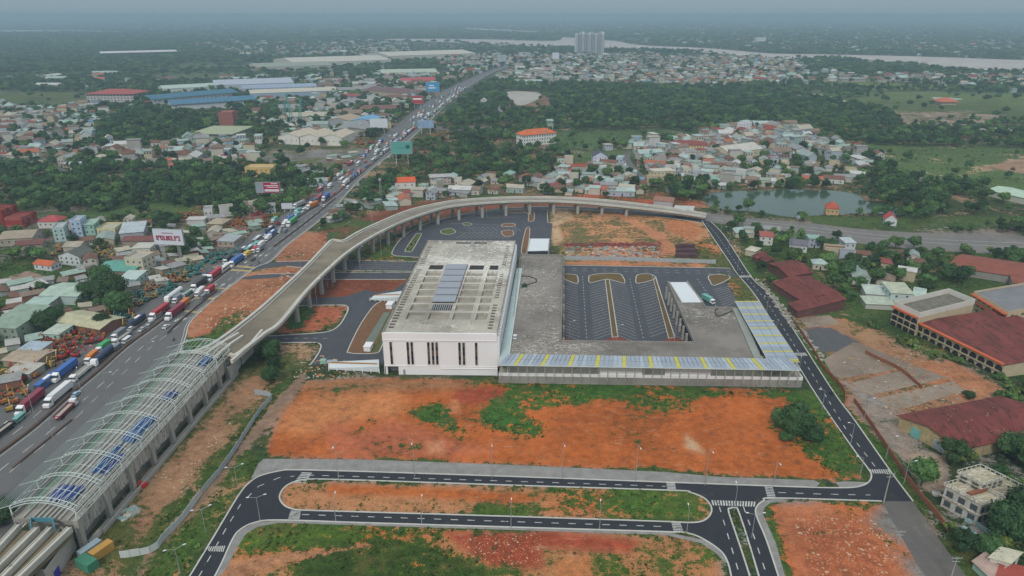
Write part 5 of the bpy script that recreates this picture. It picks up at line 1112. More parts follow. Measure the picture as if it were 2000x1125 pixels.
pxb('blue_grey_villa', 'pale blue villa with dark gabled roofs', 'house', (1158, 319), (1186, 319), 14, 7, kind='gable2', rise=4.5, wall=(.55, .6, .7), roof=(.07, .08, .1), rows=2, cols=(3, 2), lm='the pale blue gabled villa')
pxb('orange_roof_house', 'white house with bright orange tiled roof left of the viaduct', 'house', (772, 370), (812, 368), 14, 6, kind='gable', rise=3, wall=(.68, .66, .6), roof=(.6, .1, .03), rows=1, cols=(3, 2), lm='the white house with orange roof')
pxb('pale_villa', 'pink grey two storey villa with flat roof beyond the orange roofed house', 'house', (842, 362), (881, 360), 12, 7, kind='flat', ov=1, wall=(.5, .42, .38), roof=(.42, .4, .38), rows=2, cols=(5, 2))
pxb('church_hall', 'broad hall with pale vaulted roof amid the crowded houses', 'hall', (1423, 312), (1488, 303), 28, 7, kind='gable', rise=5, wall=(.6, .52, .38), roof=(.5, .48, .42), rows=1, cols=(7, 3), lm='the hall with pale vaulted roof')
for k, (fl_, fr2, lab) in enumerate((((545, 281), (585, 283), 'left'), ((587, 283), (626, 284), 'middle'), ((628, 284), (668, 285), 'right'))):
    pxb('white_shed', f'{lab} of the three white walled sheds with beige roofs by the highway', 'shed', fl_, fr2, 45, 9, kind='gable2', rise=4, ov=.6, wall=(.68, .66, .6), roof=(.5, .43, .33), rows=1, cols=(4, 3), group='white sheds with beige roofs', lm='the three white sheds' if k == 1 else None)
pxb('blue_roof_factory', 'long steel blue roofed factory hall, nearer one of two', 'factory', (338, 216), (500, 205), 45, 9, kind='gable', rise=5, ov=2, wall=(.5, .53, .55), roof=(.06, .17, .27), lm='the blue roofed factory')
pxb('blue_roof_factory', 'long steel blue roofed factory hall behind the nearer one', 'factory', (300, 205), (465, 190), 50, 9, kind='gable', rise=5, ov=2, wall=(.5, .53, .55), roof=(.05, .15, .23), rows=1, cols=(20, 3), ww=2, wh=2)
pxb('grey_factory', 'broad pale grey factory roof in the upper left', 'factory', (420, 178), (575, 172), 110, 11, kind='gable', rise=6, wall=(.45, .48, .52), roof=(.4, .43, .5), lm='the pale grey factory roofs')
pxb('grey_factory', 'grey blue factory roof just in front of the broad pale one', 'factory', (475, 183), (620, 178), 60, 9, kind='gable', rise=4, wall=(.4, .45, .5), roof=(.28, .35, .45))
pxb('cream_factory', 'cream strip roofed factory with blue edge', 'factory', (490, 193), (660, 186), 55, 9, kind='gable', rise=4, wall=(.3, .4, .5), roof=(.5, .47, .38))
pxb('green_factory', 'pale green roofed factory right of the red domed hall', 'factory', (320, 182), (430, 176), 60, 8, kind='gable', rise=4, wall=(.5, .55, .52), roof=(.42, .52, .45))
pxb('long_cream_warehouse', 'very long cream roofed warehouse, left one in the far field', 'warehouse', (575, 133), (765, 126), 230, 14, kind='gable', rise=8, wall=(.5, .48, .42), roof=(.52, .49, .42), lm='the long cream warehouses')
pxb('long_cream_warehouse', 'very long cream roofed warehouse, right one in the far field', 'warehouse', (760, 118), (930, 112), 200, 14, kind='gable', rise=8, wall=(.5, .48, .42), roof=(.54, .5, .43))
pxb('green_grey_warehouse', 'broad dull green roofed warehouse left of the long cream ones', 'warehouse', (500, 141), (650, 136), 150, 12, kind='gable', rise=6, wall=(.4, .4, .36), roof=(.28, .3, .24))
pxb('white_long_shed', 'isolated long thin white roofed shed in the far dark woods', 'shed', (200, 111), (345, 107), 60, 12, kind='gable', rise=5, ov=4, wall=(.1, .11, .12), roof=(.62, .6, .62), lm='the isolated white shed in the woods')
pxb('pale_green_long_shed', 'long pale green roofed shed beyond the highway billboards', 'shed', (745, 150), (855, 148), 90, 9, kind='gable', rise=5, wall=(.5, .5, .42), roof=(.42, .48, .38))
pxb('red_roof_shed', 'bright red roofed long shed left of the far highway', 'shed', (785, 165), (852, 163), 40, 8, kind='gable', rise=4, wall=(.5, .45, .4), roof=(.45, .06, .08), lm='the bright red roofed shed')
pxb('brown_sheds', 'dark brown roofed factory shed left of the highway', 'factory', (705, 184), (810, 194), 70, 8, kind='gable', rise=4, wall=(.4, .33, .26), roof=(.15, .08, .075))
pxb('blue_shed', 'bright blue roofed shed among rusty sheds', 'shed', (688, 247), (728, 248), 40, 8, kind='gable2', rise=3, wall=(.3, .4, .5), roof=(.15, .35, .55), lm='the bright blue roofed shed')
pxb('brown_shed', 'tan roofed shed left of the bright blue one', 'shed', (640, 247), (684, 248), 45, 8, kind='gable2', rise=4, wall=(.3, .32, .33), roof=(.4, .3, .2))
pxb('olive_roof_hall', 'broad olive roofed market hall among trees', 'hall', (375, 272), (452, 273), 60, 7, kind='hip', rise=3, ov=3, wall=(.35, .38, .3), roof=(.34, .38, .24), lm='the olive roofed market hall')
pxb('mint_roof_shed', 'long mint roofed shed at the right edge', 'shed', (1925, 382), (2010, 402), 26, 5, kind='gable', rise=2, wall=(.5, .5, .42), roof=(.42, .55, .42))
pxb('orange_hall', 'small orange pagoda roofed house alone in the right fields', 'house', (1838, 205), (1868, 205), 25, 5, kind='hip', rise=6, ov=3, wall=(.5, .4, .3), roof=(.5, .13, .06), lm='the lone orange roofed house')
pxb('red_brick_tower_block', 'brick red tower like block among left trees', 'building', (430, 250), (458, 250), 18, 20, kind='parapet', wall=(.3, .1, .08), roof=(.3, .13, .1), rows=4, cols=(4, 3), lm='the brick red block')
pxb('lakeside_house', 'ochre house with red hip roof on the lake bank', 'house', (1612, 419), (1637, 421), 11, 5, kind='hip', rise=4, wall=(.55, .38, .18), roof=(.4, .08, .04), rows=1, cols=(3, 2), lm='the ochre lakeside house')
pxb('lakeside_house', 'white gabled house with red roof at the track side near the lake', 'house', (1727, 440), (1750, 442), 9, 4.5, kind='gable2', rise=4, wall=(.6, .62, .63), roof=(.45, .05, .05), rows=1, cols=(2, 2))
pxb('rusty_stripe_house', 'grey long hut with rusty striped roof behind the viaduct', 'hut', (1276, 402), (1313, 405), 9, 4.5, kind='mono', rise=1.2, wall=(.45, .42, .42), roof=(.32, .15, .1))
# twin-slab apartment tower
TW = thing('apartment_tower', 'tall pale apartment tower cluster standing before the river', 'tower', (*P(1148, 107), 0)); LM['the tall apartment tower'] = P(1148, 107)
s_ = 1 / .495
for k in range(9):
    x_ = (-48 + k * 12); hgt = 74 + (k % 3) * 3
    b = MB(); b.box(x_, x_ + 9, -6 - (k % 2) * 5, 26, 0, hgt); part('block', b, M('pale tower render', (.66, .66, .68), var=.05) if k % 2 == 0 else M('grey tower render', (.4, .42, .46), var=.05), TW)
    b = MB(); b.box(x_ + 9, x_ + 12, 2, 20, 0, 70); part('recess', b, M('dark recess', (.16, .18, .21)), TW)
    for z_ in range(22):
        pass
    b = MB()
    for z_ in range(22): b.box(x_ + 1.5, x_ + 7.5, -6.3 - (k % 2) * 5, -5.9 - (k % 2) * 5, 4 + z_ * 3.1, 5.3 + z_ * 3.1)
    tag(part('windows', b, m_glass, TW), kind='stuff')
pxb('far_slab_block', 'pale slab block in the far right haze', 'building', (1477, 86), (1495, 86), 40, 30, kind='parapet', wall=(.6, .58, .56))

HB = [((0, 482), (66, 478), 20, 5, 'gable', 2.5, (.4, .36, .3), (.33, .27, .2), 'broad tan roofed workshop at the left edge below the red containers', 1), ((30, 490), (84, 486), 8, 3.5, 'mono', 1, (.3, .25, .2), (.16, .06, .05), 'low maroon roofed lean-to in front of the broad tan workshop', 0),
 ((76, 446), (116, 446), 12, 5, 'hip', 3, (.6, .58, .55), (.36, .06, .06), 'white house with dull red hip roof beside the container stacks', 1), ((108, 473), (130, 471), 12, 9, 'parapet', 0, (.42, .55, .53), (.4, .42, .4), 'pale teal three storey house left of the pale blue one', 3),
 ((143, 463), (163, 462), 11, 11, 'parapet', 0, (.4, .5, .65), (.4, .42, .42), 'pale blue tall narrow house near the road settlement', 3), ((167, 460), (187, 459), 11, 7.5, 'mono', 1, (.3, .5, .42), (.3, .42, .34), 'mint green two storey house right of the pale blue one', 2),
 ((193, 467), (228, 466), 14, 6.5, 'parapet', 0, (.55, .5, .3), (.42, .4, .3), 'yellowish flat roofed house left of the phone number billboard', 2), ((236, 470), (282, 466), 18, 5, 'mono', 2.5, (.35, .36, .38), (.4, .45, .48), 'pale corrugated shed roof behind the phone number billboard', 0),
 ((240, 481), (335, 480), 11, 3.6, 'gable', 1.6, (.3, .25, .2), (.17, .065, .055), 'long maroon roofed shed passing behind the phone number billboard', 0), ((118, 517), (158, 520), 12, 6, 'gable2', 3, (.55, .6, .58), (.1, .11, .09), 'whitish green gabled barn with dark roof', 2), ((126, 497), (158, 497), 11, 5, 'gable', 2, (.4, .38, .33), (.34, .31, .24), 'tan roofed shed just behind the whitish barn', 0),
 ((68, 526), (102, 530), 7, 3.5, 'gable', 1.8, (.6, .6, .6), (.5, .11, .04), 'small white hut with bright orange roof by the grass plot', 1), ((192, 541), (262, 545), 17, 4.5, 'gable', 2, (.3, .2, .17), (.12, .32, .26), 'wide teal roofed open shed', 0), ((234, 560), (268, 560), 12, 4.5, 'mono', .8, (.35, .5, .48), (.45, .55, .52), 'square pale aqua roofed shed in front of the wide teal shed', 1),
 ((250, 537), (284, 539), 11, 10, 'parapet', 0, (.55, .5, .38), (.4, .37, .32), 'weathered cream three storey house by the wide teal shed', 3), ((260, 500), (295, 499), 11, 5, 'flat', 0, (.6, .58, .52), (.5, .48, .42), 'white flat roofed block below the phone number billboard', 1),
 ((-20, 665), (38, 668), 22, 7, 'mono', 2, (.26, .32, .25), (.25, .33, .26), 'tall mint grey factory block cut by the left edge', 2), ((38, 618), (84, 618), 14, 4, 'mono', .8, (.3, .29, .27), (.36, .48, .42), 'long mint roofed brick shed at far left', 0), ((82, 594), (155, 596), 18, 5, 'gable', 1.6, (.42, .52, .5), (.38, .48, .4), 'long pale mint roofed workshop below the bare plot', 0),
 ((110, 642), (198, 658), 14, 4, 'gable', 1.6, (.22, .1, .07), (.44, .42, .27), 'long straw coloured roof over an open brick red shed', 0), ((88, 666), (118, 668), 9, 4, 'mono', .6, (.36, .52, .46), (.42, .48, .4), 'pale mint hut at the front of the straw roofed shed', 1), ((35, 700), (76, 702), 9, 3.6, 'mono', .5, (.4, .5, .52), (.34, .42, .47), 'pale blue flat hut among parked excavators', 0), ((8, 716), (70, 722), 12, 3.2, 'gable', 1, (.36, .28, .2), (.38, .3, .22), 'tan roofed hut in front of the pale blue hut', 0), ((15, 738), (60, 742), 8, 3, 'mono', .5, (.36, .34, .3), (.42, .4, .35), 'pale low shack among the nearest excavators', 0),
 ((406, 450), (436, 451), 13, 5, 'hip', 2.4, (.3, .22, .15), (.37, .31, .22), 'brown house with tan hip roof by the machine yards', 1), ((426, 482), (458, 483), 12, 4, 'mono', .6, (.4, .32, .26), (.34, .36, .38), 'grey roofed roadside shop by the teal machines', 1), ((366, 440), (400, 439), 8, 4, 'flat', 0, (.5, .5, .48), (.5, .48, .44), 'long low white wall shed behind the brown house', 0),
 ((1736, 598), (1778, 600), 13, 7.5, 'mono', 1, (.5, .58, .58), (.42, .45, .34), 'pale aqua two storey house with cream roof above the arcaded wing', 2), ((1690, 586), (1738, 590), 12, 3.8, 'mono', .8, (.5, .5, .48), (.45, .52, .46), 'long pale mint roof left of the pale aqua house', 0), ((1690, 603), (1744, 606), 9, 3, 'mono', .5, (.45, .45, .4), (.42, .48, .38), 'low pale green roof nearest the arcaded wing corner', 0), ((1780, 592), (1802, 596), 12, 4.5, 'mono', .5, (.4, .5, .48), (.42, .52, .46), 'small mint roofed annex right of the pale aqua house', 0),
 ((1455, 498), (1474, 502), 9, 3.6, 'hip', 1.2, (.5, .45, .35), (.5, .48, .38), 'small cream roofed hut close to the road bend', 0), ((1648, 495), (1668, 495), 9, 7, 'mono', .8, (.55, .57, .58), (.42, .47, .47), 'white two storey house with grey mono roof among trees', 2), ((1540, 490), (1575, 494), 10, 4.5, 'gable', 2.4, (.6, .6, .6), (.14, .13, .16), 'white house with dark slate roof near the telecom mast', 1), ((1483, 478), (1508, 480), 9, 6, 'mono', .8, (.6, .58, .55), (.34, .09, .07), 'white house with red streaked roof left of the telecom mast', 2)]
for fl_, fr2, dp, h_, kd, ri, wc_, rc_, lab, rows in HB:
    pxb('roadside_house', lab, 'building', fl_, fr2, dp, h_, kind=kd, rise=ri, wall=wc_, roof=rc_, rows=rows, cols=(max(2, int(math.dist(P(*fl_), P(*fr2)) / 3.5)), 3), group='hand built houses near the site')
# green lattice cranes in the far yard
for k, (x_, y_, hh, lean) in enumerate(((556, 245, 34, 9), (572, 246, 42, -12), (584, 247, 36, 14))):
    b = MB()
    for s_ in (-1, 1): b.bar((s_ * 2.2, 0, 0), (s_ * .4 + lean * .4, 0, hh), .35); b.bar((s_ * 2.2, 3, 0), (s_ * .4 + lean * .4, 3, hh), .35)
    for i in range(9): b.bar((-2.2 + 1.6 * i / 9 + lean * .4 * i / 9, 0, hh * i / 9), (2.2 - 1.6 * (i + 1) / 9 + lean * .4 * (i + 1) / 9, 0, hh * (i + 1) / 9), .2)
    b.bar((lean * .4, 1.5, hh), (lean * 2, 1.5, hh * .55), .3); single('lattice_crane', b, M('sea green steel', (.1, .32, .28)), ['leftmost', 'middle', 'rightmost'][k] + ' of the three sea green lattice cranes left of the highway', 'crane', 'sea green cranes', loc=(*P(x_, y_), 0))
# ------------------------------------------------------------------ billboards
def text_mesh(s, size, ext=.02):
    cu = bpy.data.curves.new('lettering', 'FONT'); cu.body = s; cu.size = size; cu.extrude = ext; cu.align_x = 'CENTER'; cu.align_y = 'CENTER'; cu.offset = size * .03
    o = bpy.data.objects.new('tmp', cu); COL.objects.link(o); dg = bpy.context.evaluated_depsgraph_get(); me_ = bpy.data.meshes.new_from_object(o.evaluated_get(dg)); bpy.data.objects.remove(o); return me_
def billboard(label, foot, w, h, zb, face, rz, legs=2, truss=True, lm=None, deep=1.2):
    x, y = P(*foot); t_ = thing('billboard', label, 'billboard', (x, y, 0), rz)
    b = MB(); b.box(-w / 2, w / 2, -.12, 0, zb, zb + h); part('panel', b, face, t_)
    b = MB(); b.ribbon([(-w / 2, -.1), (w / 2, -.1)], .3, zb - .2, zb + .05); b.box(-w / 2 - .15, w / 2 + .15, -.1, deep, zb + h, zb + h + .15); b.box(w / 2, w / 2 + .12, -.15, deep, zb, zb + h); b.box(-w / 2 - .12, -w / 2, -.15, deep, zb, zb + h)
    b.box(-w / 2, w / 2, deep - .1, deep, zb, zb + h); part('frame', b, m_galv, t_)
    for k in range(legs):
        lx = (-.28 + .56 * k / max(1, legs - 1)) * w if legs > 1 else 0; b = MB()
        if truss:
            cs = [(lx - .6, 0), (lx + .6, 0), (lx + .6, 1.1), (lx - .6, 1.1)]
            for c in cs: b.bar((*c, 0), (*c, zb), .09)
            n_ = int(zb / 1.3)
            for i in range(n_):
                for a, c in zip(cs, cs[1:] + cs[:1]): b.bar((*a, zb * i / n_), (*c, zb * (i + 1) / n_), .05)
        else: b.bar((lx, .5, 0), (lx, .5, zb), .35, n=8)
        part('leg', b, M('leg paint', (.5, .5, .46), var=.2), t_)
    if lm: LM[lm] = (x, y)
    return t_
m_pan = M('pale billboard sheet', (.6, .62, .68), var=.04)
t_ = billboard('big pale billboard with red phone number 0903.803.392 on two lattice legs', (339, 518), 18.5, 9.2, 13, m_pan, -.12, lm='the phone number billboard')
o1 = obj('phone_number', text_mesh('0903.803.392', 2.75), t_, (0, -.34, 17.0)); o1.rotation_euler = (math.pi / 2, 0, 0); o1.scale = (1.02, 1.45, 1); o1.data.materials.append(M('crimson print', (.36, .0, .04), var=.05))
b = MB()
for k in range(14): b.box(-3.6 + k * .52, -3.6 + k * .52 + .36, -.3, -.12, 20.0, 20.4)
tag(part('small_print', b, M('red grey print', (.4, .12, .14)), t_), kind='stuff')
t_ = billboard('crimson billboard with grey picture at its left, standing above dark trees', (527, 398), 19, 8.2, 9, M('crimson sheet', (.38, .01, .05), var=.05), -.02, truss=False, lm='the crimson billboard')
b = MB(); b.box(-9.5, -3.2, -.22, -.12, 8.8, 17); part('picture', b, scum('grey picture', (.25, .28, .32), (.55, .55, .58), .5), t_)
b = MB()
for i, (x0, x1, z_) in enumerate(((3, 8, 16), (-2.4, 8.6, 14.4), (-.5, 8.6, 13.2), (-2.6, 8.8, 11), (-2.6, 8.8, 10.1))): b.box(x0, x1, -.3, -.12, z_, z_ + .5 if i < 3 else z_ + .7)
tag(part('print', b, m_white, t_), kind='stuff')
t_ = billboard('teal billboard with dark round emblem straddling the highway edge', (786, 322), 21, 12, 11, M('teal sheet print', (.12, .36, .32), var=.15, s1=.05), 0, truss=False, lm='the teal billboard')
b = MB(); b.bar((6.2, -.2, 18), (6.2, -.14, 18), 2.2, n=16); b.box(-4, 3, -.22, -.12, 16.6, 17); part('emblem', b, M('dark teal print', (.02, .1, .1)), t_)
billboard('blank white billboard facing the highway, beyond the blue shed', (741, 262), 22, 11, 8, M('white board sheet', (.62, .66, .68), var=.04), 0, truss=False, lm='the blank white billboard')
t_ = billboard('blue and white billboard at the far bend of the highway', (832, 262), 20, 9, 8, M('blue white print', (.25, .36, .52), var=.3, s1=.2), 0, truss=False)
t_ = billboard('bright blue billboard far along the left of the highway', (846, 192), 24, 16, 12, M('cyan blue print', (.05, .3, .55), var=.2, s1=.1), 0, truss=False, lm='the bright blue billboard')
b = MB(); b.box(-8, 5, -.22, -.12, 17, 19); b.box(-6, 2, -.22, -.12, 21, 23); tag(part('print', b, m_white, t_), kind='stuff')
t_ = billboard('red billboard among trees left of the highway', (816, 214), 18, 12, 9, M('red print', (.4, .04, .05), var=.15), 0, truss=False, lm='the red roadside billboard')
b = MB(); b.box(-7, 7, -.22, -.12, 15, 17.5); tag(part('print', b, m_white, t_), kind='stuff')
billboard('small grey billboard in the far town', (980, 130), 26, 18, 14, M('grey green print', (.35, .42, .42), var=.3), 0, truss=False, lm='the far grey billboard')
billboard('white billboard in the far town, right of the grey one', (1085, 126), 20, 18, 16, m_pan, 0, truss=False)
billboard('small white sign by the highway next to the jammed lanes', (562, 415), 8, 4, 3, m_pan, .1, truss=False)

# ------------------------------------------------------------------ lamps and poles
def lamp_proto(h, arms, reach=2.4):
    t_ = thing('street_lamp', 'x', 'street lamp'); b = MB(); b.bar((0, 0, 0), (0, 0, h), .13, .07, n=6); part('pole', b, m_galv, t_)
    for s in (([-1, 1] if arms == 2 else [1])):
        b = MB(); b.bar((0, 0, h), (s * reach, 0, h + .7), .06); part('arm', b, m_galv, t_)
        b = MB(); b.box(s * reach - .35, s * reach + .45, -.14, .14, h + .6, h + .75); part('lamp_head', b, m_white, t_)
    return t_
LP = {2: lamp_proto(8.2, 2), 1: lamp_proto(8.2, 1, 2), 0: lamp_proto(14, 1, 3)}
lamps = [((508, 1018), 2, .5), ((1331, 0), None, 0)]
lamp_px = [(508, 1016, 2, .3), (465, 955, 2, .4), (352, 1120, 2, .5), (402, 1040, 2, .5), (1468, 1050, 2, 0), (1605, 800, 1, 3.1), (1661, 868, 1, 3.1), (1513, 660, 1, 3.1), (1497, 610, 1, 3.1), (1559, 735, 1, 3.1), (1678, 936, 1, 3.1), (1434, 997, 1, 1.5),
 (662, 938, 0, -1.5), (810, 931, 0, -1.5), (961, 934, 0, -1.5), (1098, 935, 0, -1.5), (1241, 940, 0, -1.5), (1377, 948, 0, -1.5), (656, 1018, 1, 1.5), (824, 1024, 1, 1.5), (998, 1031, 1, 1.5), (1171, 1034, 1, 1.5), (1341, 1042, 1, 1.5), (1511, 944, 1, -1.5),
 (728, 445, 0, 1), (745, 500, 0, 1), (774, 470, 0, 1), (704, 530, 0, 1), (650, 560, 0, 1), (680, 478, 0, 1), (620, 600, 0, 1), (590, 548, 0, 1), (883, 425, 0, 1), (898, 430, 0, 1), (951, 424, 0, 1), (1022, 404, 0, 1), (1060, 402, 0, 1), (1141, 402, 0, 1), (1192, 408, 0, 1), (1260, 415, 0, 1), (1342, 428, 0, 1), (1408, 452, 0, 3), (1423, 485, 0, 3), (1440, 528, 0, 3), (1688, 818, 1, 0), (1730, 895, 1, 0), (1765, 945, 1, 0), (1632, 745, 1, 0),
 (216, 792, 0, 0), (113, 888, 0, 0), (298, 728, 0, 0), (390, 665, 0, 0), (363, 700, 1, 0), (165, 790, 0, 2), (72, 828, 0, 2), (620, 470, 1, 0), (640, 560, 1, 0), (1205, 668, 1, 0), (1317, 668, 1, 0), (1112, 660, 1, 0)]
first = {2: 1, 1: 1, 0: 1}
for x_, y_, k_, rz in lamp_px:
    p_ = P(x_, y_)
    if first[k_]: o_ = LP[k_]; o_.location = (*p_, 0); o_.rotation_euler = (0, 0, rz); first[k_] = 0
    else: o_ = dup(LP[k_], (*p_, 0), rz)
    o_['group'] = 'lamp posts along the roads'
    later(o_, {2: 'twin armed grey street lamp', 1: 'single armed grey street lamp', 0: 'tall slim grey lamp post'}[k_], 'lamp')
b_lab = ['concrete utility pole with cross arms at the road junction', 'concrete utility pole with cross arms near the bottom edge', 'thin wooden pole leaning by the worn road']
for (x_, y_, h), lab in zip(((1726, 981, 11), (1854, 1140, 9), (1753, 1064, 5)), b_lab):
    t_ = thing('utility_pole', lab, 'utility pole', (*P(x_, y_), 0)); b = MB(); b.bar((0, 0, 0), (0, 0, h), .2, .14, n=6); part('pole', b, m_conc, t_)
    b = MB(); b.box(-1.4, 1.4, -.08, .08, h - .5, h - .35); b.box(-1, 1, -.08, .08, h - 1.6, h - 1.45)
    for x in (-1.2, -.4, .4, 1.2): b.bar((x, 0, h - .35), (x, 0, h + .1), .07)
    part('cross_arm', b, m_galv, t_)
for (x_, y_, h, lab) in ((1546, 505, 28, 'lattice telecom mast standing among the small houses right of the road'), (745, 395, 20, 'thin mast behind the houses left of the viaduct'), (1063, 300, 26, 'thin mast in front of the white school'), (470, 120, 0, '')):
    if h:
        t_ = single('mast', (lambda b: ([b.bar((c[0], c[1], 0), (c[0] * .4, c[1] * .4, h), .09) for c in ((-.8, -.8), (.8, -.8), (.8, .8), (-.8, .8))], [b.bar((-.8 * (1 - .6 * i / 14), -.8 * (1 - .6 * i / 14), h * i / 14), (.8 * (1 - .6 * (i + 1) / 14), -.8 * (1 - .6 * (i + 1) / 14), h * (i + 1) / 14), .06) for i in range(14)], b.box(-1, 1, -1, 1, h - 2.5, h - 1), b)[-1])(MB()), m_galv, lab, 'mast', loc=(*P(x_, y_), 0))
# ------------------------------------------------------------------ fences, walls, yard clutter
def fence(name, px, h, w, mat, lab, n=None, panel=2.4):
    pts = cat(PP(px), 3); d = [0]
    for a, c in zip(pts, pts[1:]): d.append(d[-1] + math.dist(a, c))
    n = n or max(2, int(d[-1] / panel)); rs = resample([(*p, 0) for p in pts], n + 1); o_ = rs[0]
    t_ = thing(name, lab, 'fence' if 'fence' in name else 'wall', (o_[0], o_[1], 0)); pm_ = MB(); pm_.box(0, 1, -w / 2, w / 2, 0, h); pm_.box(0, .05, -w / 2 - .05, w / 2 + .05, 0, h + .12); pm_ = pm_.mesh('panel', mat)
    for a, c in zip(rs, rs[1:]):
        q_ = obj('panel', pm_, t_, (a[0] - o_[0], a[1] - o_[1], 0), math.atan2(c[1] - a[1], c[0] - a[0])); q_.scale = (math.dist(a[:2], c[:2]) * .97, 1, .92 + .12 * random.random())
    return t_
m_shf = M('grey hoarding sheet', (.36, .4, .41), var=.15, s2=3)
fence('hoarding_fence', [(1102, 508), (1200, 509), (1300, 512), (1398, 515)], 2.6, .12, m_shf, 'straight pale sheet hoarding in front of the stacked building materials', panel=3)
fence('hoarding_fence', [(498, 770), (530, 776), (525, 787), (505, 810), (470, 865), (440, 910), (420, 935), (395, 965)], 2.2, .1, m_shf, 'long bent grey sheet fence between the yard and the dirt track', panel=2.2)
fence('hoarding_fence', [(392, 968), (370, 1000), (345, 1030), (320, 1055), (305, 1075), (272, 1085), (235, 1090)], 2.4, .1, M('pale hoarding sheet', (.5, .53, .52), var=.2), 'pale patched hoarding by the yard gate near the bottom', panel=2.4)
m_rw = M('rusty red wall', (.26, .1, .055), var=.3, s1=.4, dirt=(.08, .07, .04), dth=.58)
fence('boundary_wall', [(1550, 630), (1590, 690), (1607, 720), (1646, 762), (1649, 790)], 1.8, .25, m_rw, 'low rusty red boundary wall beside the bare concrete plots')
fence('boundary_wall', [(1668, 785), (1700, 830), (1740, 890), (1780, 950), (1830, 1010), (1858, 1048)], 1.9, .3, m_rw, 'long brick red boundary wall between the road verge and the villa')
fence('boundary_wall', [(1690, 690), (1720, 705), (1760, 725), (1800, 760)], 1.6, .3, m_rw, 'broken red wall on the bank above the bare plots')
m_stone = M('rubble stone', (.4, .37, .31), var=.3, s2=2)
def rubble(name, poly, n, r0, r1, mats, lab, seed=1):
    "loose stones or planks strewn over an area: uncountable"
    rr = random.Random(seed); W_ = PP(poly); xs = [p[0] for p in W_]; ys = [p[1] for p in W_]; b = MB(); k = 0; g_ = 0
    arr = np.array([[rr.uniform(min(xs), max(xs)), rr.uniform(min(ys), max(ys))] for _ in range(n * 4)]); ok = sdf(arr[:, 0], arr[:, 1], W_) > 0
    for x, y in arr[ok][:n]:
        a = rr.uniform(0, 3.14); s = rr.uniform(r0, r1); l = s * rr.uniform(.6, 2.2); h = s * rr.uniform(.2, .6); c_, s_ = math.cos(a), math.sin(a)
        b.cur = rr.randrange(len(mats)); q_ = [(x + c_ * u * l - s_ * v * s, y + s_ * u * l + c_ * v * s) for u, v in ((-.5, -.4), (.5, -.5), (.45, .5), (-.55, .45))]
        b.hexa(q_, 0, 0, [h * rr.uniform(.3, 1) for _ in range(4)])
    return tag(obj(name, b.mesh(name, mats)), lab, 'rubble', kind='stuff')
m_or1 = M('orange clod', (.5, .2, .09), var=.2); m_or2 = M('red clod', (.38, .1, .045), var=.2); m_pl = M('pale clod', (.55, .38, .25), var=.2)
rubble('soil_clods', [(1545, 1010), (1690, 1005), (1740, 1050), (1760, 1120), (1590, 1125)], 700, .15, .5, [m_or1, m_or2, m_or1, m_pl], 'pale and orange clods strewn over the red field at lower right', 2)
rubble('soil_clods', [(900, 1045), (1060, 1045), (1060, 1100), (960, 1105), (900, 1075)], 300, .12, .38, [m_or1, m_or2, m_pl], 'small clods on the red patch at the bottom centre', 3)
rubble('soil_clods', [(520, 545), (600, 520), (560, 575), (470, 625), (400, 650), (400, 620)], 420, .25, .9, [m_or1, m_or2, m_pl], 'pale slabs of earth strewn on the red verge left of the viaduct', 4)
rubble('soil_clods', [(545, 500), (640, 455), (635, 490), (560, 512)], 160, .25, .8, [m_or1, m_or2, m_pl], 'clods on the far red verge by the highway', 5)
rubble('rubble', [(1474, 543), (1486, 545), (1552, 622), (1612, 702), (1604, 708), (1540, 632)], 260, .4, 1.4, [m_stone, m_concd], 'line of grey rubble along the right road edge', 6)
rubble('rubble', [(1660, 700), (1800, 690), (1940, 760), (1760, 845)], 260, .2, .8, [m_stone, M('yellow rubble', (.4, .25, .1)), m_or2, m_concd], 'broken masonry scattered over the bare plots', 7)
rubble('rubble', [(600, 690), (680, 700), (690, 740), (560, 740)], 120, .2, .8, [m_stone, m_pl, m_or1], 'stones around the dirt track by the terminal corner', 8)
rubble('stacked_materials', [(1106, 482), (1290, 482), (1290, 507), (1106, 505)], 520, .6, 1.7, [m_stone, m_concd, m_pl, M('maroon steel', (.22, .06, .05)), M('teal scrap', (.2, .33, .33)), m_or1], 'jumble of planks, sheets and steel stacked behind the hoarding', 9)
rubble('stacked_materials', [(1102, 475), (1290, 474), (1290, 481), (1104, 482)], 200, .6, 1.4, [M('maroon steel', (.22, .06, .05)), m_rust], 'long dark red pile of steel beyond the stacked planks', 10)
rubble('yard_clutter', [(225, 1005), (262, 985), (275, 1000), (240, 1020)], 50, .4, 1.3, [m_stone, M('teal scrap'), m_concd], 'low pile of grey formwork beside the station', 11)
rubble('yard_clutter', [(300, 930), (400, 880), (420, 840), (470, 800), (420, 870), (350, 990)], 60, .15, .5, [m_stone, m_pl], 'bits of rubbish over the station yard', 12)
for k in range(26):
    r_, c_ = divmod(k, 9); p_ = P(1322 + c_ * 4.6, 502 - r_ * 9)
    b = MB(); b.box(-.65, .65, -1.5, 1.5, 0, 2.2 + .4 * random.random())
    tag(single('pallet_stack', b, M('maroon pallet', (.1, .05, .06), var=.3), 'x', 'pallet stack', 'dark pallet stacks by the red track', (*p_, 0)), f'maroon pallet stack, {ORDW[c_]} from the left in the {ORDW[r_]} row beyond the hoarding')
for x_, y_, lab, mt in ((278, 950, 'bright red tarpaulin heap beside the station apron', m_redp), (418, 1090 - 100, '', None)):
    if mt:
        b = MB(); b.hexa([(-1.4, -1), (1.2, -1.2), (1.5, 1), (-1, 1.3)], 0, 0, [1.2, 1.5, .9, 1.4]); single('tarpaulin', b, mt, lab, 'tarpaulin', loc=(*P(x_, y_), 0))
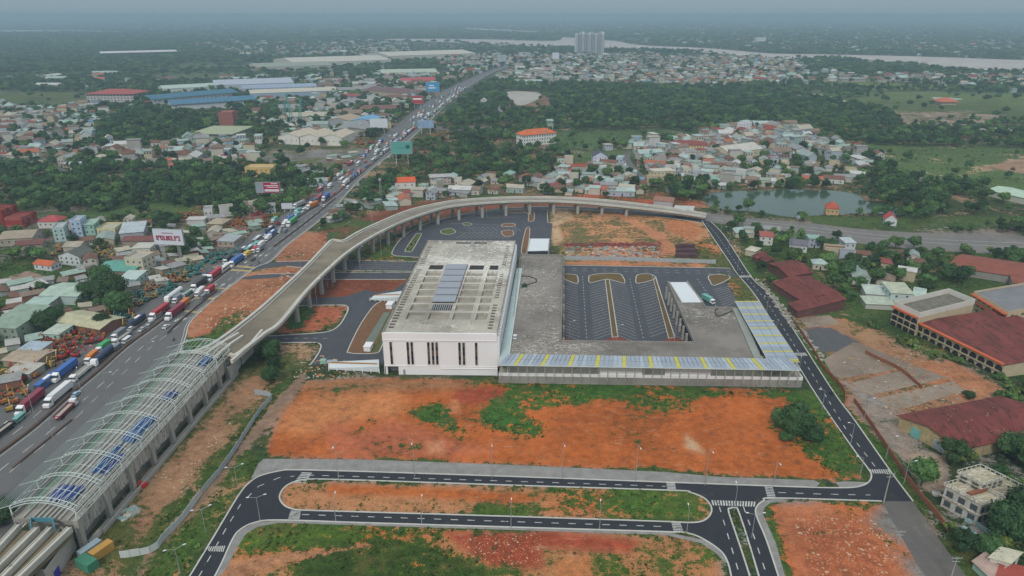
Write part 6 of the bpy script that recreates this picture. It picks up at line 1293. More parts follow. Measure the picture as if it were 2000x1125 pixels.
for (px_, sz, mt, lab, h) in (((178, 1080), (2.2, 6, 2.6), M('grey blue sheet', (.3, .38, .42)), 'grey blue container cabin at the bottom left yard', 2.6), ((200, 1082), (2.4, 6, 2.6), M('ochre sheet', (.5, .28, .07)), 'ochre container cabin beside the grey blue one', 2.6), ((172, 1108), (5.4, 3, 2.8), M('green sheet', (.06, .22, .14)), 'dark green container cabin at the very bottom left', 2.8)):
    t_ = thing('site_cabin', lab, 'cabin', (*P(*px_), 0), -.45); b = MB(); b.box(-sz[0] / 2, sz[0] / 2, -sz[1] / 2, sz[1] / 2, 0, h); part('body', b, mt, t_); b = MB()
    for k in range(8): b.box(-sz[0] / 2 - .04, sz[0] / 2 + .04, -sz[1] / 2 + (k + .3) * sz[1] / 8, -sz[1] / 2 + (k + .6) * sz[1] / 8, .1, h + .04)
    part('ribs', b, mt, t_)
# red container stack
cont = {}
for nm, c_ in (('red', (.33, .04, .03)), ('orange', (.42, .12, .07)), ('crimson', (.42, .015, .03)), ('brownish red', (.22, .04, .03)), ('faded red', (.4, .1, .08))):
    b = MB(); b.box(-6.0, 6.0, -1.15, 1.15, .12, 2.45)
    for sx_ in (-6, 5.85):
        for sy_ in (-1.2, 1.05): b.box(sx_, sx_ + .15, sy_, sy_ + .15, 0, 2.55)
    for k in range(16): b.box(-5.9 + k * .75, -5.9 + k * .75 + .35, -1.24, 1.24, .15, 2.45)
    cont[nm] = b.mesh('shipping_container', M(nm + ' container paint', c_, var=.2, s1=.4, dirt=(.2, .06, .05), dth=.62))
LM['the red container stacks'] = P(30, 430); OCC.append((*P(20, 440), 30)); OCC.append((*P(60, 430), 18))
cx, cy = P(30, 440); rows = [(-5, 9, 4), (-2, 16, 4), (0, 24, 4), (0, 32, 3)]
for r_ in range(9):
    for c_ in range(4):
        nst = 5 if r_ >= 3 else (3 if c_ < 2 else 0)
        if c_ == 3: nst = max(0, nst - 2)
        for k in range(nst):
            nm = 'crimson' if (c_ == 1 and r_ == 0) else random.choice(['red', 'red', 'brownish red', 'faded red', 'orange' if k == nst - 1 else 'red'])
            o_ = tag(obj('shipping_container', cont[nm], None, (cx - 34 + c_ * 12.7 + random.uniform(-.3, .3), cy - 14 + r_ * 2.9, k * 2.6)), None, 'container', 'stacked red shipping containers')
            lv = ['bottom', 'second lowest', 'middle', 'fourth level', 'topmost'][k]
            o_['label'] = f'{nm} container, {lv} in the {ORDW[r_]} row from the front, {ORDW[c_]} column from left'
# ------------------------------------------------------------------ vehicles (x = forward)
def wheels(t_, xs, y, r=.45):
    b = MB(); b.bar((0, -.14, 0), (0, .14, 0), r, n=8); me_ = b.mesh('wheel', m_tyre)
    for x in xs:
        for s in (-1, 1): obj('wheel', me_, t_, (x, s * y, r))
def prof(mb, pts, y0, y1):
    i = len(mb.v); n = len(pts); mb.v += [(x, y0, z) for x, z in pts] + [(x, y1, z) for x, z in pts]
    mb.f.append(tuple(range(i, i + n))); mb.f.append(tuple(range(i + 2 * n - 1, i + n - 1, -1)))
    for k in range(n): mb.f.append((i + k, i + n + k, i + n + (k + 1) % n, i + (k + 1) % n))
    mb.m += [mb.cur] * (n + 2)
VP = {}
def vproto(nm, catw):
    t_ = thing(nm, 'x', catw); VP[nm] = t_; return t_
t_ = vproto('car', 'car'); b = MB(); prof(b, [(-2.2, .35), (2.2, .35), (2.25, .75), (1.2, .95), (-2.2, 1.0)], -.88, .88); part('body', b, m_objp, t_)
b = MB(); prof(b, [(-1.9, .95), (1.1, .93), (.4, 1.42), (-1.4, 1.45)], -.78, .78); part('cabin_glass', b, m_glass, t_); b = MB(); prof(b, [(-1.35, 1.44), (.35, 1.42), (.3, 1.5), (-1.3, 1.52)], -.74, .74); part('roof', b, m_objp, t_); wheels(t_, (-1.4, 1.4), .8, .33)
t_ = vproto('van', 'van'); b = MB(); prof(b, [(-2.6, .4), (2.5, .4), (2.55, 1.2), (2.0, 2.1), (-2.6, 2.2)], -.95, .95); part('body', b, m_objp, t_)
b = MB(); prof(b, [(2.56, 1.25), (2.06, 2.0), (1.6, 1.95), (1.6, 1.25)], -.97, .97); b.box(-2.3, 1.3, -.97, .97, 1.3, 1.85); part('window', b, m_glass, t_); wheels(t_, (-1.7, 1.6), .85, .38)
t_ = vproto('box_truck', 'truck'); b = MB(); prof(b, [(2.2, .5), (4.1, .5), (4.15, 1.4), (3.9, 2.5), (2.2, 2.6)], -1.05, 1.05); part('cab', b, m_white, t_)
b = MB(); prof(b, [(4.16, 1.5), (3.95, 2.3), (3.5, 2.3), (3.5, 1.5)], -1.07, 1.07); part('windscreen', b, m_glass, t_); b = MB(); b.box(-4.2, 2.0, -1.2, 1.2, .9, 3.3); part('cargo_box', b, m_objp, t_); b = MB(); b.box(-4.1, 3, -.5, .5, .5, .9); part('chassis', b, m_tyre, t_); wheels(t_, (-2.6, 3.1), .95)
t_ = vproto('container_truck', 'truck'); b = MB(); prof(b, [(6.3, .5), (9.3, .5), (9.4, 1.7), (8.2, 1.9), (7.9, 3.2), (6.4, 3.7), (6.3, 3.6)], -1.2, 1.2); part('cab', b, m_white, t_)
b = MB(); prof(b, [(8.25, 1.95), (7.95, 3.0), (7.4, 3.0), (7.4, 1.95)], -1.22, 1.22); part('windscreen', b, m_glass, t_); b = MB(); b.box(-6.2, 5.9, -1.22, 1.22, 1.3, 3.95); part('container', b, m_objp, t_); b = MB(); b.box(-6.2, 7, -.6, .6, .7, 1.3); part('chassis', b, m_tyre, t_); wheels(t_, (-5, -3.8, 5.6, 6.8, 8.6), 1.05, .5)
t_ = vproto('flatbed_truck', 'truck'); b = MB(); prof(b, [(4.3, .5), (6.4, .5), (6.45, 1.5), (6.2, 2.8), (4.3, 2.9)], -1.15, 1.15); part('cab', b, m_white, t_)
b = MB(); prof(b, [(6.47, 1.6), (6.25, 2.5), (5.8, 2.5), (5.8, 1.6)], -1.17, 1.17); part('windscreen', b, m_glass, t_); b = MB(); b.box(-6, 4, -1.2, 1.2, 1.0, 1.3); b.ribbon([(-5.95, -1.15), (4, -1.15), (4, 1.15), (-5.95, 1.15)], .12, 1.3, 2.1, True); part('tray', b, m_objp, t_); b = MB(); b.box(-5.8, 3.9, -1.05, 1.05, 1.3, 1.6); part('load', b, m_stone, t_); wheels(t_, (-4.6, -3.4, 3.4, 5.3), 1.0, .48)
t_ = vproto('coach', 'bus'); b = MB(); prof(b, [(-5.8, .4), (5.7, .4), (5.85, 1.3), (5.6, 3.1), (-5.8, 3.15)], -1.22, 1.22); part('body', b, m_objp, t_)
b = MB(); b.box(-5.5, 5.0, -1.24, 1.24, 1.6, 2.6); prof(b, [(5.86, 1.4), (5.65, 2.8), (5.2, 2.8), (5.2, 1.4)], -1.1, 1.1); part('window', b, m_glass, t_); b = MB(); b.box(-3, 1, -.7, .7, 3.15, 3.35); part('roof_unit', b, m_white, t_); wheels(t_, (-3.6, 3.8), 1.1, .5)
t_ = vproto('tanker_truck', 'truck'); b = MB(); prof(b, [(6.3, .5), (8.3, .5), (8.4, 1.7), (8.1, 3.1), (6.3, 3.2)], -1.2, 1.2); part('cab', b, m_white, t_); b = MB(); b.bar((-6.5, 0, 2.3), (6, 0, 2.3), 1.35, n=12); part('tank', b, m_objp, t_); b = MB(); b.box(-6.2, 7, -.6, .6, .7, 1.1); part('chassis', b, m_tyre, t_); wheels(t_, (-5, -3.8, 5.6, 7.2), 1.05, .5)
t_ = vproto('motorbike', 'motorbike'); b = MB(); b.bar((-.6, 0, .35), (.6, 0, .35), .2); b.bar((-.2, 0, .6), (.1, 0, 1.3), .24, .16, n=6); b.bar((.1, 0, 1.35), (.1, 0, 1.62), .14, n=6); part('body', b, m_tyre, t_); b = MB(); b.bar((-.65, -.06, .3), (-.65, .06, .3), .3, n=8); b.bar((.65, -.06, .3), (.65, .06, .3), .3, n=8); part('wheels', b, m_tyre, t_)
VUSED = {}
CN = {'white': (.7, .7, .7), 'silver': (.4, .42, .43), 'grey': (.2, .22, .24), 'black': (.03, .03, .035), 'red': (.42, .02, .03), 'blue': (.03, .12, .4), 'green': (.04, .32, .1), 'orange': (.6, .18, .02), 'yellow': (.6, .4, .05), 'teal': (.15, .4, .36), 'dark blue': (.03, .05, .12), 'pale blue': (.35, .5, .62), 'maroon': (.25, .02, .05), 'cream': (.6, .55, .45)}
KIND = {'car': 'car', 'van': 'van', 'box_truck': 'box truck', 'container_truck': 'container lorry', 'flatbed_truck': 'open flatbed lorry', 'coach': 'coach', 'tanker_truck': 'tanker lorry', 'motorbike': 'motorbike and rider'}
VOCC = []
def lane_dir(x, y):
    best = min(range(len(B1w) - 1), key=lambda i: (B1w[i][0] - x) ** 2 + (B1w[i][1] - y) ** 2)
    a, c = B1w[best], B1w[best + 1]; return math.atan2(c[1] - a[1], c[0] - a[0])
def vehicle(kind, col, p, away=False, rz=None, where=''):
    r_ = lane_dir(*p) + (0 if away else math.pi) if rz is None else rz
    pr = VP[kind]; c_ = CN[col]
    cc = {k: c_ for k in ('body', 'roof', 'cargo_box', 'container', 'tray', 'tank')}
    if kind not in VUSED:
        VUSED[kind] = 1; o_ = pr; o_.location = (*p, .03); o_.rotation_euler = (0, 0, r_)
        for ch in o_.children:
            if ch.name.split('.')[0] in cc: ch.color = (*c_, 1)
    else: o_ = dup(pr, (*p, .03), r_, colors=cc)
    o_['group'] = 'vehicles queueing on the highway'; later(o_, f'{col} {KIND[kind]}{where}', kind); VOCC.append((p[0], p[1])); return o_
near_v = [('container_truck', 'white', 120, 775), ('container_truck', 'maroon', 66, 790), ('coach', 'blue', 92, 752), ('container_truck', 'blue', 132, 728), ('flatbed_truck', 'white', 160, 733), ('van', 'teal', 38, 822), ('car', 'silver', 14, 833), ('flatbed_truck', 'black', 2, 850), ('tanker_truck', 'dark blue', 203, 700), ('box_truck', 'orange', 180, 704), ('box_truck', 'green', 203, 683), ('van', 'grey', 228, 682), ('van', 'white', 248, 668), ('box_truck', 'grey', 233, 658), ('flatbed_truck', 'grey', 240, 664), ('car', 'white', 255, 645), ('car', 'silver', 278, 646), ('car', 'silver', 293, 634), ('coach', 'dark blue', 268, 632), ('van', 'silver', 309, 620), ('container_truck', 'red', 315, 614), ('van', 'black', 325, 610), ('container_truck', 'maroon', 346, 613), ('box_truck', 'orange', 360, 598), ('box_truck', 'grey', 348, 588), ('tanker_truck', 'white', 342, 580), ('container_truck', 'black', 392, 559), ('flatbed_truck', 'teal', 366, 576), ('box_truck', 'white', 391, 575), ('van', 'grey', 398, 582), ('box_truck', 'red', 410, 571), ('container_truck', 'red', 422, 540), ('car', 'white', 398, 542), ('box_truck', 'dark blue', 410, 541), ('coach', 'white', 440, 528), ('car', 'white', 425, 527), ('box_truck', 'dark blue', 457, 515), ('container_truck', 'blue', 464, 514), ('van', 'white', 470, 504), ('box_truck', 'black', 445, 512), ('box_truck', 'yellow', 482, 502), ('coach', 'teal', 488, 490), ('coach', 'black', 476, 493), ('box_truck', 'red', 499, 492), ('box_truck', 'grey', 508, 490), ('coach', 'silver', 503, 472), ('box_truck', 'white', 510, 482), ('box_truck', 'teal', 500, 483), ('box_truck', 'white', 524, 469), ('coach', 'blue', 532, 460), ('car', 'white', 518, 463), ('coach', 'dark blue', 528, 452), ('car', 'white', 546, 454), ('van', 'grey', 557, 453), ('car', 'silver', 549, 447), ('container_truck', 'green', 572, 437), ('container_truck', 'blue', 567, 433), ('box_truck', 'white', 557, 441), ('container_truck', 'orange', 612, 405), ('container_truck', 'red', 624, 391), ('container_truck', 'blue', 638, 388), ('van', 'silver', 590, 419), ('van', 'white', 594, 412), ('box_truck', 'teal', 582, 416), ('box_truck', 'teal', 580, 424), ('car', 'white', 600, 405), ('car', 'black', 603, 410)]
for k_, c_, x_, y_ in near_v: vehicle(k_, c_, P(x_, y_))
vehicle('flatbed_truck', 'maroon', P(130, 806), True); vehicle('car', 'pale blue', P(150, 772), True); vehicle('van', 'black', P(212, 692), True); vehicle('car', 'white', P(325, 640), True, where=' alone on the empty carriageway')
vehicle('car', 'black', P(495, 508), True); vehicle('car', 'white', P(634, 403), True); vehicle('car', 'silver', P(629, 402), True); vehicle('motorbike', 'black', P(340, 665), True); vehicle('motorbike', 'black', P(506, 514), True); vehicle('motorbike', 'black', P(1623, 770), rz=2.1, where=' on the right hand road'); vehicle('motorbike', 'black', P(10, 978), True)
o_ = vehicle('car', 'white', P(1006, 660, D8), rz=1.5); o_.location.z = D8; PEND.pop(); tag(o_, 'small white car parked at the left edge of the concrete deck', group='cars parked on site')
o_ = vehicle('box_truck', 'teal', P(1383, 590), rz=-1.1); PEND.pop(); tag(o_, 'white and green box truck parked alone in the right parking bays', group='cars parked on site')
cols_v = list(CN); rv_ = random.Random(5)
for lane, off in enumerate((2.2, 5.8, 9.2, 13., 17., 21., -4.)):
    path = offset(B1w, off); s = 0
    for a, c in zip(path, path[1:]):
        L_ = math.dist(a, c); d0 = 0
        while d0 < L_:
            x, y = a[0] + (c[0] - a[0]) * d0 / L_, a[1] + (c[1] - a[1]) * d0 / L_
            d0 += rv_.uniform(8, 15) if y < 900 else rv_.uniform(13, 26)
            if y < 470 or y > 1450: continue
            if min(abs(x - v[0]) + abs(y - v[1]) for v in VOCC) < 9: continue
            if rv_.random() < .12: continue
            if lane >= 4 and y < 560: continue
            if lane == 6 and rv_.random() < .7: continue
            if lane in (3, 4, 5) and rv_.random() < .45: continue
            kd = rv_.choice(['car', 'van', 'box_truck', 'box_truck', 'container_truck', 'coach']) if y < 1000 else rv_.choice(['van', 'box_truck', 'container_truck']); vehicle(kd, rv_.choice(['white', 'white', 'silver', 'grey', 'red', 'blue', 'teal', 'dark blue', 'orange', 'green']), (x, y))
for x_, y_ in ((700, 362), (742, 322), (760, 308), (690, 378), (800, 262), (815, 252), (860, 215), (780, 290)): vehicle('car', rv_.choice(['white', 'silver', 'black', 'blue']), P(x_, y_), True)
print('vehicles', len(VOCC))
# ------------------------------------------------------------------ excavators in the dealers' yards
t_ = thing('excavator', 'x', 'excavator'); b = MB()
for s in (-1, 1): 
    b = MB(); prof(b, [(-1.7, .1), (1.7, .1), (2.0, .5), (1.7, .9), (-1.7, .9), (-2.0, .5)], s * 1.3 - .3, s * 1.3 + .3); part('track', b, m_tyre, t_)
b = MB(); b.box(-2.2, 1.2, -1.3, 1.3, 1.0, 1.9); b.box(-2.2, -.9, -1.25, 1.25, 1.9, 2.4); part('body', b, m_objp, t_); b = MB(); b.box(-.4, 1.1, .3, 1.25, 1.9, 3.0); part('cab', b, m_glass, t_)
b = MB(); b.bar((1.0, -.2, 1.7), (3.3, -.2, 5.0), .34, .26); part('boom', b, m_objp, t_); b = MB(); b.bar((3.3, -.2, 5.0), (5.2, -.2, 2.7), .25, .18); part('arm', b, m_objp, t_); b = MB(); prof(b, [(4.6, 2.7), (5.4, 2.8), (5.1, 1.9), (4.5, 2.1)], -.7, .3); part('bucket', b, m_objp, t_)
EXP = t_; exused = [0]
EC = {'orange': (.42, .15, .035), 'yellow': (.42, .26, .05), 'red': (.34, .03, .025), 'teal': (.05, .22, .2)}
def exc(p, col, rz):
    cc = {k: EC[col] for k in ('body', 'boom', 'arm', 'bucket')}
    if not exused[0]:
        exused[0] = 1; o_ = EXP; o_.location = (*p, 0); o_.rotation_euler = (0, 0, rz)
        for ch in o_.children:
            if ch.name.split('.')[0] in cc: ch.color = (*EC[col], 1)
    else: o_ = dup(EXP, (*p, 0), rz, colors=cc, scale=(.85,) * 3)
    o_['group'] = 'excavators parked in the roadside yards'; later(o_, f'{col} excavator', 'excavator'); OCC.append((p[0], p[1], 3))
yards = [([(80, 670), (180, 640), (205, 665), (110, 700)], 15, ['red', 'orange', 'orange', 'red']), ([(60, 690), (125, 690), (110, 715), (55, 720)], 8, ['yellow', 'orange']), ([(110, 695), (150, 690), (155, 703), (115, 705)], 4, ['red']), ([(0, 725), (60, 725), (70, 745), (0, 745)], 7, ['orange', 'red', 'yellow']), ([(0, 780), (50, 765), (62, 785), (10, 815)], 8, ['orange', 'yellow', 'yellow']), ([(170, 620), (270, 600), (270, 632), (200, 645)], 14, ['orange', 'orange', 'yellow', 'teal']), ([(245, 580), (340, 555), (350, 575), (260, 600)], 16, ['yellow', 'teal', 'orange', 'teal']), ([(290, 545), (370, 535), (375, 555), (300, 560)], 10, ['yellow', 'orange', 'teal']), ([(180, 495), (235, 490), (235, 502), (185, 506)], 6, ['yellow']), ([(75, 490), (120, 480), (125, 500), (80, 505)], 4, ['yellow', 'orange']), ([(445, 438), (480, 425), (482, 445), (450, 455)], 8, ['orange', 'orange']), ([(480, 430), (505, 420), (510, 435), (485, 448)], 6, ['red']), ([(505, 430), (540, 415), (545, 445), (515, 450)], 9, ['red', 'orange', 'yellow']), ([(320, 424), (400, 415), (400, 430), (325, 435)], 9, ['orange', 'red', 'orange']), ([(395, 500), (470, 490), (465, 510), (400, 520)], 10, ['teal']), ([(330, 525), (400, 515), (395, 535), (335, 545)], 8, ['teal', 'teal', 'yellow']), ([(690, 278), (735, 276), (738, 290), (695, 292)], 12, ['yellow', 'red', 'red', 'orange']), ([(790, 300), (810, 297), (850, 300), (840, 315), (790, 318)], 10, ['orange', 'red']), ([(825, 262), (875, 258), (880, 275), (830, 280)], 14, ['orange', 'orange', 'yellow']), ([(765, 330), (800, 325), (805, 345), (765, 345)], 7, ['red', 'orange', 'yellow']), ([(655, 320), (690, 316), (690, 330), (660, 333)], 6, ['red', 'orange'])]
for poly, n_, cl_ in yards:
    W_ = PP(poly); arr = rng.uniform([min(p[0] for p in W_), min(p[1] for p in W_)], [max(p[0] for p in W_), max(p[1] for p in W_)], (400, 2)); arr = arr[sdf(arr[:, 0], arr[:, 1], W_) > 0]; pl = []
    for p in arr:
        if all(math.dist(p, q) > 4.2 for q in pl): pl.append(p)
        if len(pl) >= n_: break
    ang = random.uniform(0, 6.28)
    for p in pl: exc(tuple(p), random.choice(cl_), ang + random.uniform(-.3, .3))
print('excavators', sum(1 for o in bpy.data.objects if o.name.startswith('excavator')))
rubble('yard_machinery', [(160, 600), (290, 540), (380, 520), (440, 498), (440, 520), (330, 560), (250, 610), (190, 640)], 300, .4, 1.2, [M('machine yellow', EC['yellow']), M('machine orange', EC['orange']), M('machine teal', EC['teal']), m_tyre, m_concd, m_stone], 'dense clutter of engine parts and buckets in the roadside machine yards', 21)
rubble('yard_machinery', [(0, 740), (60, 690), (200, 640), (200, 665), (60, 745), (0, 800)], 160, .4, 1.1, [M('machine yellow'), M('machine orange'), m_tyre, m_redp, m_stone], 'clutter of machine parts in the near roadside yard', 22)
rubble('yard_machinery', [(320, 412), (480, 395), (560, 400), (540, 425), (420, 440), (320, 435)], 200, .4, 1.3, [M('machine yellow'), M('machine orange'), M('machine teal'), m_redp, m_stone], 'rows of small machines in the yard behind the phone number billboard', 23)

# low sheet-roofed shacks between the machine yards
SK = building('roadside_shack', 'x', 'shack', (-3.5, -2.5), (3.5, -2.5), (3.5, 2.5), 2.6, kind='mono', rise=.6, ov=.4)[0]; OCC.pop(); sku = 0; skp = []
SC_ = [('rust brown', (.17, .08, .055)), ('brown', (.22, .16, .12)), ('cream', (.42, .38, .28)), ('grey', (.28, .28, .27)), ('dull mint', (.28, .38, .32)), ('pale', (.45, .44, .4))]
for poly, n_ in (([(0, 690), (60, 640), (190, 600), (300, 530), (400, 470), (520, 425), (500, 470), (380, 525), (260, 600), (140, 690), (30, 780), (0, 790)], 60), ([(0, 560), (120, 550), (200, 500), (420, 440), (300, 500), (180, 590), (0, 640)], 26), ([(560, 395), (640, 345), (700, 300), (690, 290), (600, 330), (520, 395)], 16), ([(640, 440), (740, 400), (800, 385), (780, 375), (660, 405)], 18)):
    W_ = PP(poly); a = np.array(W_); c = 0
    for _ in range(1500):
        if c >= n_: break
        x, y = rng.uniform(a[:, 0].min(), a[:, 0].max()), rng.uniform(a[:, 1].min(), a[:, 1].max())
        if sdf(np.array([x]), np.array([y]), W_)[0] < 0 or any(math.dist((x, y), q) < 7 for q in skp) or any(math.dist((x, y), o[:2]) < (4 if o[2] <= 3 else o[2] + 2) for o in OCC) or sdf(np.array([x]), np.array([y]), ROADP[HWI][0])[0] > -4: continue
        nm, rc = random.choice(SC_); rz = random.choice((.7, 2.27)) + random.gauss(0, .12); wc = random.choice(((.3, .26, .2), (.25, .12, .08), (.38, .4, .38), (.3, .38, .34)))
        if not sku:
            sku = 1; o_ = SK; o_.location = (x, y, 0); o_.rotation_euler = (0, 0, rz)
            for ch in o_.children: ch.color = (*(rc if ch.name.startswith('roof') else wc), 1)
        else: o_ = dup(SK, (x, y, 0), rz, colors={'wall': wc, 'roof': rc})
        o_.scale = (random.uniform(.7, 1.6), random.uniform(.7, 1.4), random.uniform(.9, 1.3)); o_['group'] = 'sheet roofed shacks along the highway'; later(o_, f'{nm} roofed shack', 'shack'); skp.append((x, y)); c += 1
for x, y in skp: OCC.append((x, y, 3.5))
print('shacks', len(skp))
# ------------------------------------------------------------------ trees: prototypes
def leafmat(name, c, c2):
    t = NT(name); oi = t.n('ShaderNodeObjectInfo')
    a = t.noise(.6, 3); b_ = t.noise(.02, 3)
    c_ = t.mix(t.ss(b_, .35, .65), c, c2); c_ = t.mix(t.math('MULTIPLY', oi.outputs['Random'], .6), c_, (c[0] * 1.7, c[1] * 1.35, c[2]))
    c_ = t.scale(c_, t.math('MULTIPLY', t.ss(a, .3, .7, .65, 1.4), t.math('MULTIPLY_ADD', t.math('FRACT', t.math('MULTIPLY', oi.outputs['Random'], 7.31)), 1.15, .45))); m = t.fin(c_, .75, .2); return m
LEAF = [leafmat('dark leaves', (.032, .078, .03), (.05, .1, .035)), leafmat('green leaves', (.05, .11, .034), (.075, .13, .038)), leafmat('yellow green leaves', (.08, .12, .03), (.1, .13, .036))]
m_bark = M('bark', (.12, .09, .06), var=.3)
def ico(sub=1):
    bm = bmesh.new(); bmesh.ops.create_icosphere(bm, subdivisions=sub, radius=1); v = np.array([x.co[:] for x in bm.verts]); f = [tuple(y.index for y in x.verts) for x in bm.faces]; bm.free(); return v, f
ICV, ICF = ico(2)
def crown_mesh(name, r, h, base, lobes, leaves, ls, mat, seed, flat=.75):
    g = np.random.default_rng(seed); V = []; Fc = []; cen = []
    for k in range(lobes):
        a = g.uniform(0, 6.28); rr = r * .62 * math.sqrt(g.uniform(0, 1)); zz = base + (h - base) * g.uniform(.3, .82) * (1 - .35 * (rr / r) ** 2)
        R = r * g.uniform(.34, .52); cen.append((rr * math.cos(a), rr * math.sin(a), zz, R))
    for x, y, z, R in cen:
        d = 1 + .25 * np.sin(ICV @ g.normal(size=3) * 4 + g.uniform(0, 6)) * np.cos(ICV @ g.normal(size=3) * 5); i = len(V)
        P_ = ICV * (d * R * .74)[:, None] * (1, 1, flat) + (x, y, z); V += [tuple(p) for p in P_]; Fc += [tuple(i + q for q in f) for f in ICF]
    for _ in range(leaves):
        x, y, z, R = cen[g.integers(len(cen))]; n = g.normal(size=3); n /= np.linalg.norm(n); n[2] = abs(n[2]) if g.random() < .7 else n[2]
        c = np.array((x, y, z)) + n * R * g.uniform(.72, 1.22) * (1, 1, flat); t1 = np.cross(n + g.normal(size=3) * .6, g.normal(size=3)); t1 /= np.linalg.norm(t1) + 1e-9; t2 = np.cross(n + g.normal(size=3) * .5, t1); t2 /= np.linalg.norm(t2) + 1e-9
        s = ls * g.uniform(.5, 1.2); i = len(V); V += [tuple(c + t1 * s), tuple(c + t2 * s * .7), tuple(c - t1 * s), tuple(c - t2 * s * .7)]; Fc.append((i, i + 1, i + 2, i + 3))
    me_ = bpy.data.meshes.new(name); me_.from_pydata(V, [], Fc); me_.materials.append(mat); me_.update(); return me_
TREES = []
spec = [('dark broad crowned tree', 4.6, 9, 2.5, 12, 620, .55, 0), ('dark rounded tree', 3.8, 8, 2, 9, 520, .5, 0), ('mid green spreading tree', 5.0, 8, 2.5, 13, 640, .55, 1), ('mid green rounded tree', 3.6, 7, 1.6, 9, 480, .5, 1), ('pale green small tree', 3.0, 6, 1.2, 7, 420, .45, 2), ('tall narrow dark tree', 2.6, 11, 2, 9, 460, .45, 0)]
for i, (ds, r, h, bs, lb, lv, ls, mi) in enumerate(spec):
    cm2 = crown_mesh('crown', r, h, bs, lb, lv, ls, LEAF[mi], 100 + i); tb = MB(); tb.bar((0, 0, 0), (.1, .1, h * .55), .28, .14, n=6)
    for k in range(4): a = k * 1.6; tb.bar((.05, .05, h * .35), (math.cos(a) * r * .5, math.sin(a) * r * .5, h * .62), .12, .06, n=4)
    TREES.append((ds, cm2, tb.mesh('trunk', m_bark), r, h))
bush_near = crown_mesh('crown', 3.2, 5.5, .3, 26, 5200, .22, LEAF[0], 77, .8)
shrub = crown_mesh('shrub_mesh', 1.2, 1.1, 0, 6, 90, .28, LEAF[1], 55); shrub2 = crown_mesh('shrub_mesh', 1.0, .9, 0, 5, 80, .28, LEAF[2], 56)
def tree(k, p, s=1., rz=None):
    ds, cm2, tm, r, h = TREES[k]; t_ = thing('tree', None, 'tree', (*p, 0), random.uniform(0, 6.28) if rz is None else rz, 'trees around the site'); t_.scale = (s, s, s * random.uniform(.85, 1.1))
    obj('crown', cm2, t_); obj('trunk', tm, t_); later(t_, ds, 'tree'); return t_
def bush(px, s, lab, z=1.):
    t_ = thing('bush', lab, 'bush', (*P(*px), 0), random.uniform(0, 6)); t_.scale = (s, s, s * z); obj('crown', bush_near, t_); tb = MB(); tb.bar((0, 0, 0), (0, 0, 2.5), .2, .1, n=6); part('trunk', tb, m_bark, t_)
for px, s, lab, z in (((530, 700), 1.75, 'big dark bush hard against the viaduct, by the loop road', .85), ((536, 722), 1.0, 'dark bush just in front of the biggest one beside the viaduct', 1.1), ((530, 748), 1.25, 'rounded dark bush, nearest of the three below the viaduct', 1), ((1555, 850), 1.9, 'largest dark bush mass at the right end of the orange field', 1.2), ((1525, 835), 1.4, 'left part of the bush clump on the orange field', 1.0), ((1590, 862), 1.3, 'right low bush of the clump on the orange field', .8), ((1560, 822), 1.0, 'rear bush of the clump on the orange field', 1.1), ((1535, 862), .9, 'small front bush below the clump on the orange field', .7), ((1890, 778), .8, 'single low bush at the back edge of the rusty roofed warehouse', .7), ((1956, 1055), 2.0, 'big very dark bush below the mouldy villa', 1.2), ((1990, 1020), 2.0, 'dark bush at the right edge beside the villa', 1.1), ((1930, 1085), 1.2, 'bush between the corner huts and the pool wall', .9), ((1885, 1075), .9, 'small dark bush beside the boundary wall end', 1.), ((1885, 1000), .7, 'light bush at the front corner of the mouldy villa', .8), ((1985, 905), 2.2, 'dark overgrown bush beside the rusty warehouse', .9), ((222, 592), 2.6, 'very dark tall bush behind the roadside excavators, left of the red lorries', 1.1), ((200, 562), 2.2, 'dark bush mass between the wide teal shed and the highway', 1.1), ((236, 612), 2.2, 'dark bush closest to the highway machine yards', 1.), ((176, 584), 1.8, 'dark bush right of the pale mint workshop', 1.), ((92, 645), 1.8, 'dark bush left of the straw roofed shed', 1.), ((115, 632), 1.6, 'dark bush behind the straw roofed shed', 1.), ((205, 640), 1.5, 'green bush among orange excavators', .9), ((10, 1020), 1.5, 'dark bush by the near end of the station at the left edge', .8), ((-30, 1010), 1.8, 'dark bush cut by the left edge of the picture', .9)): bush(px, s, lab, z)
# ------------------------------------------------------------------ where things may stand
def inpoly(X, Y, poly, m=0): return sdf(X, Y, poly) > -m
SITE = PP([(-100, 1300), (-60, 1010), (200, 850), (310, 710), (380, 600), (470, 545), (560, 505), (640, 465), (720, 425), (800, 398), (1000, 378), (1300, 398), (1400, 428), (1475, 520), (1600, 700), (1700, 850), (1760, 930), (1900, 1125), (1990, 1300)])
HW = offset(B1w, 15) + offset(B1w, -22)[::-1]
ARC = PP([(1725, 635), (1740, 590), (1850, 570), (2100, 540), (2300, 900), (1870, 900), (1750, 830), (1690, 780), (1540, 620), (1640, 600)])
YARD = [PP(l[0]) for l in yards]
def free(X, Y, m=1.5, site=True):
    ok = np.ones(X.shape, bool)
    if site: ok &= ~inpoly(X, Y, SITE, m) & ~inpoly(X, Y, ARC, m)
    ok &= ~inpoly(X, Y, HW, m)
    for outer, holes in ROADP:
        a = np.array(outer); k = np.nonzero((X > a[:, 0].min() - m) & (X < a[:, 0].max() + m) & (Y > a[:, 1].min() - m) & (Y < a[:, 1].max() + m) & ok)[0]
        if len(k) == 0: continue
        i_ = inpoly(X[k], Y[k], outer, m)
        for h_ in holes: i_ &= ~(sdf(X[k], Y[k], h_) > m)
        ok[k[i_]] = False
    for x, y, r in OCC: ok &= (X - x) ** 2 + (Y - y) ** 2 > (r + m) ** 2
    for W_ in YARD: ok &= ~inpoly(X, Y, W_, 2)
    return ok
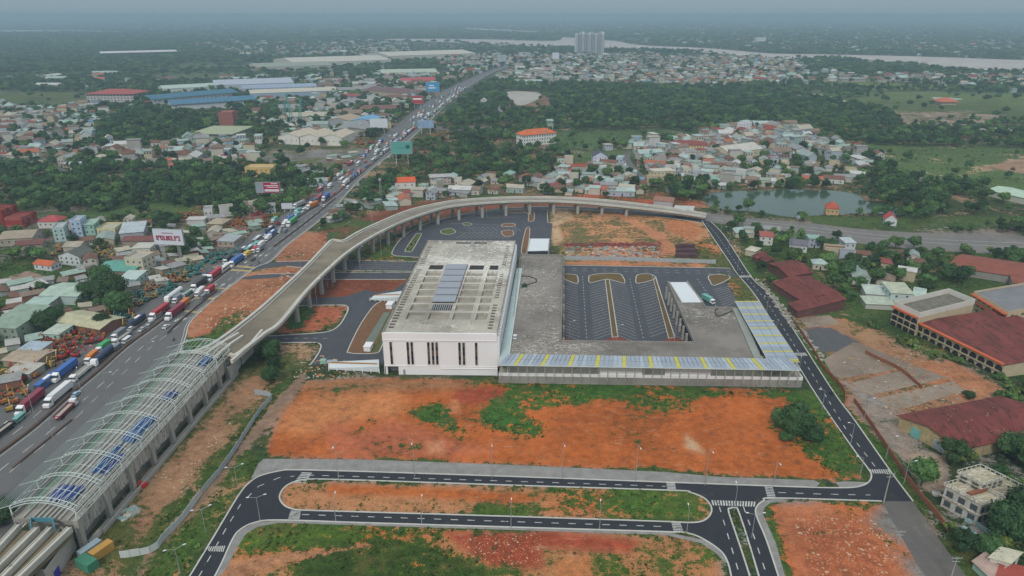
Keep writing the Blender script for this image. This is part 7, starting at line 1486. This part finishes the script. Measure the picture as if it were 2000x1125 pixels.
def vnoise(X, Y, s, seed):
    "smooth value noise 0..1"
    g = np.random.default_rng(seed).random((256, 256)); x = X / s + 1000; y = Y / s + 1000; xi, yi = np.floor(x).astype(int), np.floor(y).astype(int); fx, fy = x - xi, y - yi; fx = fx * fx * (3 - 2 * fx); fy = fy * fy * (3 - 2 * fy)
    a = g[xi % 256, yi % 256]; b_ = g[(xi + 1) % 256, yi % 256]; c = g[xi % 256, (yi + 1) % 256]; d = g[(xi + 1) % 256, (yi + 1) % 256]
    return (a * (1 - fx) + b_ * fx) * (1 - fy) + (c * (1 - fx) + d * fx) * fy
def band(d0, d1, s, jit=.45, tanw=.86):
    n = int(2 * tanw * d1 / s) + 1; xs = (np.arange(n) - n / 2) * s; ys = np.arange(d0, d1, s); X, Y = np.meshgrid(xs, ys); X = (X + (np.arange(len(ys)) % 2)[:, None] * s / 2).ravel(); Y = Y.ravel()
    X = X + rng.uniform(-jit, jit, X.shape) * s; Y = Y + rng.uniform(-jit, jit, Y.shape) * s; k = np.abs(X) < tanw * Y + 40
    return X[k], Y[k]
HZ = [([(1085, 330), (1100, 305), (1180, 292), (1250, 285), (1330, 278), (1420, 252), (1560, 250), (1640, 285), (1700, 318), (1690, 345), (1640, 362), (1560, 362), (1500, 368), (1440, 362), (1390, 372), (1310, 380), (1200, 385), (1100, 375)], .92), ([(690, 415), (760, 378), (860, 352), (1000, 345), (1100, 345), (1130, 380), (1000, 378), (850, 392), (740, 425)], .6), ([(0, 190), (160, 188), (230, 232), (140, 300), (300, 285), (480, 270), (560, 320), (460, 325), (200, 330), (0, 335)], .55), ([(-300, 440), (200, 405), (440, 400), (600, 385), (470, 460), (330, 530), (250, 560), (60, 690), (-200, 760)], .42), ([(350, 82), (790, 84), (800, 98), (650, 108), (480, 112)], .6), ([(840, 112), (1120, 108), (1560, 118), (1600, 165), (1300, 172), (1150, 165), (900, 158)], .85), ([(1560, 148), (2400, 150), (2400, 178), (1650, 168)], .45), ([(1435, 455), (1580, 440), (1800, 475), (1800, 545), (1660, 570), (1560, 545), (1460, 480)], .5), ([(1150, 35), (2500, 35), (2500, 106), (1500, 98), (1250, 80)], .3), ([(200, 45), (1250, 45), (1100, 70), (900, 66), (300, 72)], .3), ([(560, 150), (880, 150), (860, 215), (700, 270), (560, 270), (480, 230)], .4), ([(1640, 285), (1800, 290), (1830, 320), (1700, 330)], .35), ([(560, 340), (700, 280), (760, 290), (700, 340), (620, 385)], .35), ([(880, 230), (1000, 225), (1030, 250), (880, 270), (820, 320), (760, 330)], .15), ([(1850, 385), (1930, 380), (1930, 420), (1850, 425)], .3), ([(1680, 560), (1740, 555), (1740, 600), (1670, 600)], .5), ([(0, 620), (120, 560), (200, 560), (200, 620), (0, 720)], .5)]
FZ = [([(0, 330), (180, 300), (300, 330), (420, 335), (500, 350), (600, 370), (560, 400), (400, 410), (300, 400), (200, 415), (100, 400), (0, 385)], 1), ([(130, 225), (300, 215), (400, 225), (440, 245), (360, 262), (250, 275), (150, 270)], 1), ([(1080, 180), (1220, 165), (1500, 185), (1720, 215), (1760, 240), (1700, 252), (1560, 248), (1430, 240), (1300, 245), (1180, 240), (1100, 215)], 1), ([(780, 290), (900, 230), (1010, 215), (1080, 245), (1010, 285), (1000, 330), (860, 342), (800, 350), (760, 330)], .55), ([(1680, 365), (1750, 350), (1900, 368), (1940, 400), (1830, 425), (1800, 432), (1690, 415)], .95), ([(1545, 396), (1600, 385), (1615, 415), (1550, 420)], .95), ([(1430, 370), (1650, 362), (1660, 370), (1440, 374)], .8), ([(1300, 350), (1385, 365), (1375, 400), (1340, 408), (1300, 380)], .7), ([(-400, 66), (150, 66), (500, 72), (700, 84), (560, 118), (-400, 116)], .9), ([(700, 58), (1000, 60), (1080, 76), (700, 72)], .9), ([(1490, 470), (1990, 490), (2100, 560), (1740, 590), (1620, 560)], .55), ([(1560, 490), (1700, 500), (1850, 545), (2000, 590), (2000, 600), (1700, 590)], .6), ([(1700, 640), (1760, 665), (1960, 735), (2100, 790), (2080, 800), (1940, 755), (1720, 668), (1660, 640)], .0), ([(1700, 262), (1990, 282), (2200, 300), (2200, 320), (1990, 290), (1720, 285), (1600, 262)], .85), ([(140, 570), (235, 560), (240, 610), (190, 640), (90, 650)], .7), ([(700, 360), (760, 340), (780, 300), (760, 300), (700, 345)], .6), ([(1500, 170), (1560, 165), (1700, 185), (1640, 200), (1500, 190)], .5)]
def zone_val(X, Y, Z):
    o = np.zeros(X.shape)
    for poly, v in Z:
        W_ = PP(poly); a = np.array(W_); k = np.nonzero((X > a[:, 0].min()) & (X < a[:, 0].max()) & (Y > a[:, 1].min()) & (Y < a[:, 1].max()))[0]
        if len(k): o[k] = np.where(sdf(X[k], Y[k], W_) > 0, v, o[k])
    return o
# ------------------------------------------------------------------ houses
hx, hy, hs = [], [], []
for d0, d1, s, sc_h in ((180, 560, 10.5, 1), (560, 1000, 11, 1), (1000, 1700, 14, 1.1), (1700, 3200, 19, 1.1), (3200, 6500, 34, 1.4), (6500, 16000, 85, 2.2)):
    X, Y = band(d0, d1, s); z = zone_val(X, Y, HZ); f = zone_val(X, Y, FZ); z = np.where((f > .5) & (z < .5), 0, z)
    base = .03 if d0 < 1700 else .06; pr = np.maximum(z * np.where(vnoise(X, Y, 45, 3) > .32, 1, .35), base * (vnoise(X, Y, 160, 4) > .5) * (f < .5)); k = (rng.random(X.shape) < pr)
    X, Y = X[k], Y[k]; _, _, vc = cover(X, Y); k = vc[:, 1] < .0985; X, Y = X[k], Y[k]; k = free(X, Y, 4.5 * sc_h); X, Y = X[k], Y[k]
    hx.append(X); hy.append(Y); hs.append(np.full(X.shape, sc_h))
# the compound's own neighbours right of the site get small houses too
hx, hy, hs = map(np.concatenate, (hx, hy, hs))
ordr = np.argsort(hy); hx, hy, hs = hx[ordr], hy[ordr], hs[ordr]
m_wc = [(.5, .47, .4), (.55, .55, .52), (.4, .45, .5), (.48, .41, .28), (.36, .34, .31), (.52, .48, .38), (.32, .4, .36)]
RC = [('grey green', (.27, .33, .3), 3), ('pale aqua', (.36, .45, .42), 2.4), ('rust brown', (.17, .08, .055), 3), ('orange tiled', (.38, .12, .06), 1), ('cream', (.42, .38, .3), 2), ('grey', (.26, .26, .26), 4), ('off white', (.5, .5, .48), 1.6), ('maroon', (.26, .06, .05), 1), ('brown', (.22, .16, .12), 3), ('mint', (.26, .4, .33), .8), ('blue', (.16, .26, .36), .2)]
rw = np.array([r[2] for r in RC]); rw /= rw.sum()
HP = []
for kd, w_, d_, h_, ri, ds, rows in (('gable', 11, 7, 3.2, 1.6, 'low gabled house', 1), ('gable', 14, 8, 3.4, 1.8, 'long gabled house', 1), ('mono', 9, 8, 3.0, .9, 'low lean-to house', 1), ('mono', 12, 7, 3.2, .8, 'long lean-to house', 1), ('hip', 10, 9, 3.6, 2.2, 'hipped house', 1), ('parapet', 6, 11, 7.2, 0, 'narrow tall house', 2), ('flat', 8, 9, 6.2, 0, 'square tall house', 2), ('gable2', 7, 11, 5.8, 1.8, 'tall gabled house', 2), ('gable', 18, 10, 4.4, 2.2, 'large plain house', 1)):
    t_, q, o = building('house', 'x', 'house', (-w_ / 2, -d_ / 2), (w_ / 2, -d_ / 2), (w_ / 2, d_ / 2), h_, kind=kd, rise=ri, ov=.5)
    OCC.pop()
    for s_, n_ in ((-1, 2 if w_ < 12 else 3), (1, 2)):
        for r in range(rows):
            for c in range(n_): obj('window', winmesh(1.1, 1.2), t_, ((c + .5) / n_ * w_ - w_ / 2 + (.0), s_ * d_ / 2 + .02 * s_, 1.9 + r * 3), 0)
    b = MB(); b.box(-.5, .5, -d_ / 2 - .06, -d_ / 2, 0, 2.1); part('door', b, m_dark, t_); HP.append((t_, ds, kd, w_, d_, h_, ri))
NH = 285; used = [0] * len(HP); nobj = 0; far_i = []
zang = lambda x, y: (.35 if x < -80 else -.2) + .5 * (vnoise(np.array([x]), np.array([y]), 120, 9)[0] - .5)
for i in range(len(hx)):
    x, y = hx[i], hy[i]; u, v = Q(x, y, 3)
    if nobj < NH and -5 < u < 2005 and v < 1120:
        k = rng.integers(len(HP)); t_, ds, *_ = HP[k]; rc = RC[rng.choice(len(RC), p=rw)]; wc = m_wc[rng.integers(len(m_wc))]; rz = zang(x, y) + rng.choice([0, math.pi / 2]) + rng.normal() * .1; s = rng.uniform(.72, 1.22)
        if not used[k]:
            used[k] = 1; o_ = t_; o_.location = (x, y, 0); o_.rotation_euler = (0, 0, rz)
            for ch in o_.children:
                if ch.name.split('.')[0] in ('wall', 'parapet'): ch.color = (*wc, 1)
                if ch.name.startswith('roof'): ch.color = (*rc[1], 1)
        else: o_ = dup(t_, (x, y, 0), rz, colors={'wall': wc, 'roof': rc[1], 'parapet': wc}); 
        o_.scale = (s, s, 1); o_['group'] = 'small houses around the site'; later(o_, f'{rc[0]} roofed {ds}', 'house'); nobj += 1
    else: far_i.append(i)
print('houses', nobj, len(far_i))
# ------------------------------------------------------------------ geometry-node scatters
def scatter(name, protos, X, Y, S, var, label, tints=None, wt=None, catw='vegetation', zs=None):
    "one object whose points each carry a copy of a prototype mesh"
    me_ = bpy.data.meshes.new(name); n = len(X); me_.vertices.add(n); me_.vertices.foreach_set('co', np.stack([X, Y, np.zeros(n)], 1).astype(np.float32).ravel())
    def fa(nm, arr, ty='FLOAT', key='value'): a_ = me_.attributes.new(nm, ty, 'POINT'); a_.data.foreach_set(key, np.ascontiguousarray(arr).ravel())
    S3 = np.stack([S, S, S * (zs if zs is not None else 1)], 1).astype(np.float32); fa('sc', S3, 'FLOAT_VECTOR', 'vector'); R3 = np.zeros((n, 3), np.float32); R3[:, 2] = rng.uniform(0, 6.28, n) if tints is None else (np.round(rng.random(n)) * 1.57 + rng.normal(size=n) * .15 + .2)
    fa('rot', R3, 'FLOAT_VECTOR', 'vector'); fa('var', var.astype(np.int32), 'INT')
    if tints is not None: fa('tint', np.concatenate([tints, np.ones((n, 1))], 1).astype(np.float32), 'FLOAT_COLOR', 'color'); fa('wtint', np.concatenate([wt, np.ones((n, 1))], 1).astype(np.float32), 'FLOAT_COLOR', 'color')
    o_ = bpy.data.objects.new(name, me_); COL.objects.link(o_); tag(o_, label, catw, kind='stuff')
    ng = bpy.data.node_groups.new(name, 'GeometryNodeTree'); ng.interface.new_socket('Geometry', in_out='INPUT', socket_type='NodeSocketGeometry'); ng.interface.new_socket('Geometry', in_out='OUTPUT', socket_type='NodeSocketGeometry'); N = ng.nodes.new
    gi, go, jn = N('NodeGroupInput'), N('NodeGroupOutput'), N('GeometryNodeJoinGeometry')
    def na(nm, ty): a_ = N('GeometryNodeInputNamedAttribute'); a_.data_type = ty; a_.inputs['Name'].default_value = nm; return a_.outputs['Attribute']
    sca, rot, vr = na('sc', 'FLOAT_VECTOR'), na('rot', 'FLOAT_VECTOR'), na('var', 'INT')
    for k, p_ in enumerate(protos):
        cp_ = N('FunctionNodeCompare'); cp_.data_type = 'INT'; cp_.operation = 'EQUAL'; ng.links.new(vr, cp_.inputs[2]); cp_.inputs[3].default_value = k
        oi = N('GeometryNodeObjectInfo'); oi.inputs['Object'].default_value = p_; oi.inputs['As Instance'].default_value = True
        ip = N('GeometryNodeInstanceOnPoints'); ng.links.new(gi.outputs[0], ip.inputs['Points']); ng.links.new(cp_.outputs[0], ip.inputs['Selection']); ng.links.new(oi.outputs['Geometry'], ip.inputs['Instance']); ng.links.new(sca, ip.inputs['Scale']); ng.links.new(rot, ip.inputs['Rotation']); ng.links.new(ip.outputs[0], jn.inputs[0])
    ng.links.new(jn.outputs[0], go.inputs[0]); md = o_.modifiers.new('scatter', 'NODES'); md.node_group = ng; return o_
def proto(name, me_): return bpy.data.objects.new(name, me_)      # data only, never linked to the scene
hproto = []
m_iw = M('instance wall', src='inst2', var=.12, s1=.1); m_ir = M('instance roof', src='inst', var=.22, s1=.1, s2=.8)
for _, ds, kd, w_, d_, h_, ri in HP:
    q = [(-w_ / 2, -d_ / 2), (w_ / 2, -d_ / 2), (w_ / 2, d_ / 2), (-w_ / 2, d_ / 2)]; b = wall_mb(q, h_, kd, ri); b.m = [0] * len(b.f); r_ = roof_mb(q, h_, kd if kd != 'parapet' else 'flat', ri, .5); i = len(b.v); b.v += r_.v; b.f += [tuple(x + i for x in f) for f in r_.f]; b.m += [1] * len(r_.f)
    b.cur = 2
    for c in range(3): x_ = (c + .5) / 3 * w_ - w_ / 2; b.box(x_ - .6, x_ + .6, -d_ / 2 - .05, d_ / 2 + .05, h_ - 1.9, h_ - .7)
    hproto.append(proto('house_shape', b.mesh('house_shape', [m_iw, m_ir, m_glass])))
fi = np.array(far_i); n = len(fi); tc = np.array([RC[k][1] for k in rng.choice(len(RC), n, p=rw)]); wc = np.array([m_wc[k] for k in rng.integers(len(m_wc), size=n)])
# port cranes' country: reddish roofs by the river on the right
scatter('distant_houses', hproto, hx[fi], hy[fi], hs[fi] * rng.uniform(.8, 1.25, n), rng.integers(len(HP), size=n), 'mass of small pale roofed houses filling the plain towards the horizon', tc, wc, 'houses', zs=np.where(hs[fi] > 1.3, .8, 1.) * rng.uniform(.9, 1.8, n))
# sheds of the industrial belt, each one a thing
SHP = building('industrial_shed', 'x', 'shed', (-20, -12), (20, -12), (20, 12), 7, kind='gable', rise=3, ov=.8)[0]; OCC.pop(); shu = 0
sh = []
for poly, n_ in (([(560, 150), (900, 148), (870, 200), (700, 240), (560, 225)], 26), ([(400, 140), (560, 140), (560, 175), (420, 170)], 6), ([(600, 230), (760, 225), (720, 270), (600, 275)], 8), ([(1000, 140), (1250, 135), (1200, 165), (1020, 165)], 12), ([(1620, 150), (1850, 150), (1850, 160), (1650, 160)], 8), ([(80, 140), (330, 140), (330, 180), (60, 180)], 6), ([(640, 95), (800, 92), (900, 125), (780, 140)], 5)):
    W_ = PP(poly); a = np.array(W_); c = 0
    for _ in range(600):
        x, y = rng.uniform(a[:, 0].min(), a[:, 0].max()), rng.uniform(a[:, 1].min(), a[:, 1].max())
        X, Y = np.array([x]), np.array([y])
        if c >= n_: break
        if not inpoly(X, Y, W_)[0] or not free(X, Y, 24)[0] or any(math.dist((x, y), s_) < 48 for s_ in sh): continue
        rc = RC[rng.choice(len(RC), p=rw)]; s = rng.uniform(.6, 1.7); rz = rng.choice([.1, 1.6]) + rng.normal() * .1; wc_ = m_wc[rng.integers(len(m_wc))]
        if not shu:
            shu = 1; o_ = SHP; o_.location = (x, y, 0)
            for ch in o_.children: ch.color = (*(rc[1] if ch.name.startswith('roof') else wc_), 1)
        else: o_ = dup(SHP, (x, y, 0), rz, colors={'wall': wc_, 'roof': rc[1]})
        o_.scale = (s, s * rng.uniform(.7, 1.2), rng.uniform(.8, 1.2)); o_['group'] = 'industrial sheds'; later(o_, f'{rc[0]} roofed industrial shed', 'shed'); sh.append((x, y)); OCC.append((x, y, 20)); c += 1
# ------------------------------------------------------------------ tree placement
tx, ty, ts, tz = [], [], [], []
hgrid = {}
for x, y in zip(hx, hy): hgrid.setdefault((int(x // 12), int(y // 12)), []).append((x, y))
for d0, d1, s, sc_t, zf in ((150, 560, 6.6, .95, 1), (560, 1000, 7.4, 1.05, 1), (1000, 1800, 10, 1.35, .9), (1800, 3600, 16, 2., .65), (3600, 8000, 32, 3.8, .45), (8000, 18000, 75, 9, .25)):
    X, Y = band(d0, d1, s); z = zone_val(X, Y, FZ); hz = zone_val(X, Y, HZ); _, _, vc = cover(X, Y); field = vc[:, 1] > .0985
    g_ = np.where(vnoise(X, Y, 38, 21) * .6 + vnoise(X, Y, 14, 22) * .4 > (.38 if d0 < 1000 else .3), .62, .12); g_ = np.where(hz > .5, .22, g_); pr = np.where(z > 0, z * np.where(vnoise(X, Y, 33, 61) * .6 + vnoise(X, Y, 90, 62) * .4 > .33, 1, .2), np.where(field, .025, g_))
    if d0 > 1700: pr = np.where((z == 0) & (hz == 0), np.where(vnoise(X, Y, 420, 31) > .42, .7, .12), pr)
    k = rng.random(X.shape) < pr; X, Y = X[k], Y[k]; k = free(X, Y, .8 * sc_t)
    for fx, fy, fw in FRONT: k &= ~((np.abs(X - fx) < fw) & (Y < fy) & (Y > fy - 10 - fy * .016))
    X, Y = X[k], Y[k]
    if d0 < 1700:
        keep = np.array([not any((x - a) ** 2 + (y - c) ** 2 < 27 for dx in (-1, 0, 1) for dy in (-1, 0, 1) for a, c in hgrid.get((int(x // 12) + dx, int(y // 12) + dy), ())) for x, y in zip(X, Y)], bool) if len(X) else np.zeros(0, bool); X, Y = X[keep], Y[keep]
    tx.append(X); ty.append(Y); ts.append(sc_t * rng.uniform(.65, 1.25, X.shape)); tz.append(np.full(X.shape, zf))
tx, ty, ts, tz = map(np.concatenate, (tx, ty, ts, tz)); o1_ = np.argsort(ty); tx, ty, ts, tz = tx[o1_], ty[o1_], ts[o1_], tz[o1_]
nt = 0; rest = []
for i in range(len(tx)):
    u, v = Q(tx[i], ty[i], 4)
    if nt < 270 and 0 < u < 2000: tree(int(rng.choice(6, p=[.25, .2, .2, .17, .1, .08])), (tx[i], ty[i]), ts[i]); nt += 1
    else: rest.append(i)
ri_ = np.array(rest); tp = [proto('tree_shape', t_[1]) for t_ in TREES]
scatter('woodland', tp, tx[ri_], ty[ri_], ts[ri_], rng.choice(6, len(ri_), p=[.3, .22, .2, .15, .08, .05]), 'dense dark green woodland and scattered trees covering the plain', zs=tz[ri_])
print('trees', nt, len(ri_))
# shrub bank below the arcades, undergrowth and weeds
BIGZ = [([(1625, 625), (1700, 632), (1780, 668), (1960, 735), (2150, 800), (2100, 815), (1940, 770), (1730, 690)], 1.), ([(1740, 650), (1960, 740), (1800, 720)], 1), ([(1860, 860), (2100, 830), (2150, 960), (1900, 980)], .7), ([(1860, 990), (2000, 990), (2100, 1200), (1930, 1100)], .7)]
X, Y = band(150, 900, 3.0); bb_, _, vc = cover(X, Y); bz = zone_val(X, Y, BIGZ) > 0; k = (bb_ < -.15) & (rng.random(X.shape) < np.where(bz, .75, np.where(Y < 520, .16, .22))); X, Y, bb_ = X[k], Y[k], bb_[k]
n_ = vnoise(X, Y, 9, 41); big = zone_val(X, Y, BIGZ) > 0
k = ((n_ > .55) | big) & free(X, Y, .8, False); X, Y, big = X[k], Y[k], big[k]
scatter('undergrowth', [proto('shrub_shape', shrub), proto('shrub_shape', shrub2)], X, Y, np.where(big, rng.uniform(1.3, 2.4, X.shape), rng.uniform(.4, 1.1, X.shape)), rng.integers(2, size=len(X)), 'low green shrubs and undergrowth over the rough ground')
X, Y = band(140, 420, 1.0); bb_, _, vc = cover(X, Y); k = (bb_ < .3) & (rng.random(X.shape) < np.clip(.5 - bb_, .0, .8) * .55 * (vnoise(X, Y, 5, 51) > .4)); X, Y = X[k], Y[k]; k = free(X, Y, .3, False); X, Y = X[k], Y[k]
def tuft(seed, m_):
    g = np.random.default_rng(seed); b = MB()
    for _ in range(9):
        a = g.uniform(0, 6.28); r = g.uniform(0, .35); x, y = r * math.cos(a), r * math.sin(a); h = g.uniform(.15, .42); w_ = g.uniform(.08, .2); a2 = g.uniform(0, 6.28); dx, dy = math.cos(a2) * w_, math.sin(a2) * w_; lx, ly = g.normal(size=2) * .15
        b.face([(x - dx, y - dy, 0), (x + dx, y + dy, 0), (x + lx + dx * .5, y + ly + dy * .5, h), (x + lx - dx * .4, y + ly - dy * .4, h * .9)])
    return b.mesh('tuft', m_)
scatter('grass', [proto('tuft_shape', tuft(1, leafmat('grass blades', (.055, .12, .02), (.08, .14, .03)))), proto('tuft_shape', tuft(2, leafmat('dry grass blades', (.1, .13, .035), (.14, .13, .05))))], X, Y, rng.uniform(.5, 1.5, X.shape), (rng.random(len(X)) < .35).astype(int), 'tufts of grass and weeds on the verges and bare plots', catw='grass')
print('tufts', len(X))
# ------------------------------------------------------------------ markings, kerbs and haze
struct('road_markings', MARK, m_paint); struct('kerbs', KERB, m_kerb)
b = MB(); b.box(-27000, 27000, -27000, 27000, -1, CAM_H + 8)
hm = bpy.data.materials.new('haze'); hm.use_nodes = True; hn = hm.node_tree; hn.nodes.clear()
pv = hn.nodes.new('ShaderNodeVolumePrincipled'); ho = hn.nodes.new('ShaderNodeOutputMaterial'); hn.links.new(pv.outputs[0], ho.inputs['Volume'])
pv.inputs["Density"].default_value = HAZE; pv.inputs["Color"].default_value = (.47, .64, .76, 1); pv.inputs["Anisotropy"].default_value = .1
tag(obj('haze', b.mesh('haze', hm)), 'thin grey haze lying over the whole plain', 'haze', kind='stuff')
resolve()
